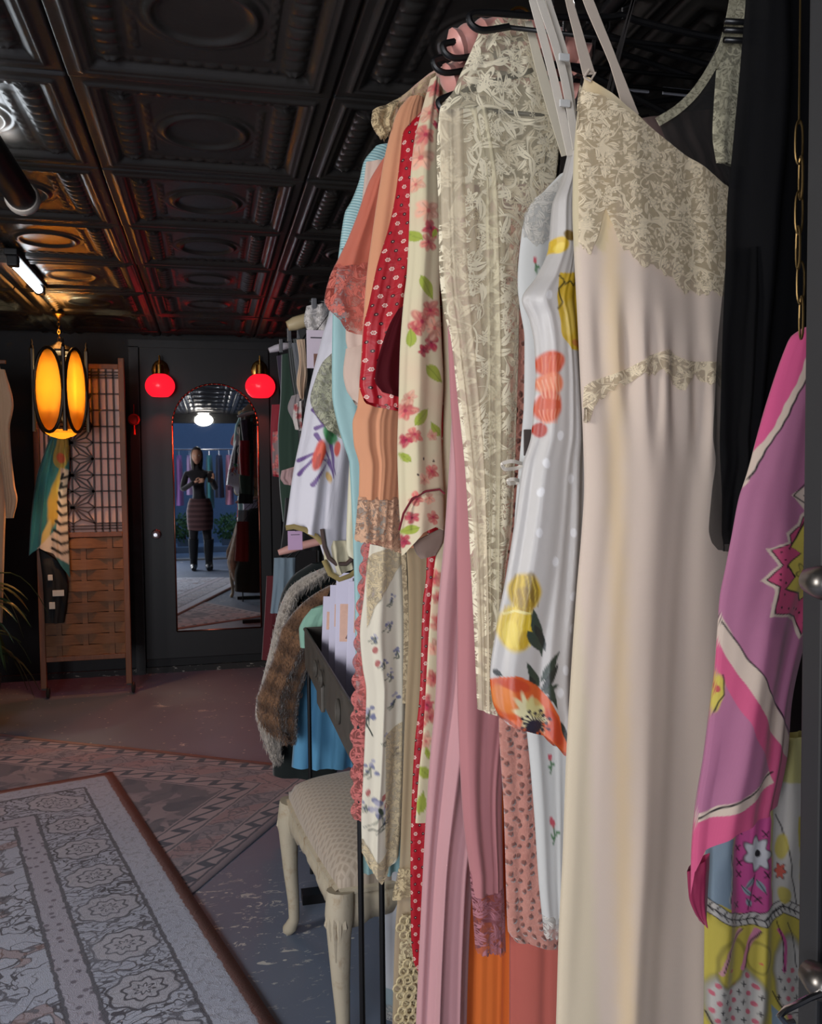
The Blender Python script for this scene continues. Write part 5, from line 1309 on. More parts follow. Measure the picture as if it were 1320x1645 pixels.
# ------------------------------------------------------------------ coral chiffon with lace cuff
YM = 1.745
gM = garment('coral_chiffon_robe', 'sheer coral chiffon robe with wide lace sleeve edge', 'robe', YM, (560, 525))
cloth('body', YM + .012, [(640, 240), (636, 500), (632, 800)], [(830, 240), (820, 800)], m_corals, gM, th=.010, nf=2, fa=.005, nu=30, nv=40, seed=97)
cloth('sleeve', YM - .004, [(617, 252), (605, 270), (593, 291), (572, 350), (560, 380), (546, 410), (536, 430)], [(655, 240), (650, 350), (640, 430)], m_corals, gM, th=.024, nf=2.2, fa=.010, nu=44, nv=70, seed=98)
cloth('lace_edge', YM - .006, [(538, 425), (529, 446), (521, 484), (529, 500)], [(640, 425), (620, 535)], m_corall, gM, bot=[(528, 498), (545, 505), (556, 508), (562, 521), (590, 530), (622, 540)], th=.028, nf=2.2, fa=.010, nu=44, nv=34, seed=98, scal=(.02, .004))
# ------------------------------------------------------------------ blush shirt, aqua gown
YQ = 1.79
g = garment('blush_shirt', 'blush cotton shirt with a folded cuff', 'shirt', YQ, (565, 650))
cloth('sleeve', YQ, [(588, 260), (570, 420), (556, 510), (555, 545), (558, 560)], [(640, 260), (640, 560)], m_blush, g, th=.018, nf=1.6, fa=.006, nu=30, nv=50, seed=101)
cloth('cuff', YQ - .004, [(556, 556), (551, 600), (556, 626), (566, 642)], [(612, 540), (606, 660)], m_blush, g, top=[(556, 560), (575, 556), (612, 540)], bot=[(566, 642), (580, 650), (606, 656)], th=.024, nf=1.2, fa=.005, nu=30, nv=20, seed=102)
YN = 1.84
gN = garment('aqua_gown', 'light aqua satin gown with ribbed shoulder', 'gown', YN, (555, 740))
cloth('body', YN, [(548, 375), (540, 440), (534, 504), (533, 633), (541, 678), (551, 712), (561, 745), (570, 1000), (575, 1400)], [(700, 375), (700, 700), (690, 1400)], m_aqua, gN, th=.016, nf=2.6, fa=.012, nu=50, nv=100, seed=103)
cloth('ribbed_shoulder', YN - .010, [(604, 234), (584, 260), (577, 289), (564, 323), (554, 341), (548, 375), (545, 400)], [(700, 230), (700, 400)], m_aquas, gN, th=.020, nf=1.5, fa=.005, nu=40, nv=50, seed=104)
hq = P(598, 268, YN - .04); hanger((hq[0], hq[2]), YN + .006, 'black hanger loop beside the ribbed aqua shoulder')
# ------------------------------------------------------------------ lower garments: camisole, pink lace slip, ecru gown, pale blue
YV = 1.66
g = garment('ecru_gown', 'long sheer ecru gown with guipure flowers at the hem', 'gown', YV + .045, (655, 1645))
YV += .045
cloth('body', YV, [(652, 880), (655, 930), (656, 1000), (650, 1150), (645, 1300), (640, 1420), (634, 1500), (630, 1645), (626, 1850)], [(760, 880), (740, 1645), (740, 1850)], m_ecru, g, th=.012, nf=2, fa=.006, nu=40, nv=80, seed=111)
cloth('lace_band', YV - .004, [(640, 1395), (630, 1448), (636, 1452)], [(700, 1385), (700, 1440)], m_ecrul, g, bot=[(631, 1447), (645, 1445), (660, 1440), (700, 1436)], th=.014, nf=2, fa=.006, nu=36, nv=12, seed=111)
cloth('guipure_hem', YV - .005, [(645, 1468), (640, 1560), (642, 1700)], [(700, 1468), (700, 1700)], m_guip, g, th=.014, nf=2, fa=.006, nu=36, nv=40, seed=111)
m_gl = fabric('ecru_cord', (206, 190, 148), .8)
for (cx, cy) in ((655, 1490), (660, 1560), (650, 1588), (664, 1612), (652, 1635)):
    rb = MB()
    for k in range(6):
        a = 2 * PI * k / 6; ctr = P(cx + 11 * math.cos(a), cy + 13 * math.sin(a), YV - .022)
        rb.tube([(ctr[0] + .009 * math.cos(t_), ctr[1], ctr[2] + .009 * math.sin(t_)) for t_ in np.linspace(0, 2 * PI, 11)], .0028, 5, cap=False)
    rb.build('guipure_flower', m_gl, g, True)
def paintQ(p):
    r_ = np.random.default_rng(4); bl = (112, 116, 150); gr = (70, 84, 72); rd = (170, 84, 84)
    for (x, y, s_) in ((604, 950, .7), (622, 1000, .6), (612, 1060, .5), (635, 1045, .5), (592, 1145, 1.0), (594, 1230, .8), (632, 1120, .7), (608, 1300, 1.4), (625, 1080, .5), (600, 1020, .5), (628, 960, .5), (618, 1180, .5), (636, 1200, .5), (588, 1290, .5)):
        for k in range(int(7 * s_) + 3):
            a = r_.uniform(0, 6.28); rr = r_.uniform(2, 13) * s_; p.ell(x + math.cos(a) * rr, y + math.sin(a) * rr * 1.2, 2.6 * s_ + .8, 3 * s_ + .8, a, bl if r_.uniform() < .6 else (168, 166, 184), .9)
        for k in range(3): 
            a = r_.uniform(1, 2.4); p.stroke([(x, y), (x + math.cos(a) * 14 * s_, y + math.sin(a) * 18 * s_), (x + math.cos(a) * 18 * s_ - 8 * s_, y + math.sin(a) * 24 * s_)], 1.6, gr, .9)
    for (x, y) in ((614, 1275), (618, 1288), (600, 1040), (602, 1062), (590, 1270)): p.ell(x, y, 3.6, 6, .3, rd, .9)
    p.leaf(604, 1290, 612, 1304, 3.5, (60, 76, 58)); p.stroke([(590, 1330), (604, 1326), (620, 1310)], 2.2, (40, 52, 46)); p.stroke([(592, 1140), (588, 1160), (596, 1180)], 2.4, (40, 52, 46))
YQ2 = 1.745
g = garment('floral_camisole', 'cream camisole with blue sprigs and pointed lace hem', 'camisole', YQ2, (605, 1410))
LQ = [(594, 874), (590, 905), (584, 960), (578, 1020), (582, 1070), (588, 1110), (586, 1180), (583, 1250), (580, 1320), (581, 1365)]
RQ = [(648, 884), (652, 1000), (651, 1100), (650, 1200), (646, 1300), (640, 1370)]
qb = cloth('body', YQ2, LQ, RQ, m_vcol, g, bot=[(581, 1368), (590, 1385), (605, 1410), (612, 1415), (625, 1395), (640, 1372)], th=.022, nf=1.5, fa=.008, nu=50, nv=260, nub=12, seed=121, paint=paintQ, base=(222, 216, 198))
m_cl = lace('camisole_lace', (212, 196, 162), net=.62, solid=1.0, fsc=40, vsc=38, vw=.05, dark=(186, 168, 138))
applique('lace_inset', YQ2 - .02, [(590, 900), (600, 890), (620, 882), (646, 886)], [(590, 1010), (600, 980), (620, 945), (646, 905)], m_cl, g, qb, nu=30, nv=30, ragged=2)
applique('hem_lace', YQ2 - .02, [(582, 1350), (590, 1362), (605, 1385), (612, 1380), (625, 1362), (640, 1320)], [(582, 1372), (590, 1388), (605, 1412), (612, 1418), (625, 1398), (640, 1376)], m_cl, g, qb, nu=40, nv=12, ragged=2)
applique('side_lace', YQ2 - .02, [(618, 1180), (630, 1170), (646, 1160)], [(618, 1360), (630, 1370), (646, 1350)], m_cl, g, qb, nu=24, nv=40, ragged=2)
ribbon('lace_strap', [P(648, 890, YQ2 - .03), P(652, 1000, YQ2 - .032), P(650, 1130, YQ2 - .03)], .010, m_cl, g)
YR2 = 1.80
g = garment('pink_lace_slip', 'salmon pink slip with scalloped lace edging', 'slip', YR2, (572, 1320))
LP_ = []
for yy in np.arange(868, 1320, 4.0): LP_.append((float(np.interp(yy, [868, 1000, 1100, 1200, 1318], [583, 572, 567, 564, 566]) - 7 * abs(math.sin((yy - 868) * PI / 30.0)) + 4), float(yy)))
cloth('body', YR2, LP_, [(640, 868), (640, 1326)], m_pinkl, g, th=.016, nf=1.6, fa=.006, nu=44, nv=150, seed=125)
cloth('lining', YR2 + .004, [(600, 868), (588, 1000), (584, 1150), (584, 1300)], [(645, 868), (640, 1300)], m_coral, g, th=.006, nf=1.2, fa=.004, nu=20, nv=40, seed=126)
YW = 1.89
g = garment('pale_blue_slip', 'pale blue satin slip hem hanging low behind camisole', 'slip', YW, (618, 1630))
cloth('body', YW, [(600, 1000), (604, 1300), (606, 1420), (610, 1520), (611, 1585)], [(690, 1000), (690, 1590)], fabric('grey_white_satin', (188, 190, 196), .45, crease=.4), g, th=.012, nf=1.5, fa=.006, nu=30, nv=60, seed=131)
YW2 = 1.93
g = garment('aqua_petticoat', 'aqua petticoat with white lace hem nearest the floor', 'petticoat', YW2, (620, 1630))
cloth('body', YW2, [(608, 1000), (610, 1300), (611, 1500), (612, 1625)], [(700, 1000), (700, 1630)], m_pblue, g, th=.012, nf=1.5, fa=.006, nu=30, nv=60, seed=132)
cloth('lace_hem', YW2 - .002, [(611, 1612), (612, 1634)], [(700, 1612), (700, 1636)], MATS['white_lace'], g, th=.014, nf=1.5, fa=.006, nu=30, nv=8, seed=132, scal=(.01, .004))
# cream scarf tail beside the peach cuff
YU = 1.885
g = garment('cream_blouse', 'plain cream silk blouse sleeve hanging behind peach cuff', 'blouse', YU, (570, 900))
cloth('sleeve', YU, [(566, 620), (562, 720), (558, 800), (556, 880), (560, 895)], [(640, 620), (640, 905)], m_cream, g, bot=[(558, 893), (572, 902), (600, 905), (640, 905)], th=.02, nf=1.4, fa=.008, nu=30, nv=50, seed=133)
# ------------------------------------------------------------------ embroidered white jacket, lace top, navy sheer
YR = 2.03
def paintR(p):
    pu = (92, 56, 128); rd = (206, 66, 48); gn = (62, 136, 84)
    for a in (((500, 660), (520, 690), (538, 690)), ((505, 700), (516, 722), (528, 742)), ((478, 740), (500, 730), (524, 742)), ((480, 762), (500, 738), (526, 738)), ((498, 778), (512, 760), (522, 744)), ((524, 700), (532, 742), (534, 764)), ((505, 690), (522, 684), (540, 700)), ((526, 742), (530, 756), (531, 770))): p.stroke(a, 7, pu, .95, True)
    p.ell(508, 732, 9, 24, .25, rd); p.ell(510, 730, 5, 18, .25, (224, 96, 66), .8); p.ell(506, 742, 3, 14, .25, (150, 30, 30), .7)
    p.ell(526, 700, 10, 15, -.4, gn); p.ell(530, 694, 6, 9, -.4, (40, 110, 60)); p.ell(537, 722, 5, 12, 0, (206, 84, 68)); p.ell(524, 766, 4, 9, -.3, (200, 160, 90))
    p.ell(520, 684, 6, 4, .3, pu)
m_broc = fabric('white_brocade', None, .4, vcol=True, crease=.9, spec=.5)
gR = garment('embroidered_jacket', 'white brocade jacket sleeve with red and purple embroidered flower', 'jacket', YR, (515, 900))
LR = [(534, 498), (524, 520), (507, 581), (493, 642), (484, 694), (471, 758), (462, 823), (459, 846)]
cloth('sleeve', YR, LR, [(600, 498), (590, 650), (580, 760), (576, 900)], m_broc, gR, bot=[(459, 848), (485, 852), (505, 862), (517, 872), (524, 900), (538, 920), (560, 915)], th=.045, nf=1.6, fa=.014, nu=70, nv=220, nub=16, seed=141, paint=paintR, base=(204, 202, 212))
m_gold = fabric('gold_braid', (150, 132, 84), .5)
MB().tube([P(x, y, YR - .048) for x, y in ((459, 848), (472, 846), (490, 851), (508, 862), (518, 873))], .006, 6, flat=(1, .35)).build('gold_hem', m_gold, gR, True)
MB().tube([P(x, y, YR - .05) for x, y in ((517, 850), (521, 878), (528, 896), (540, 906), (556, 906), (565, 898))], .005, 6).build('dark_braid', plain('dark_braid', (70, 52, 48), .6), gR, True)
cloth('lining_fold', YR - .03, [(519, 868), (520, 895), (530, 920), (540, 928)], [(562, 868), (572, 910)], fabric('ivory_quilt', (196, 188, 160), .5, crease=.9), gR, th=.02, nf=2, fa=.008, nu=24, nv=20, seed=142)
MB().tube([P(x, y, YR - .045) for x, y in ((520, 900), (530, 922), (545, 931), (562, 925), (575, 915))], .006, 6, flat=(1, .4)).build('gold_hem', m_gold, gR, True)
g = garment('sage_lace_top', 'pale sage lace top tucked above the embroidered flower', 'lace top', YR - .07, (520, 700))
cloth('body', YR - .07, [(532, 568), (518, 582), (506, 610), (498, 642), (508, 668), (520, 684)], [(600, 575), (600, 640), (590, 720)], lace('sage_lace', (176, 176, 152), net=.75, solid=1.0, fsc=36, vsc=34, vw=.05, dark=(146, 146, 124)), g, bot=[(508, 670), (525, 690), (545, 700), (590, 720)], th=.02, nf=1.6, fa=.008, nu=36, nv=36, seed=143)
def paintT(p):
    t_ = np.clip((p.y - 500) / 80, 0, 1); p.put(t_, (34, 40, 58), .95)
g = garment('navy_ombre_blouse', 'white to navy ombre sheer blouse behind aqua gown', 'blouse', 2.09, (520, 690))
cloth('body', 2.09, [(533, 485), (522, 530), (514, 590), (506, 690)], [(640, 485), (640, 690)], m_vsilk, g, th=.014, nf=2.6, fa=.006, nu=40, nv=60, seed=144, paint=paintT, base=(196, 196, 196))
# ------------------------------------------------------------------ hanging loops from the hidden garment tops to the rail
m_loop = plain('dark_ribbon', (46, 42, 42), .7)
for g_ in [o for o in COL.objects if o.parent is None and o.type == 'EMPTY' and o.name in ('velvet_dress', 'mauve_slip', 'pink_gown', 'coral_gown', 'orange_gown', 'ecru_gown', 'floral_camisole', 'pink_lace_slip', 'pale_blue_slip', 'aqua_petticoat', 'cream_blouse', 'sage_lace_top', 'blush_shirt', 'navy_ombre_blouse', 'coral_chiffon_robe', 'embroidered_jacket', 'rosebud_nightgown')]:
    me = max((c for c in g_.children if c.type == 'MESH'), key=lambda c: max(v.co.z for v in c.data.vertices)).data; zz = max(v.co.z for v in me.vertices); tops = [v.co for v in me.vertices if v.co.z > zz - .012]
    xa, xb = min(v.x for v in tops), max(v.x for v in tops); yy = sum(v.y for v in tops) / len(tops); lo_ = g_.location
    yw = lo_.y + yy
    for xx in (xa + (xb - xa) * .45, xa + (xb - xa) * .8):
        ribbon('hanging_loop', [(lo_.x + xx, yw, lo_.z + zz - .02), ((lo_.x + xx) * .5 + RX * .5, yw, (lo_.z + zz + RZ) / 2), (RX, yw, RZ - .012)], .004, m_loop, g_, n=4)
# ------------------------------------------------------------------ pink padded hangers and the two black loops
YPH = 1.40
hq = P(712, 66, YPH); hanger((hq[0] + .012, hq[2] - .01), YPH, 'pink satin padded hanger, upper of the two at rack top', padded=m_pinksat, rise=.05, xr=hq[0] + .135)
hq = P(708, 118, 1.47); hanger((hq[0] + .006, hq[2] - .012), 1.475, 'pink satin padded hanger, lower of the two behind black loop', padded=m_pinksat, rise=.05, xr=hq[0] + .135)
hq = P(758, 34, 1.295); hanger((hq[0], hq[2]), 1.295, 'black plastic hanger crossing the lace peignoir collar', rise=.03, xr=.66)
hq = P(716, 80, 1.385); hanger((hq[0], hq[2]), 1.385, 'black plastic hanger with open loop beside pink padded hanger', rise=.05, xr=.66)
hq = P(701, 104, 1.44); hanger((hq[0], hq[2]), 1.44, 'black plastic hanger with small loop over floral robe', rise=.06, xr=.66)
# ------------------------------------------------------------------ sheer black top with cream lace, behind the slip dress
YS = 1.175
g = garment('black_net_top', 'black net top trimmed with cream lace straps, top right', 'lace top', YS, (1120, 270))
m_net = fabric('black_net', (40, 38, 38), .8, alpha=.55, crease=.2)
cloth('net_body', YS, [(1058, 195), (1072, 230), (1100, 262), (1130, 300)], [(1215, 60), (1212, 200), (1208, 300)], m_net, g, top=[(1058, 195), (1090, 170), (1120, 140), (1150, 90), (1170, 40), (1215, 30)], th=.012, nf=2, fa=.004, nu=36, nv=36, seed=151)
cloth('dusty_lining', YS + .03, [(1030, 190), (1060, 230), (1090, 290)], [(1210, 170), (1210, 300)], fabric('dusty_mauve', (104, 84, 80), .7), g, th=.010, nf=5, fa=.006, nu=40, nv=20, seed=152)
m_cl2 = lace('cream_edge_lace', (196, 190, 164), net=.6, solid=1.0, fsc=60, vsc=55, vw=.06)
ribbon('lace_edge', [P(1056, 196, YS - .016), P(1085, 178, YS - .016), P(1115, 150, YS - .016), P(1145, 105, YS - .016), P(1162, 70, YS - .016), P(1176, 10, YS - .016), P(1180, -20, YS - .016)], .013, m_cl2, g, side=(.5, 0, -.8))
cloth('lace_strap', YS - .012, [(1176, -10), (1166, 40), (1162, 75), (1150, 110)], [(1245, -10), (1232, 40), (1222, 75), (1215, 120)], m_cl2, g, th=.004, nf=1, fa=.002, nu=30, nv=40, seed=153)
cloth('lace_strip', YS - .014, [(1150, 112), (1146, 170), (1144, 215), (1150, 262)], [(1212, 100), (1204, 180), (1198, 268)], m_cl2, g, th=.004, nf=1, fa=.003, nu=24, nv=44, seed=154)
m_bar = m_hang
bt = empty('clip_hanger', (P(1200, 30, YS)[0], YS - .03, RZ), 0, 'black three-bar hanger across cream lace straps, top right', 'hanger', 'hangers on the rack')
for y in (36, 50, 66):
    a, b = P(1163, y - 2, YS - .03), P(1240, y + 2, YS - .03); MB().tube([a, b], .0045, 8).build('bar', m_hang, bt, True)
MB().tube([P(1236, 66, YS - .03), P(1242, 40, YS - .03), P(1240, 5, YS - .03), P(1238, -40, YS - .03)], .004, 8).build('stem', m_hang, bt, True)
# ------------------------------------------------------------------ dark hangers and stacked garments behind the gowns
mk = [((1000, 60), 1.62, m_hang_red), ((1010, 40), 1.52, m_hang), ((1022, 92), 1.72, m_hang_red), ((985, 118), 1.84, m_hang)]
for i, ((x, y), Yh, mt_) in enumerate(mk):
    q = P(x, y, Yh); hanger((q[0] - .02, min(q[2], RZ - .09)), Yh, ['dark red wooden hanger nearest in the shadows behind slip dress', 'thin black hanger in the shadows behind slip dress', 'dark red wooden hanger second in the shadows behind slip dress', 'black hanger deepest in the shadows behind slip dress'][i], mt_, xr=q[0] + .24, rise=.06)
m_tagc = plain('grey_tag', (120, 122, 132), .6)
for i, (x0, x1, y0, y1) in enumerate(((985, 1042, 134, 150), (1064, 1110, 140, 156))):
    a, b = P(x0, y0, 1.45), P(x1, y1, 1.45)
    o = MB().box(((a[0] + b[0]) / 2, 1.45, (a[2] + b[2]) / 2), (abs(b[0] - a[0]), .004, abs(a[2] - b[2])), bev=.001).build('hanger_label', m_tagc)
    tag(o, ['pale paper strip on hanger behind slip dress, left one', 'pale paper strip on hanger behind slip dress, right one'][i], 'paper strip', 'paper strips on hangers')
for i, (xa, Yb, c_) in enumerate(((1.03, 1.35, (34, 22, 24)), (1.02, 1.60, (24, 22, 26)), (1.03, 1.85, (44, 28, 28)))):
    o = garment('dark_garment', ['dark brown garment in shadow behind slip dress', 'black garment in shadow behind the satin slip', 'dark maroon garment in shadow at back of rack'][i], 'garment', Yb, (1000, 1400))
    zt = 1.93; 
    q = [P(1000, 0, Yb)]
    V = MB(); N_ = 24
    vv = []; ff = []
    for j, (z_, hw_) in enumerate(((1.96, .05), (1.93, .12), (1.88, .20), (1.4, .20), (.7, .22), (.45, .22))):
        for k in range(N_):
            a_ = 2 * PI * k / N_; vv.append((xa + hw_ * math.cos(a_), Yb + .05 * math.sin(a_) * (1 + .3 * math.sin(5 * a_ + j)), z_))
    for j in range(5):
        for k in range(N_): ff.append((j * N_ + k, j * N_ + (k + 1) % N_, (j + 1) * N_ + (k + 1) % N_, (j + 1) * N_ + k))
    mesh_obj('body', vv, ff, fabric('dark_cloth_%d' % i, c_, .8), o, True)
    MB().tube([(xa, Yb, 1.955), (xa, Yb, 2.07)] + [(xa + .018 * math.sin(a_), Yb, 2.09 - .018 * math.cos(a_)) for a_ in np.linspace(.2, 3.6, 8)], .0026, 6).build('hanger_hook', m_chrome, o, True)
bk = empty('back_rail', (1.03, 1.6, 0), 0, 'dark rail in the shadows behind the gown rack', 'rail')
MB().tube([(1.03, 1.1, 2.10), (1.03, 2.1, 2.10)], .011, 10).build('bar', m_leg, bk, True)
for y in (1.12, 2.08): MB().tube([(1.03, y, 2.10), (1.03, y, ZC)], .007, 8).build('drop', m_leg, bk, True)

# ------------------------------------------------------------------ black chiffon garment
YX = .985
gX = garment('black_chiffon_dress', 'black chiffon garment hanging right of the cream slip dress', 'dress', YX, (1180, 880))
LX = [(1200, -30), (1186, 140), (1175, 260), (1168, 340), (1164, 430), (1158, 500), (1152, 560), (1148, 640), (1145, 700), (1150, 740), (1144, 790), (1140, 850), (1146, 872), (1158, 884)]
RX_ = [(1330, -30), (1340, 300), (1330, 500), (1300, 700), (1250, 860)]
cloth('body', YX, [(1200, -30), (1186, 140), (1175, 260), (1168, 340), (1166, 430), (1163, 500), (1160, 600), (1158, 700), (1165, 800)], [(1330, -30), (1340, 300), (1330, 500), (1300, 700), (1270, 800)], m_blackch, gX, bot=[(1165, 800), (1180, 850), (1200, 880), (1270, 860)], th=.03, nf=2.2, fa=.014, nu=44, nv=90, seed=161)
cloth('sheer_panel', YX - .012, [(1168, 400), (1160, 480), (1152, 560), (1148, 640), (1145, 700), (1150, 740), (1144, 790), (1140, 850), (1146, 872), (1158, 884)], [(1240, 400), (1235, 600), (1215, 800), (1190, 890)], m_blacks, gX, th=.018, nf=1.6, fa=.008, nu=40, nv=80, seed=162)
# ------------------------------------------------------------------ pink and purple scarf
YZ = .865
def paintZ(p):
    pk = (226, 92, 146); cr = (226, 206, 190); bk = (30, 20, 26); ye = (222, 204, 92)
    # upper border
    p.poly([(1310, 500), (1310, 590), (1290, 575), (1262, 640), (1232, 700), (1206, 750), (1194, 775), (1185, 790), (1204, 730), (1235, 640), (1265, 560)], cr)
    p.poly([(1310, 500), (1310, 560), (1286, 560), (1256, 632), (1226, 694), (1200, 740), (1190, 740), (1235, 630), (1262, 545)], pk)
    p.stroke([(1296, 572), (1288, 585), (1270, 622), (1252, 660), (1233, 698), (1212, 738), (1196, 768)], 2.2, bk)
    # blossom, half behind the post
    z1 = [(1290, 800), (1262, 826), (1256, 840), (1236, 854), (1238, 868), (1207, 878), (1224, 904), (1200, 928), (1216, 940), (1208, 985), (1238, 984), (1250, 990), (1264, 1022), (1300, 985), (1330, 900)]
    p.poly(z1, cr); z2 = [(x + (1310 - x) * .06, y + (905 - y) * .05) for x, y in z1]; p.poly(z2, bk); z3 = [(x + (1310 - x) * .085, y + (905 - y) * .07) for x, y in z1]; p.poly(z3, (214, 84, 128))
    for k in range(26):
        t_ = k / 25 * (len(z1) - 1); i = int(min(t_, len(z1) - 2)); f_ = t_ - i; x = z1[i][0] * (1 - f_) + z1[i + 1][0] * f_; y = z1[i][1] * (1 - f_) + z1[i + 1][1] * f_
        p.ell(x + (1310 - x) * .19, y + (905 - y) * .17, 1.5, 1.8, 0, bk)
    z4 = [(1300, 840), (1268, 832), (1258, 850), (1240, 876), (1260, 884), (1236, 905), (1248, 922), (1230, 942), (1258, 948), (1264, 962), (1285, 950), (1310, 900)]
    p.poly(z4, bk); p.poly([(x + (1290 - x) * .06, y + (895 - y) * .04) for x, y in z4], ye)
    for (x, y) in ((1266, 917), (1283, 852)): p.ell(x, y, 16, 19, 0, bk, 1, .1, 6, .2); p.ell(x, y, 14, 17, 0, (206, 192, 90), 1, .1, 6, .2); p.ell(x, y, 6, 7, 0, (206, 70, 110))
    p.poly([(1246, 794), (1290, 770), (1330, 770), (1330, 830), (1290, 822), (1268, 820)], cr); p.stroke([(1298, 730), (1276, 738), (1290, 752), (1276, 772), (1250, 796), (1286, 820)], 2, bk); p.poly([(1268, 796), (1300, 780), (1300, 814)], (150, 160, 160)); p.stroke([(1266, 796), (1300, 779)], 1.5, bk); p.stroke([(1266, 796), (1300, 815)], 1.5, bk)
    # lower border sweeping round the corner
    p.poly([(1140, 985), (1152, 985), (1166, 1025), (1195, 1075), (1232, 1140), (1256, 1180), (1256, 1215), (1235, 1290), (1150, 1320), (1105, 1420), (1095, 1490), (1095, 1330), (1108, 1302), (1200, 1240), (1218, 1222), (1180, 1140), (1150, 1060), (1138, 1030)], cr)
    p.poly([(1138, 1010), (1150, 1040), (1178, 1098), (1215, 1165), (1240, 1200), (1254, 1212), (1240, 1290), (1150, 1330), (1130, 1400), (1140, 1500), (1095, 1500), (1095, 1340), (1112, 1312), (1160, 1285), (1218, 1244), (1212, 1222), (1180, 1160), (1150, 1090), (1134, 1040)], (226, 96, 142))
    p.stroke([(1148, 985), (1158, 1010), (1180, 1050), (1210, 1100), (1240, 1150), (1256, 1172)], 2.2, bk); p.stroke([(1218, 1228), (1190, 1250), (1150, 1276), (1110, 1308)], 2.4, bk)
    p.ell(1141, 1110, 9, 30, .15, ye); p.ell(1141, 1103, 5, 6, 0, (206, 90, 90)); p.stroke([(1150, 1080), (1150, 1110), (1138, 1140)], 1.6, bk)
gZ = garment('pink_scarf', 'purple silk scarf with hot pink border and yellow blossom', 'scarf', YZ, (1125, 1480))
LZ = [(1292, 526), (1272, 540), (1262, 560), (1240, 620), (1218, 690), (1196, 765), (1184, 800), (1172, 860), (1162, 910), (1152, 960), (1148, 1010), (1143, 1080), (1135, 1140), (1124, 1220), (1112, 1290), (1104, 1370), (1102, 1430)]
RZ_ = [(1330, 522), (1330, 900), (1290, 1010), (1262, 1130), (1256, 1200), (1238, 1290)]
cloth('main_fold', YZ, LZ, RZ_, m_vsilk, gZ, bot=[(1102, 1432), (1112, 1400), (1135, 1366), (1170, 1335), (1205, 1312), (1238, 1288)], th=.022, nf=1.2, fa=.008, nu=110, nv=420, nub=16, seed=171, paint=paintZ, base=(190, 120, 156), lean=-.01)
cloth('turned_corner', YZ + .015, [(1103, 1400), (1106, 1440), (1116, 1468), (1128, 1484)], [(1140, 1370), (1136, 1430), (1132, 1485)], fabric('dark_pink_silk', (150, 36, 78), .55), gZ, th=.008, nf=1, fa=.003, nu=20, nv=24, seed=172)
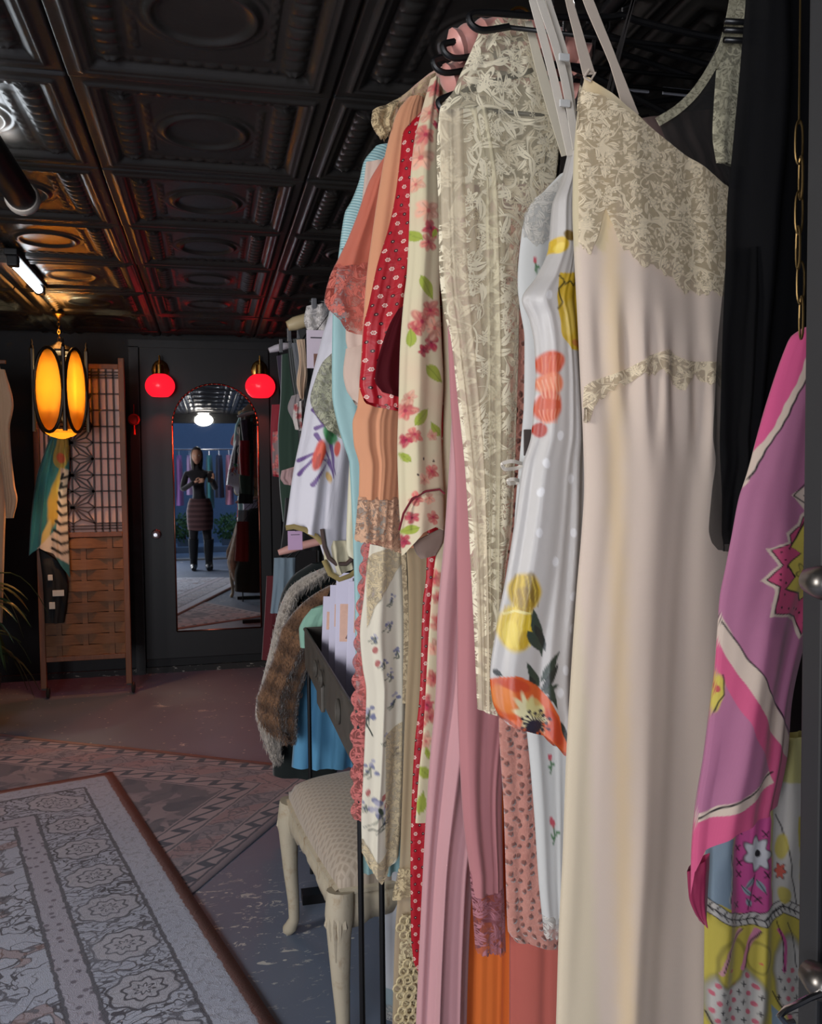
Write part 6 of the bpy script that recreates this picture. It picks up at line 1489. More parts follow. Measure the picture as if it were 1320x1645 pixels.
# ------------------------------------------------------------------ second scarf below: yellow, blue and pink panels
YY = .90
def paintY(p):
    ye = (196, 180, 76); bl = (130, 150, 166); wh = (196, 192, 186); bk = (28, 24, 30); pk = (206, 82, 150)
    p.poly([(1125, 1440), (1225, 1450), (1300, 1430), (1300, 1660), (1125, 1660)], ye)
    p.poly([(1228, 1250), (1300, 1250), (1300, 1440), (1225, 1445)], wh)
    p.poly([(1170, 1345), (1180, 1300), (1222, 1290), (1224, 1465), (1160, 1458)], pk); p.poly([(1130, 1330), (1166, 1340), (1160, 1450), (1130, 1440)], bl)
    p.stroke([(1165, 1365), (1163, 1400), (1160, 1440)], 3, wh); p.stroke([(1163, 1365), (1166, 1385), (1161, 1440)], 1.6, bk)
    p.ell(1204, 1362, 21, 31, 0, bk, 1, .08, 7, .16); p.ell(1204, 1362, 18.5, 28, 0, (206, 208, 212), 1, .1, 7, .16); p.ell(1205, 1362, 4, 6, 0, bk)
    for (a, b, c, d) in ((1200, 1400, 1190, 1420), (1204, 1405, 1214, 1424), (1196, 1450, 1190, 1435), (1198, 1432, 1184, 1416)): p.leaf(a, b, c, d, 4, (150, 166, 176)); p.stroke([(a, b), (c, d)], 1.2, bk)
    p.stroke([(1201, 1396), (1198, 1425), (1191, 1455)], 1.5, bk)
    for (x, y) in ((1178, 1358), (1180, 1380), (1178, 1398), (1174, 1446), (1204, 1436), (1215, 1395), (1214, 1330), (1180, 1332)):
        p.stroke([(x - 4, y - 5), (x + 3, y + 4)], 2, bk); p.stroke([(x + 4, y - 4), (x - 3, y + 5)], 1.6, bk)
    # leafy band
    bd = [(1128, 1446), (1150, 1462), (1180, 1472), (1210, 1466), (1226, 1452), (1240, 1442), (1270, 1456), (1300, 1462)]
    p.stroke(bd, 21, bk); p.stroke(bd, 18, wh); p.stroke(bd, 2, bk)
    for k in range(22):
        t_ = k / 21 * (len(bd) - 1); i = int(min(t_, len(bd) - 2)); f_ = t_ - i; x = bd[i][0] * (1 - f_) + bd[i + 1][0] * f_; y = bd[i][1] * (1 - f_) + bd[i + 1][1] * f_
        p.stroke([(x, y), (x + 4, y - 7)], 1.8, bk); p.stroke([(x, y), (x + 4, y + 7)], 1.8, bk)
    # paisley drops and dotted ground
    def drop(cx, cy, s_):
        p.ell(cx, cy, 24 * s_, 40 * s_, .1, bk); p.ell(cx, cy, 22 * s_, 38 * s_, .1, ye); p.ell(cx + 1, cy + 12 * s_, 4 * s_, 3 * s_, 0, (206, 110, 80))
    p.ell(1172, 1600, 44, 56, 0, bk); p.ell(1172, 1600, 42, 54, 0, wh); p.ell(1258, 1560, 30, 70, -.15, bk); p.ell(1258, 1560, 28.5, 68, -.15, wh)
    r_ = np.random.default_rng(3)
    for i in range(12):
        for j in range(9):
            x, y = 1130 + i * 14 + (j % 2) * 7, 1545 + j * 14; inside = ((x - 1172) / 40) ** 2 + ((y - 1600) / 50) ** 2 < 1 or ((x - 1258) / 26) ** 2 + ((y - 1560) / 62) ** 2 < 1
            if not inside: continue
            if (i + j) % 2: p.ell(x, y, 3.6, 4.2, 0, (200, 104, 120))
            else: p.stroke([(x - 3, y), (x + 3, y)], 1.5, bk); p.stroke([(x, y - 4), (x, y + 4)], 1.5, bk)
    drop(1166, 1540, 1.0); drop(1206, 1526, .6); p.stroke([(1182, 1488), (1158, 1520), (1148, 1552)], 7, (206, 150, 160)); p.stroke([(1205, 1484), (1192, 1515), (1186, 1550)], 6, (206, 130, 160)); p.stroke([(1186, 1486), (1160, 1516), (1150, 1550)], 1.6, bk); p.stroke([(1208, 1484), (1194, 1512), (1190, 1548)], 1.6, bk)
    p.stroke([(1234, 1480), (1244, 1500), (1246, 1530), (1242, 1545)], 5, pk); p.stroke([(1232, 1465), (1240, 1500), (1243, 1545)], 1.6, bk); p.stroke([(1250, 1470), (1262, 1510), (1264, 1540)], 1.6, bk)
    p.stroke([(1232, 1300), (1246, 1340), (1254, 1390), (1262, 1440)], 1.8, bk); p.ell(1237, 1388, 9, 14, 0, bk, 1, .1, 6, .2); p.ell(1237, 1388, 7.5, 12.5, 0, (206, 96, 80), 1, .1, 6, .2); p.poly([(1262, 1300), (1300, 1300), (1300, 1440), (1270, 1440)], (190, 176, 72)); p.ell(1240, 1350, 8, 20, .2, ye, .9); p.ell(1243, 1425, 10, 14, -.2, ye, .9)
    for b2 in ([(1130, 1620), (1145, 1648), (1172, 1660)], [(1225, 1580), (1245, 1610), (1300, 1612)]): p.stroke(b2, 2, bk)
    p.poly([(1225, 1600), (1250, 1625), (1300, 1640), (1300, 1680), (1225, 1680)], bl)
gY = garment('panel_scarf', 'yellow, blue and pink panelled silk scarf below purple scarf', 'scarf', YY, (1190, 1650))
cloth('drape', YY, [(1165, 1180), (1140, 1300), (1132, 1380), (1131, 1450), (1130, 1550), (1129, 1660), (1128, 1800)], [(1320, 1180), (1322, 1400), (1322, 1660), (1322, 1800)], m_vsilk, gY, th=.018, nf=1.9, fa=.011, nu=120, nv=340, nub=14, seed=181, paint=paintY, base=(186, 180, 120), flare=.2)
# ------------------------------------------------------------------ brass chain
YCn = .80
ch0, ch1 = P(1283, 200, YCn), P(1285, 538, YCn)
m_dbrass = plain('dull_brass', (120, 98, 62), .35, metal=.9)
cn = empty('brass_chain', tuple(ch1), 0, 'brass link chain hanging beside the black dress', 'chain')
nl = 6; 
for k in range(nl):
    t_ = (k + .5) / nl; c = ch0 + (ch1 - ch0) * t_ + np.array([.002 * math.sin(k * 1.7), 0, 0]); hl = np.linalg.norm(ch1 - ch0) / nl * .62; wd = .0045
    pts = []
    for a in np.linspace(0, 2 * PI, 19):
        ex, ez = wd * math.cos(a), hl * math.copysign(abs(math.sin(a)) ** .7, math.sin(a)); pts.append((c[0] + (ex if k % 2 == 0 else ex * .25), c[1] + (0 if k % 2 == 0 else ex), c[2] + ez))
    MB().tube(pts, .0013, 6, cap=False).build('chain_link', m_dbrass, cn, True)
MB().tube([ch0, (ch0[0], ch0[1], ZC)], .0010, 5).build('wire', m_dbrass, cn)
# ------------------------------------------------------------------ dark post at the right edge with chrome knobs
PYD = .72
xL = lambda py: P(np.interp(py, [0, 560, 1600], [1307, 1295, 1273]), py, PYD + .045)[0]
xm_ = xL(800)
po = empty('steel_upright', (xm_ + .05, PYD + .03, 0), 0, 'dark grey steel upright at right edge with chrome fittings', 'post')
m_knob = plain('dull_chrome', (120, 116, 112), .32, metal=.9)
m_post = plain('dark_grey_steel', (48, 48, 50), .55, metal=.1)
MB().box((xm_ + .055, PYD + .03, ZC / 2), (.11, .03, ZC - .01), bev=.003).build('upright', m_post, po)
for (x, y) in ((1322, 936), (1320, 1578)):
    q = P(x, y, PYD - .012); 
    MB().lathe([(.012, .02), (.016, .006), (.017, -.004), (.013, -.014), (.004, -.019)], tuple(q), 20, 'y').build('knob', m_knob, po, True)
a = [P(1340, 1588, PYD - .02), P(1300, 1603, PYD - .03), P(1262, 1622, PYD - .035), P(1252, 1632, PYD - .035), P(1262, 1644, PYD - .035), P(1275, 1642, PYD - .035)]
MB().tube(a, .0032, 8).build('wire_hook', m_chrome, po, True)
# ------------------------------------------------------------------ far double rack
FX = .50
fr = empty('double_rack', (FX, 3.3, 0), 0, 'black two-tier rack beyond the tray, hung with dark clothes', 'rack')
for z_ in (2.0, 1.10): MB().tube([(FX, 2.30 if z_ > 1.5 else 2.62, z_), (FX, 4.1, z_)], .012, 10).build('rail', m_leg, fr, True)
for y in (2.62, 4.1): MB().tube([(FX, y, 2.02), (FX, y, 0)], .014, 10).build('upright', m_leg, fr, True)
MB().box((FX, 4.1, .015), (.5, .05, .03)).build('foot', m_leg, fr); MB().box((FX, 2.62, .015), (.5, .05, .03)).build('foot', m_leg, fr)
m_bone = plain('bone_wood', (196, 176, 138), .45)
def fhang(name, px, py, Y, label, mat, r=.014, z_r=2.0):
    q = P(px, py, Y); t = empty(name, (FX, Y, z_r), 0, label, 'hanger', 'hangers on far rack')
    x0 = q[0]; x1 = 2 * FX - x0
    N_ = 16; MB().tube([(x0 + (x1 - x0) * i / N_, Y, q[2] + .05 * (1 - abs(2 * i / N_ - 1) ** 1.6)) for i in range(N_ + 1)], [r * (.7 if i in (0, N_) else 1) for i in range(N_ + 1)], 10).build('shoulder_bar', mat, t, True)
    MB().tube([(FX, Y, q[2] + .05), (FX, Y, z_r - .02)] + [(FX + .018 * math.sin(a), Y, z_r + .0 - .018 * math.cos(a)) for a in np.linspace(.3, 3.9, 9)], .0025, 6).build('hook', m_chrome, t, True)
    return t
fhang('wooden_hanger', 462, 524, 3.25, 'pale wooden hanger end jutting out above dark lingerie', m_bone, .026)
fhang('padded_hanger', 432, 563, 3.72, 'white satin padded hanger beside the red lamp', plain('white_satin_pad', (206, 198, 206), .5), .016)
fhang('padded_hanger', 447, 888, 3.15, 'pink padded hanger end on lower rail above fur', plain('pink_pad', (214, 160, 150), .5), .015, 1.10)
def fg(name, label, cat, Y, L, R, mat, th=.02, nf=2, fa=.008, bot=None, seed=0, nu=24, nv=50, paint=None, base=None):
    g = garment(name, label, cat, Y, ((L[-1][0] + R[-1][0]) / 2, max(L[-1][1], R[-1][1])))
    cloth('body', Y, L, R, mat, g, th=th, nf=nf, fa=fa, bot=bot, seed=seed, nu=nu, nv=nv, paint=paint, base=base)
    tp = (P(L[0][0], L[0][1], Y) + P(R[0][0], R[0][1], Y)) / 2; zr_ = 2.0 if tp[2] > 1.25 else 1.10
    if abs(zr_ - tp[2]) < .6: MB().tube([(tp[0], Y, tp[2] - .01), (tp[0] * .5 + FX * .5, Y, (tp[2] + zr_) / 2 + .02), (FX, Y, zr_ - .01)], .003, 5, sm=4).build('hanger_hook', m_leg, g, True)
    return g
fg('pinstripe_slip', 'charcoal pinstripe garment on the far rack', 'garment', 3.1, [(470, 545), (474, 580), (480, 640), (484, 720), (476, 800), (470, 830)], [(520, 540), (530, 700), (520, 830)], M('pinstripe', lambda T: dict(color=T.mix((T.sep(T.uv())[0] * 900.0).sin().step(.55, .8), tuple(lin((34, 36, 38))), tuple(lin((92, 96, 94)))), rough=.7)), seed=201)
fg('green_velvet_camisole', 'dark green velvet camisole on the far rack', 'camisole', 3.45, [(452, 570), (450, 640), (446, 700), (448, 770), (454, 838)], [(500, 560), (505, 700), (500, 842)], fabric('green_velvet', (44, 66, 54), .8, sheen=.6), seed=202)
fg('black_lingerie', 'black lingerie bunched at top of far rack', 'lingerie', 2.95, [(478, 530), (484, 560), (486, 610), (490, 668)], [(540, 520), (540, 670)], fabric('black_nylon', (24, 24, 28), .6), seed=203)
fg('purple_stripe_slip', 'dark slip with purple ribbon trim, leftmost on far rack', 'slip', 3.65, [(444, 572), (447, 600), (452, 640), (458, 680)], [(480, 565), (484, 690)], fabric('aubergine', (58, 46, 66), .6), seed=204)
fg('nude_stocking', 'beige nylon stocking hanging between black lingerie', 'stocking', 2.9, [(476, 546), (480, 580), (476, 615), (482, 640)], [(490, 545), (494, 600), (488, 642)], fabric('nude_nylon', (206, 178, 152), .6, crease=.05), th=.01, seed=205)
fg('red_slip', 'red satin slip peeking out beside the mirror', 'slip', 3.8, [(436, 650), (434, 700), (436, 745), (438, 765)], [(470, 650), (470, 770)], fabric('red_satin', (150, 24, 44), .5), seed=206)
def paintF(p):
    r_ = np.random.default_rng(9)
    for k in range(22): p.flower(r_.uniform(435, 475), r_.uniform(690, 765), 7, (206, 96, 98), (224, 160, 150))
fg('floral_sheer_slip', 'sheer slip with pink blossoms beside the red slip', 'slip', 3.6, [(438, 694), (437, 730), (438, 762)], [(462, 690), (461, 764)], m_vcol, th=.01, seed=207, nu=24, nv=70, paint=paintF, base=(150, 128, 128))
fg('white_lace_bralette', 'white lace bralette clipped near top of far rack', 'bralette', 2.55, [(492, 492), (488, 515), (494, 532), (500, 540)], [(540, 486), (548, 545)], lace('bralette_lace', (214, 208, 206), net=.75, solid=1.0, fsc=40, vsc=36, vw=.06), th=.02, seed=208)
fg('lace_ruffle_top', 'black and white ruffled top on the far rack', 'top', 3.0, [(468, 636), (462, 655), (470, 675)], [(500, 628), (500, 678)], fabric('ruffle_grey', (150, 140, 142), .7, crease=.9), th=.02, nf=5, fa=.01, seed=209)
fg('dark_trousers', 'dark trousers hanging below pinstripe garment', 'trousers', 3.3, [(458, 800), (456, 830), (452, 870), (450, 884)], [(510, 800), (512, 884)], fabric('dark_wool', (30, 30, 32), .85), seed=210)
fg('black_strap_slip', 'black slip with thin silver stripes between green and pinstripe', 'slip', 3.3, [(462, 560), (466, 600), (474, 650), (480, 720), (470, 780), (462, 815)], [(490, 552), (500, 640), (498, 815)], MATS['pinstripe'], th=.015, seed=231)
fg('grey_satin_slip', 'narrow grey satin slip behind the nude stocking', 'slip', 3.05, [(468, 552), (474, 590), (478, 640)], [(484, 550), (490, 642)], fabric('steel_satin', (104, 106, 112), .4), th=.012, seed=232)
fg('rose_print_top', 'red and white printed top low on the far rack', 'top', 2.95, [(472, 650), (470, 670), (474, 690)], [(486, 642), (486, 692)], m_vcol, th=.012, seed=233, nu=20, nv=30, paint=lambda p: [p.flower(474 + k * 5, 655 + (k % 3) * 13, 6, (176, 70, 76), (220, 170, 160)) for k in range(4)], base=(206, 196, 192))
fg('checked_top', 'pink checked top at the bottom of the upper far rail', 'top', 3.4, [(452, 756), (450, 768), (456, 778)], [(478, 748), (480, 782)], fabric('pink_check', (196, 160, 160), .7, crease=.8), th=.015, seed=234)
for i, (px, py, Yk_) in enumerate(((497, 484, 2.55), (446, 548, 3.6), (459, 530, 3.42))):
    q = P(px, py, Yk_); t = empty('clip_hanger', (FX, Yk_, 2.0), 0, ['black clip hanger with grey clamp above the white bralette', 'black clip hanger with shiny clips nearest the red lamp', 'black clip hanger beside the pale wooden hanger'][i], 'hanger', 'hangers on far rack')
    MB().tube([(q[0], Yk_, q[2]), (2 * FX - q[0], Yk_, q[2])], .006, 8).build('bar', m_leg, t, True)
    MB().tube([(FX, Yk_, q[2]), (FX, Yk_, 1.985)], .003, 6).build('hook', m_leg, t, True)
    for dx in (.012, .05): MB().box((q[0] + dx, Yk_ - .008, q[2] - .02), (.016, .014, .055), bev=.003).build('clip', plain('grey_clip', (92, 92, 96), .4), t)
# printed card tags
def card(px0, py0, px1, py1, Y, label, tint, pic=True, hang=None):
    a, b = P(px0, py0, Y), P(px1, py1, Y); cx, cz = (a[0] + b[0]) / 2, (a[2] + b[2]) / 2; w_, h_ = abs(b[0] - a[0]), abs(a[2] - b[2])
    t = empty('swing_tag', (cx, Y, cz - h_ / 2), 0, label, 'tag', 'card tags on far rack')
    MB().box((cx, Y, cz), (w_, .003, h_), bev=.0006).build('card', plain('card_%d' % px0, tint, .5), t)
    if pic:
        MB().box((cx + w_ * .1, Y - .002, cz - h_ * .30), (w_ * .5, .001, h_ * .36)).build('picture', plain('tag_photo', (120, 84, 72), .5, grain=.6, gs=60), t)
    MB().box((cx, Y - .002, cz + h_ * .3), (w_ * .6, .001, h_ * .03)).build('print_line', m_dkp, t)
    MB().tube([(cx, Y, cz + h_ * .48), (cx + .01, Y + .01, cz + h_ * .48 + .05) if hang is None else hang], .001, 4).build('string', m_leg, t)
card(492, 530, 524, 592, 2.45, 'lilac card tag with a woman picture under white bralette', (206, 192, 206), hang=(FX, 2.45, 2.0))
card(462, 853, 486, 883, 2.09, 'plain lilac card tag hanging below the embroidered jacket', (176, 144, 176), False, hang=tuple(P(490, 845, 2.05)))
# lower tier: red, denim, fur
fg('dark_red_dress', 'dark red dress at left end of the lower rail', 'dress', 3.75, [(428, 925), (424, 1000), (420, 1060)], [(470, 925), (470, 1060)], fabric('oxblood', (92, 22, 32), .7), seed=211)
fg('denim_jacket', 'pale blue denim garment on the lower rail', 'jacket', 3.55, [(440, 896), (438, 940), (434, 985)], [(475, 896), (475, 985)], fabric('pale_denim', (128, 146, 160), .85), seed=212)
fg('dark_green_coat', 'dark green coat on lower rail between fur pieces', 'coat', 3.28, [(500, 905), (470, 925), (452, 955), (446, 985), (452, 1100), (436, 1180), (438, 1245)], [(560, 900), (560, 1100), (540, 1245)], fabric('dark_coat', (26, 34, 34), .85), th=.05, seed=213)
fg('sky_blue_dress', 'sky blue dress hanging low behind the metal tray', 'dress', 3.1, [(505, 985), (486, 1000), (480, 1060), (474, 1150), (468, 1232)], [(575, 985), (575, 1232)], fabric('sky_blue', (98, 164, 206), .65, crease=.5), th=.03, nf=3, fa=.016, seed=214)
def fur(name, label, Y, L, R, c0, c1, c2, seed, bands=0.0, nst=5200, ln=.022, bot=None):
    g = garment(name, label, 'fur', Y, ((L[-1][0] + R[-1][0]) / 2, L[-1][1]))
    def mk(T):
        u = T.uv(); x, y, _ = T.sep(u)
        n = T.noise(u, 150, 2, .6); b = ((y + x * .35 + (T.noise(u, 5, 2) - .5) * .05) * 90.0).sin() * .5 + .5
        c = T.mix(n, tuple(lin(c0)), tuple(lin(c1))); return dict(color=T.mix(b.step(.25, .95) * bands, c, tuple(lin(c2))), rough=.9, sheen=.6, spec=.15, normal=T.bump(n, .3, .004))
    mt = M(name + '_pelt', mk)
    b = cloth('pelt', Y, L, R, mt, g, th=.055, nf=1.5, fa=.010, nu=40, nv=70, seed=seed, bot=bot)
    me = b.data; r_ = np.random.default_rng(seed); vs = np.array([v.co for v in me.vertices]); ns = np.array([v.normal for v in me.vertices])
    nf_ = len(vs); V = []; F = []; UV = []
    uvl = me.uv_layers[0].data; vu = {}
    for lp in me.loops: vu[lp.vertex_index] = tuple(uvl[lp.index].uv)
    idx = r_.integers(0, nf_, nst)
    for i in idx:
        p = vs[i] + r_.normal(0, .004, 3); nn = ns[i]; d = nn * r_.uniform(.35, .9) + np.array([r_.normal(0, .3), r_.normal(0, .25), -1.0 - r_.uniform(0, .4)]); d = d / np.linalg.norm(d) * ln * r_.uniform(.6, 1.3)
        s_ = np.cross(d, nn); k = np.linalg.norm(s_); s_ = s_ / (k + 1e-6) * .0011; m0 = len(V)
        V += [tuple(p - s_), tuple(p + s_), tuple(p + d * .6 + nn * .002 + s_ * .6), tuple(p + d)]; F += [(m0, m0 + 1, m0 + 2), (m0, m0 + 2, m0 + 3)]; UV += [vu[int(i)]] * 4
    o = mesh_obj('fur_hairs', V, F, mt, None, True, uvs=UV, world_coords=False); o.parent = g; o['kind'] = 'stuff'
    return g
fur('grey_fur_stole', 'pale grey fur stole draped from the lower rail', 3.18, [(520, 912), (490, 925), (462, 948), (446, 985), (436, 1030), (424, 1080), (414, 1120), (410, 1140), (420, 1180), (434, 1215)], [(535, 918), (510, 935), (480, 955), (466, 1000), (455, 1060), (450, 1150), (452, 1216)], (164, 154, 144), (200, 190, 178), (120, 110, 104), 221, .2, 9000)
fur('brown_fur_coat', 'striped brown fur coat hanging behind the metal tray', 3.0, [(560, 928), (520, 945), (490, 965), (470, 985), (452, 1010), (440, 1050), (425, 1090), (411, 1130), (416, 1155), (440, 1182)], [(600, 938), (580, 980), (540, 1000), (500, 1060), (480, 1120), (474, 1190)], (104, 74, 52), (132, 98, 72), (66, 46, 35), 222, .62, 15000, bot=[(414, 1150), (430, 1172), (450, 1182), (474, 1188)])
# mint collar shape behind the packs
fg('mint_top', 'mint green top peeking above the stocking packs', 'top', 2.86, [(500, 978), (486, 996), (480, 1012), (482, 1040)], [(535, 968), (530, 1040)], fabric('mint', (150, 196, 176), .7), th=.02, seed=215)
# ------------------------------------------------------------------ behind the camera, seen in the mirror
# rack of pastel clothes on the pavement
pr = empty('street_rack', (-.25, -2.3, 0), 0, 'chrome clothes rail on pavement outside, seen in mirror', 'rack')
MB().tube([(-1.2, -2.3, 1.72), (.75, -2.3, 1.72)], .014, 10).build('rail', m_chrome, pr, True)
for x in (-1.2, .75):
    MB().tube([(x, -2.3, 1.72), (x, -2.3, .03)], .014, 10).build('upright', m_chrome, pr, True); MB().box((x, -2.3, .015), (.04, .5, .03)).build('foot', m_chrome, pr)
cl = [('aqua', (120, 190, 200)), ('blue', (52, 104, 176)), ('sky_blue', (112, 160, 200)), ('black', (26, 26, 30)), ('violet', (150, 104, 176)), ('lilac', (176, 150, 196)), ('white', (200, 204, 210)), ('teal', (60, 130, 140)), ('navy', (36, 46, 80)), ('pink', (190, 130, 160)), ('grey', (120, 124, 132)), ('turquoise', (88, 180, 190))]
for i, (cn_, c_) in enumerate(cl):
    x = -1.1 + i * .155; g = empty('hanging_dress', (x, -2.3, .6), 0, cn_.replace('_', ' ') + ' dress on outdoor rail, reflected in the mirror', 'dress', 'dresses on the street rail')
    N_ = 20; vv = []; ff = []; ln_ = .55 + .28 * ((i * 7) % 5) / 5
    rows_ = [(1.63, .02), (1.60, .07), (1.55, .17), (1.4, .15), (1.2, .14), (1.55 - ln_ * .7, .17), (1.55 - ln_, .19)]
    for j, (z_, hw_) in enumerate(rows_):
        for k in range(N_):
            a = 2 * PI * k / N_; vv.append((x + (.035 + .012 * j / 3) * math.cos(a) * (1 + .25 * math.sin(4 * a + i)), -2.3 + hw_ * math.sin(a), z_))
    for j in range(len(rows_) - 1):
        for k in range(N_): ff.append((j * N_ + k, j * N_ + (k + 1) % N_, (j + 1) * N_ + (k + 1) % N_, (j + 1) * N_ + k))
    mesh_obj('body', vv, ff, fabric('street_' + cn_, c_, .7), g, True)
    MB().tube([(x, -2.3, 1.62), (x, -2.3, 1.70)] + [(x, -2.3 + .018 * math.sin(a), 1.72 - .018 * math.cos(a)) for a in np.linspace(.3, 3.9, 8)], .0025, 5).build('hanger_hook', m_chrome, g, True)
m_leaf2 = M('shrub_leaf', lambda T: dict(color=T.mix(T.noise(T.obj(), 8, 2), tuple(lin((46, 84, 46))), tuple(lin((104, 138, 70)))), rough=.5, translucent=.2))
for i, (x, y) in enumerate(((-1.2, -3.4), (-.45, -3.4), (.3, -3.4))):
    t = empty('street_shrub', (x, y, .0), 0, ['leafy green shrub at kerb outside, left in the mirror', 'leafy green shrub at kerb outside, middle in the mirror', 'leafy green shrub at kerb outside, right in the mirror'][i], 'shrub')
    r_ = np.random.default_rng(300 + i); V = []; F = []
    for k in range(420):
        d = r_.normal(0, 1, 3); d /= np.linalg.norm(d); p = np.array([x, y, .38]) + d * np.array([.30, .22, .28]) * r_.uniform(.5, 1.0)
        u = r_.normal(0, 1, 3); u /= np.linalg.norm(u); w_ = np.cross(u, d); w_ /= np.linalg.norm(w_) + 1e-6; m0 = len(V); L_ = .05
        V += [tuple(p - u * L_), tuple(p + w_ * .018), tuple(p + u * L_), tuple(p - w_ * .018)]; F += [(m0, m0 + 1, m0 + 2, m0 + 3)]
    o = mesh_obj('foliage', V, F, m_leaf2, t, False); o['kind'] = 'stuff'
    MB().lathe([(.12, 0), (.14, .18), (.15, .20), (.13, .20)], (x, y, 0), 18).build('pot', m_pave, t, True)
    MB().tube([(x, y, .15), (x + .01, y, .32)], .012, 6).build('stem', m_wood, t)
# ------------------------------------------------------------------ the person taking the photograph
def skin_body(name, joints, edges, mat, parent, root=0, sub=2):
    me = bpy.data.meshes.new(name); me.from_pydata([j[:3] for j in joints], edges, [])
    o = bpy.data.objects.new(name, me); COL.objects.link(o)
    md = o.modifiers.new('skin', 'SKIN'); md.use_smooth_shade = True; md.branch_smoothing = .6
    for i, j in enumerate(joints):
        sv = me.skin_vertices[0].data[i]; r = j[3]; sv.radius = r if hasattr(r, '__len__') else (r, r); sv.use_root = (i == root)
    ss = o.modifiers.new('sub', 'SUBSURF'); ss.levels = ss.render_levels = sub
    dg = bpy.context.evaluated_depsgraph_get(); ev = o.evaluated_get(dg); m2 = bpy.data.meshes.new_from_object(ev)
    bpy.data.objects.remove(o); m2.name = name; m2.materials.clear()
    return finish(name, m2, mat, parent, True)
px_, py_ = -.17, -.36
per = empty('person', (px_, py_, 0), 0, 'person in dark top, patterned skirt and tall boots photographing with phone, seen in mirror', 'person')
m_skin = plain('skin', (188, 140, 116), .55); m_dark = fabric('dark_knit', (34, 32, 38), .85); m_hair = plain('dark_hair', (30, 22, 20), .5)
m_skirt = M('plum_check', lambda T: dict(color=T.mix((T.sep(T.obj())[2] * 90.0).sin().step(-.1, .3), tuple(lin((58, 34, 40))), tuple(lin((84, 56, 60)))), rough=.85))
m_boot = plain('black_leather', (18, 17, 18), .35)
hp = (px_ + .02, py_, .86)
J = [(px_ + .02, py_, .90, (.150, .105)),                                   # 0 pelvis
     (px_ + .015, py_, 1.05, (.118, .088)), (px_, py_, 1.20, (.138, .095)), (px_ - .005, py_, 1.33, (.120, .080)), (px_ - .008, py_ + .01, 1.405, (.048, .048)), (px_ - .01, py_ + .02, 1.46, (.046, .048)),  # 5 neck
     (px_ - .15, py_, 1.345, .052), (px_ - .21, py_ + .03, 1.11, .043), (px_ - .05, py_ + .24, 1.22, .031), # left arm to wrist
     (px_ + .14, py_, 1.345, .052), (px_ + .24, py_ + .02, 1.12, .043), (px_ + .19, py_ + .24, 1.25, .031), # right arm
     (px_ - .06, py_, .80, .098), (px_ - .075, py_ + .03, .47, .062), (px_ - .08, py_ - .06, .10, .040), (px_ - .085, py_ - .01, .045, .040), (px_ - .09, py_ + .13, .035, .034),
     (px_ + .09, py_, .80, .098), (px_ + .11, py_ + .05, .47, .062), (px_ + .14, py_ + .02, .10, .040), (px_ + .145, py_ + .06, .045, .040), (px_ + .15, py_ + .20, .035, .034)]
E_ = [(0, 1), (1, 2), (2, 3), (3, 4), (4, 5), (3, 6), (6, 7), (7, 8), (3, 9), (9, 10), (10, 11), (0, 12), (12, 13), (13, 14), (14, 15), (15, 16), (0, 17), (17, 18), (18, 19), (19, 20), (20, 21)]
skin_body('body', J, E_, m_dark, per)
# head with face
hc = np.array([px_ - .01, py_ + .035, 1.575])
N1, N2 = 28, 22; V = []; F = []
for j in range(N2 + 1):
    ph = PI * j / N2
    for i in range(N1):
        th_ = 2 * PI * i / N1; d = np.array([math.sin(ph) * math.cos(th_), math.sin(ph) * math.sin(th_), math.cos(ph)])
        r = np.array([.073, .092, .115]); p = d * r
        if d[2] < -.2: p[0] *= 1 - .38 * (-d[2] - .2); p[1] *= 1 - .10 * (-d[2] - .2)
        f = max(0, d[1]) ** 2
        nose = math.exp(-((p[0] / .012) ** 2 + ((p[2] + .012) / .022) ** 2)) * .022 * f
        eye = -sum(math.exp(-(((p[0] - s_ * .030) / .014) ** 2 + ((p[2] - .008) / .010) ** 2)) for s_ in (-1, 1)) * .008 * f
        lip = math.exp(-((p[0] / .020) ** 2 + ((p[2] + .055) / .008) ** 2)) * .006 * f
        V.append(tuple(hc + p + np.array([0, nose + eye + lip, 0])))
for j in range(N2):
    for i in range(N1): F.append((j * N1 + i, j * N1 + (i + 1) % N1, (j + 1) * N1 + (i + 1) % N1, (j + 1) * N1 + i))
mesh_obj('head', V, F, m_skin, per, True)
for s_ in (-1, 1):
    MB().lathe([(.001, .008), (.009, .004), (.010, 0), (.004, -.006)], tuple(hc + np.array([s_ * .030, .078, .008])), 10, 'y').build('eye', plain('eye_white', (210, 206, 200), .2), per, True)
    MB().lathe([(.003, .012), (.014, .008), (.018, 0), (.010, -.008)], tuple(hc + np.array([s_ * .074, -.002, -.005])), 10, 'x', sy=1.6).build('ear', m_skin, per, True)
MB().box(tuple(hc + np.array([0, .086, -.056])), (.036, .006, .007), bev=.002).build('mouth', plain('lips', (150, 74, 70), .5), per)
V = []; F = []
for j in range(17):
    ph = PI * .80 * j / 16
    for i in range(28):
        th_ = 2 * PI * i / 28; d = np.array([math.sin(ph) * math.cos(th_), math.sin(ph) * math.sin(th_), math.cos(ph)])
        k = 1.0
        if d[1] > .45 and d[2] < .60: k = .80
        dz = -.16 * max(0, j - 10) / 6 * (1 if d[1] < .3 else 0)
        p = d * np.array([.086, .104, .128]) * k; V.append(tuple(hc + p + np.array([0, -.012, dz + .004])))
for j in range(16):
    for i in range(28): F.append((j * 28 + i, j * 28 + (i + 1) % 28, (j + 1) * 28 + (i + 1) % 28, (j + 1) * 28 + i))
mesh_obj('hair', V, F, m_hair, per, True)
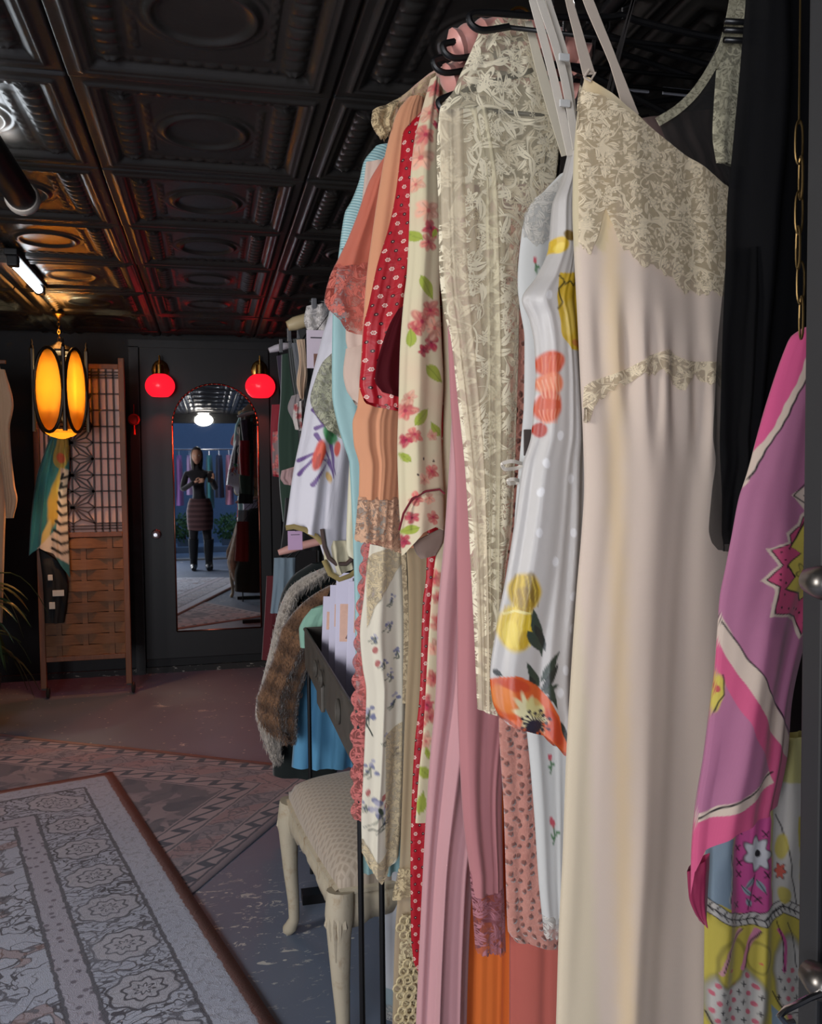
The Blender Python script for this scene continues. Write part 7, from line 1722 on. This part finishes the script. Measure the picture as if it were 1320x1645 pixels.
# hands curled round the phone
def hand(w, ph, s_):
    w, ph = np.array(w), np.array(ph); d = ph - w; up = np.array([0, 0, 1.0]); d = d / np.linalg.norm(d)
    joints = [(*w, .026), (*(w + d * .045), (.030, .016)), (*(w + d * .08), (.032, .013))]; edges = [(0, 1), (1, 2)]
    o = skin_body('palm', joints, edges, m_skin, per, 0, 1)
    base = w + d * .08
    for k in range(4):
        ln = [.028, .032, .030, .024][k]; b = base + up * ((k - 1.5) * .015); k1 = b + d * ln * .7 + np.array([0, .010, 0]); k2 = k1 + np.array([-s_ * .012, .012, 0]) + d * ln * .3; k3 = k2 + np.array([-s_ * .018, -.004, 0])
        MB().tube([b - d * .012, b, k1, k2, k3], [.008, .0085, .008, .0072, .005], 8).build('finger', m_skin, o, True)
    t0 = w + d * .03 + up * .022; MB().tube([t0, t0 + up * .016 + d * .014, t0 + up * .020 + d * .034 + np.array([0, -.006, 0]), t0 + up * .014 + d * .052 + np.array([0, -.008, 0])], [.010, .0095, .0085, .006], 8).build('thumb', m_skin, o, True)
phc = np.array([0.0, -.075, CAM_H - .045])
hand((px_ - .05, py_ + .24, 1.22), phc + np.array([-.036, 0, -.03]), -1); hand((px_ + .19, py_ + .24, 1.25), phc + np.array([.036, 0, -.01]), 1)
# skirt and boots follow the body
V = []; F = []; rws = [(.99, .135, .105, 0), (.93, .158, .125, 0), (.82, .180, .145, .005), (.68, .178, .145, .02), (.56, .165, .135, .035)]
for z_, a_, b_, oy in rws:
    for k in range(28): t_ = 2 * PI * k / 28; V.append((px_ + .018 + a_ * math.cos(t_), py_ + oy + b_ * math.sin(t_), z_ + .006 * math.sin(3 * t_)))
for j in range(4):
    for k in range(28): F.append((j * 28 + k, j * 28 + (k + 1) % 28, (j + 1) * 28 + (k + 1) % 28, (j + 1) * 28 + k))
mesh_obj('skirt', V, F, m_skirt, per, True)
for x, dy in ((-.08, 0.0), (.125, .05)):
    b = MB().tube([(px_ + x + .005, py_ + .03 + dy * .4, .44), (px_ + x, py_ - .005 + dy * .5, .28), (px_ + x, py_ - .045 + dy * 1.2, .11), (px_ + x, py_ - .03 + dy * 1.2, .05), (px_ + x, py_ + .06 + dy * 1.3, .04), (px_ + x, py_ + .15 + dy * 1.3, .028)], [.070, .064, .050, .050, .043, .028], 14)
    b.box((px_ + x, py_ - .055 + dy * 1.2, .02), (.04, .045, .04), bev=.004); b.build('boot', m_boot, per, True)
ph = empty('phone', tuple(phc), 0, 'dark phone held up by the person in mirror', 'phone')
MB().box(tuple(phc), (.074, .009, .155), bev=.004).build('body', m_boot, ph); MB().lathe([(.007, 0), (.007, .003), (.005, .004)], tuple(phc + np.array([-.02, .005, .058])), 12, 'y').build('lens', m_chrome, ph)
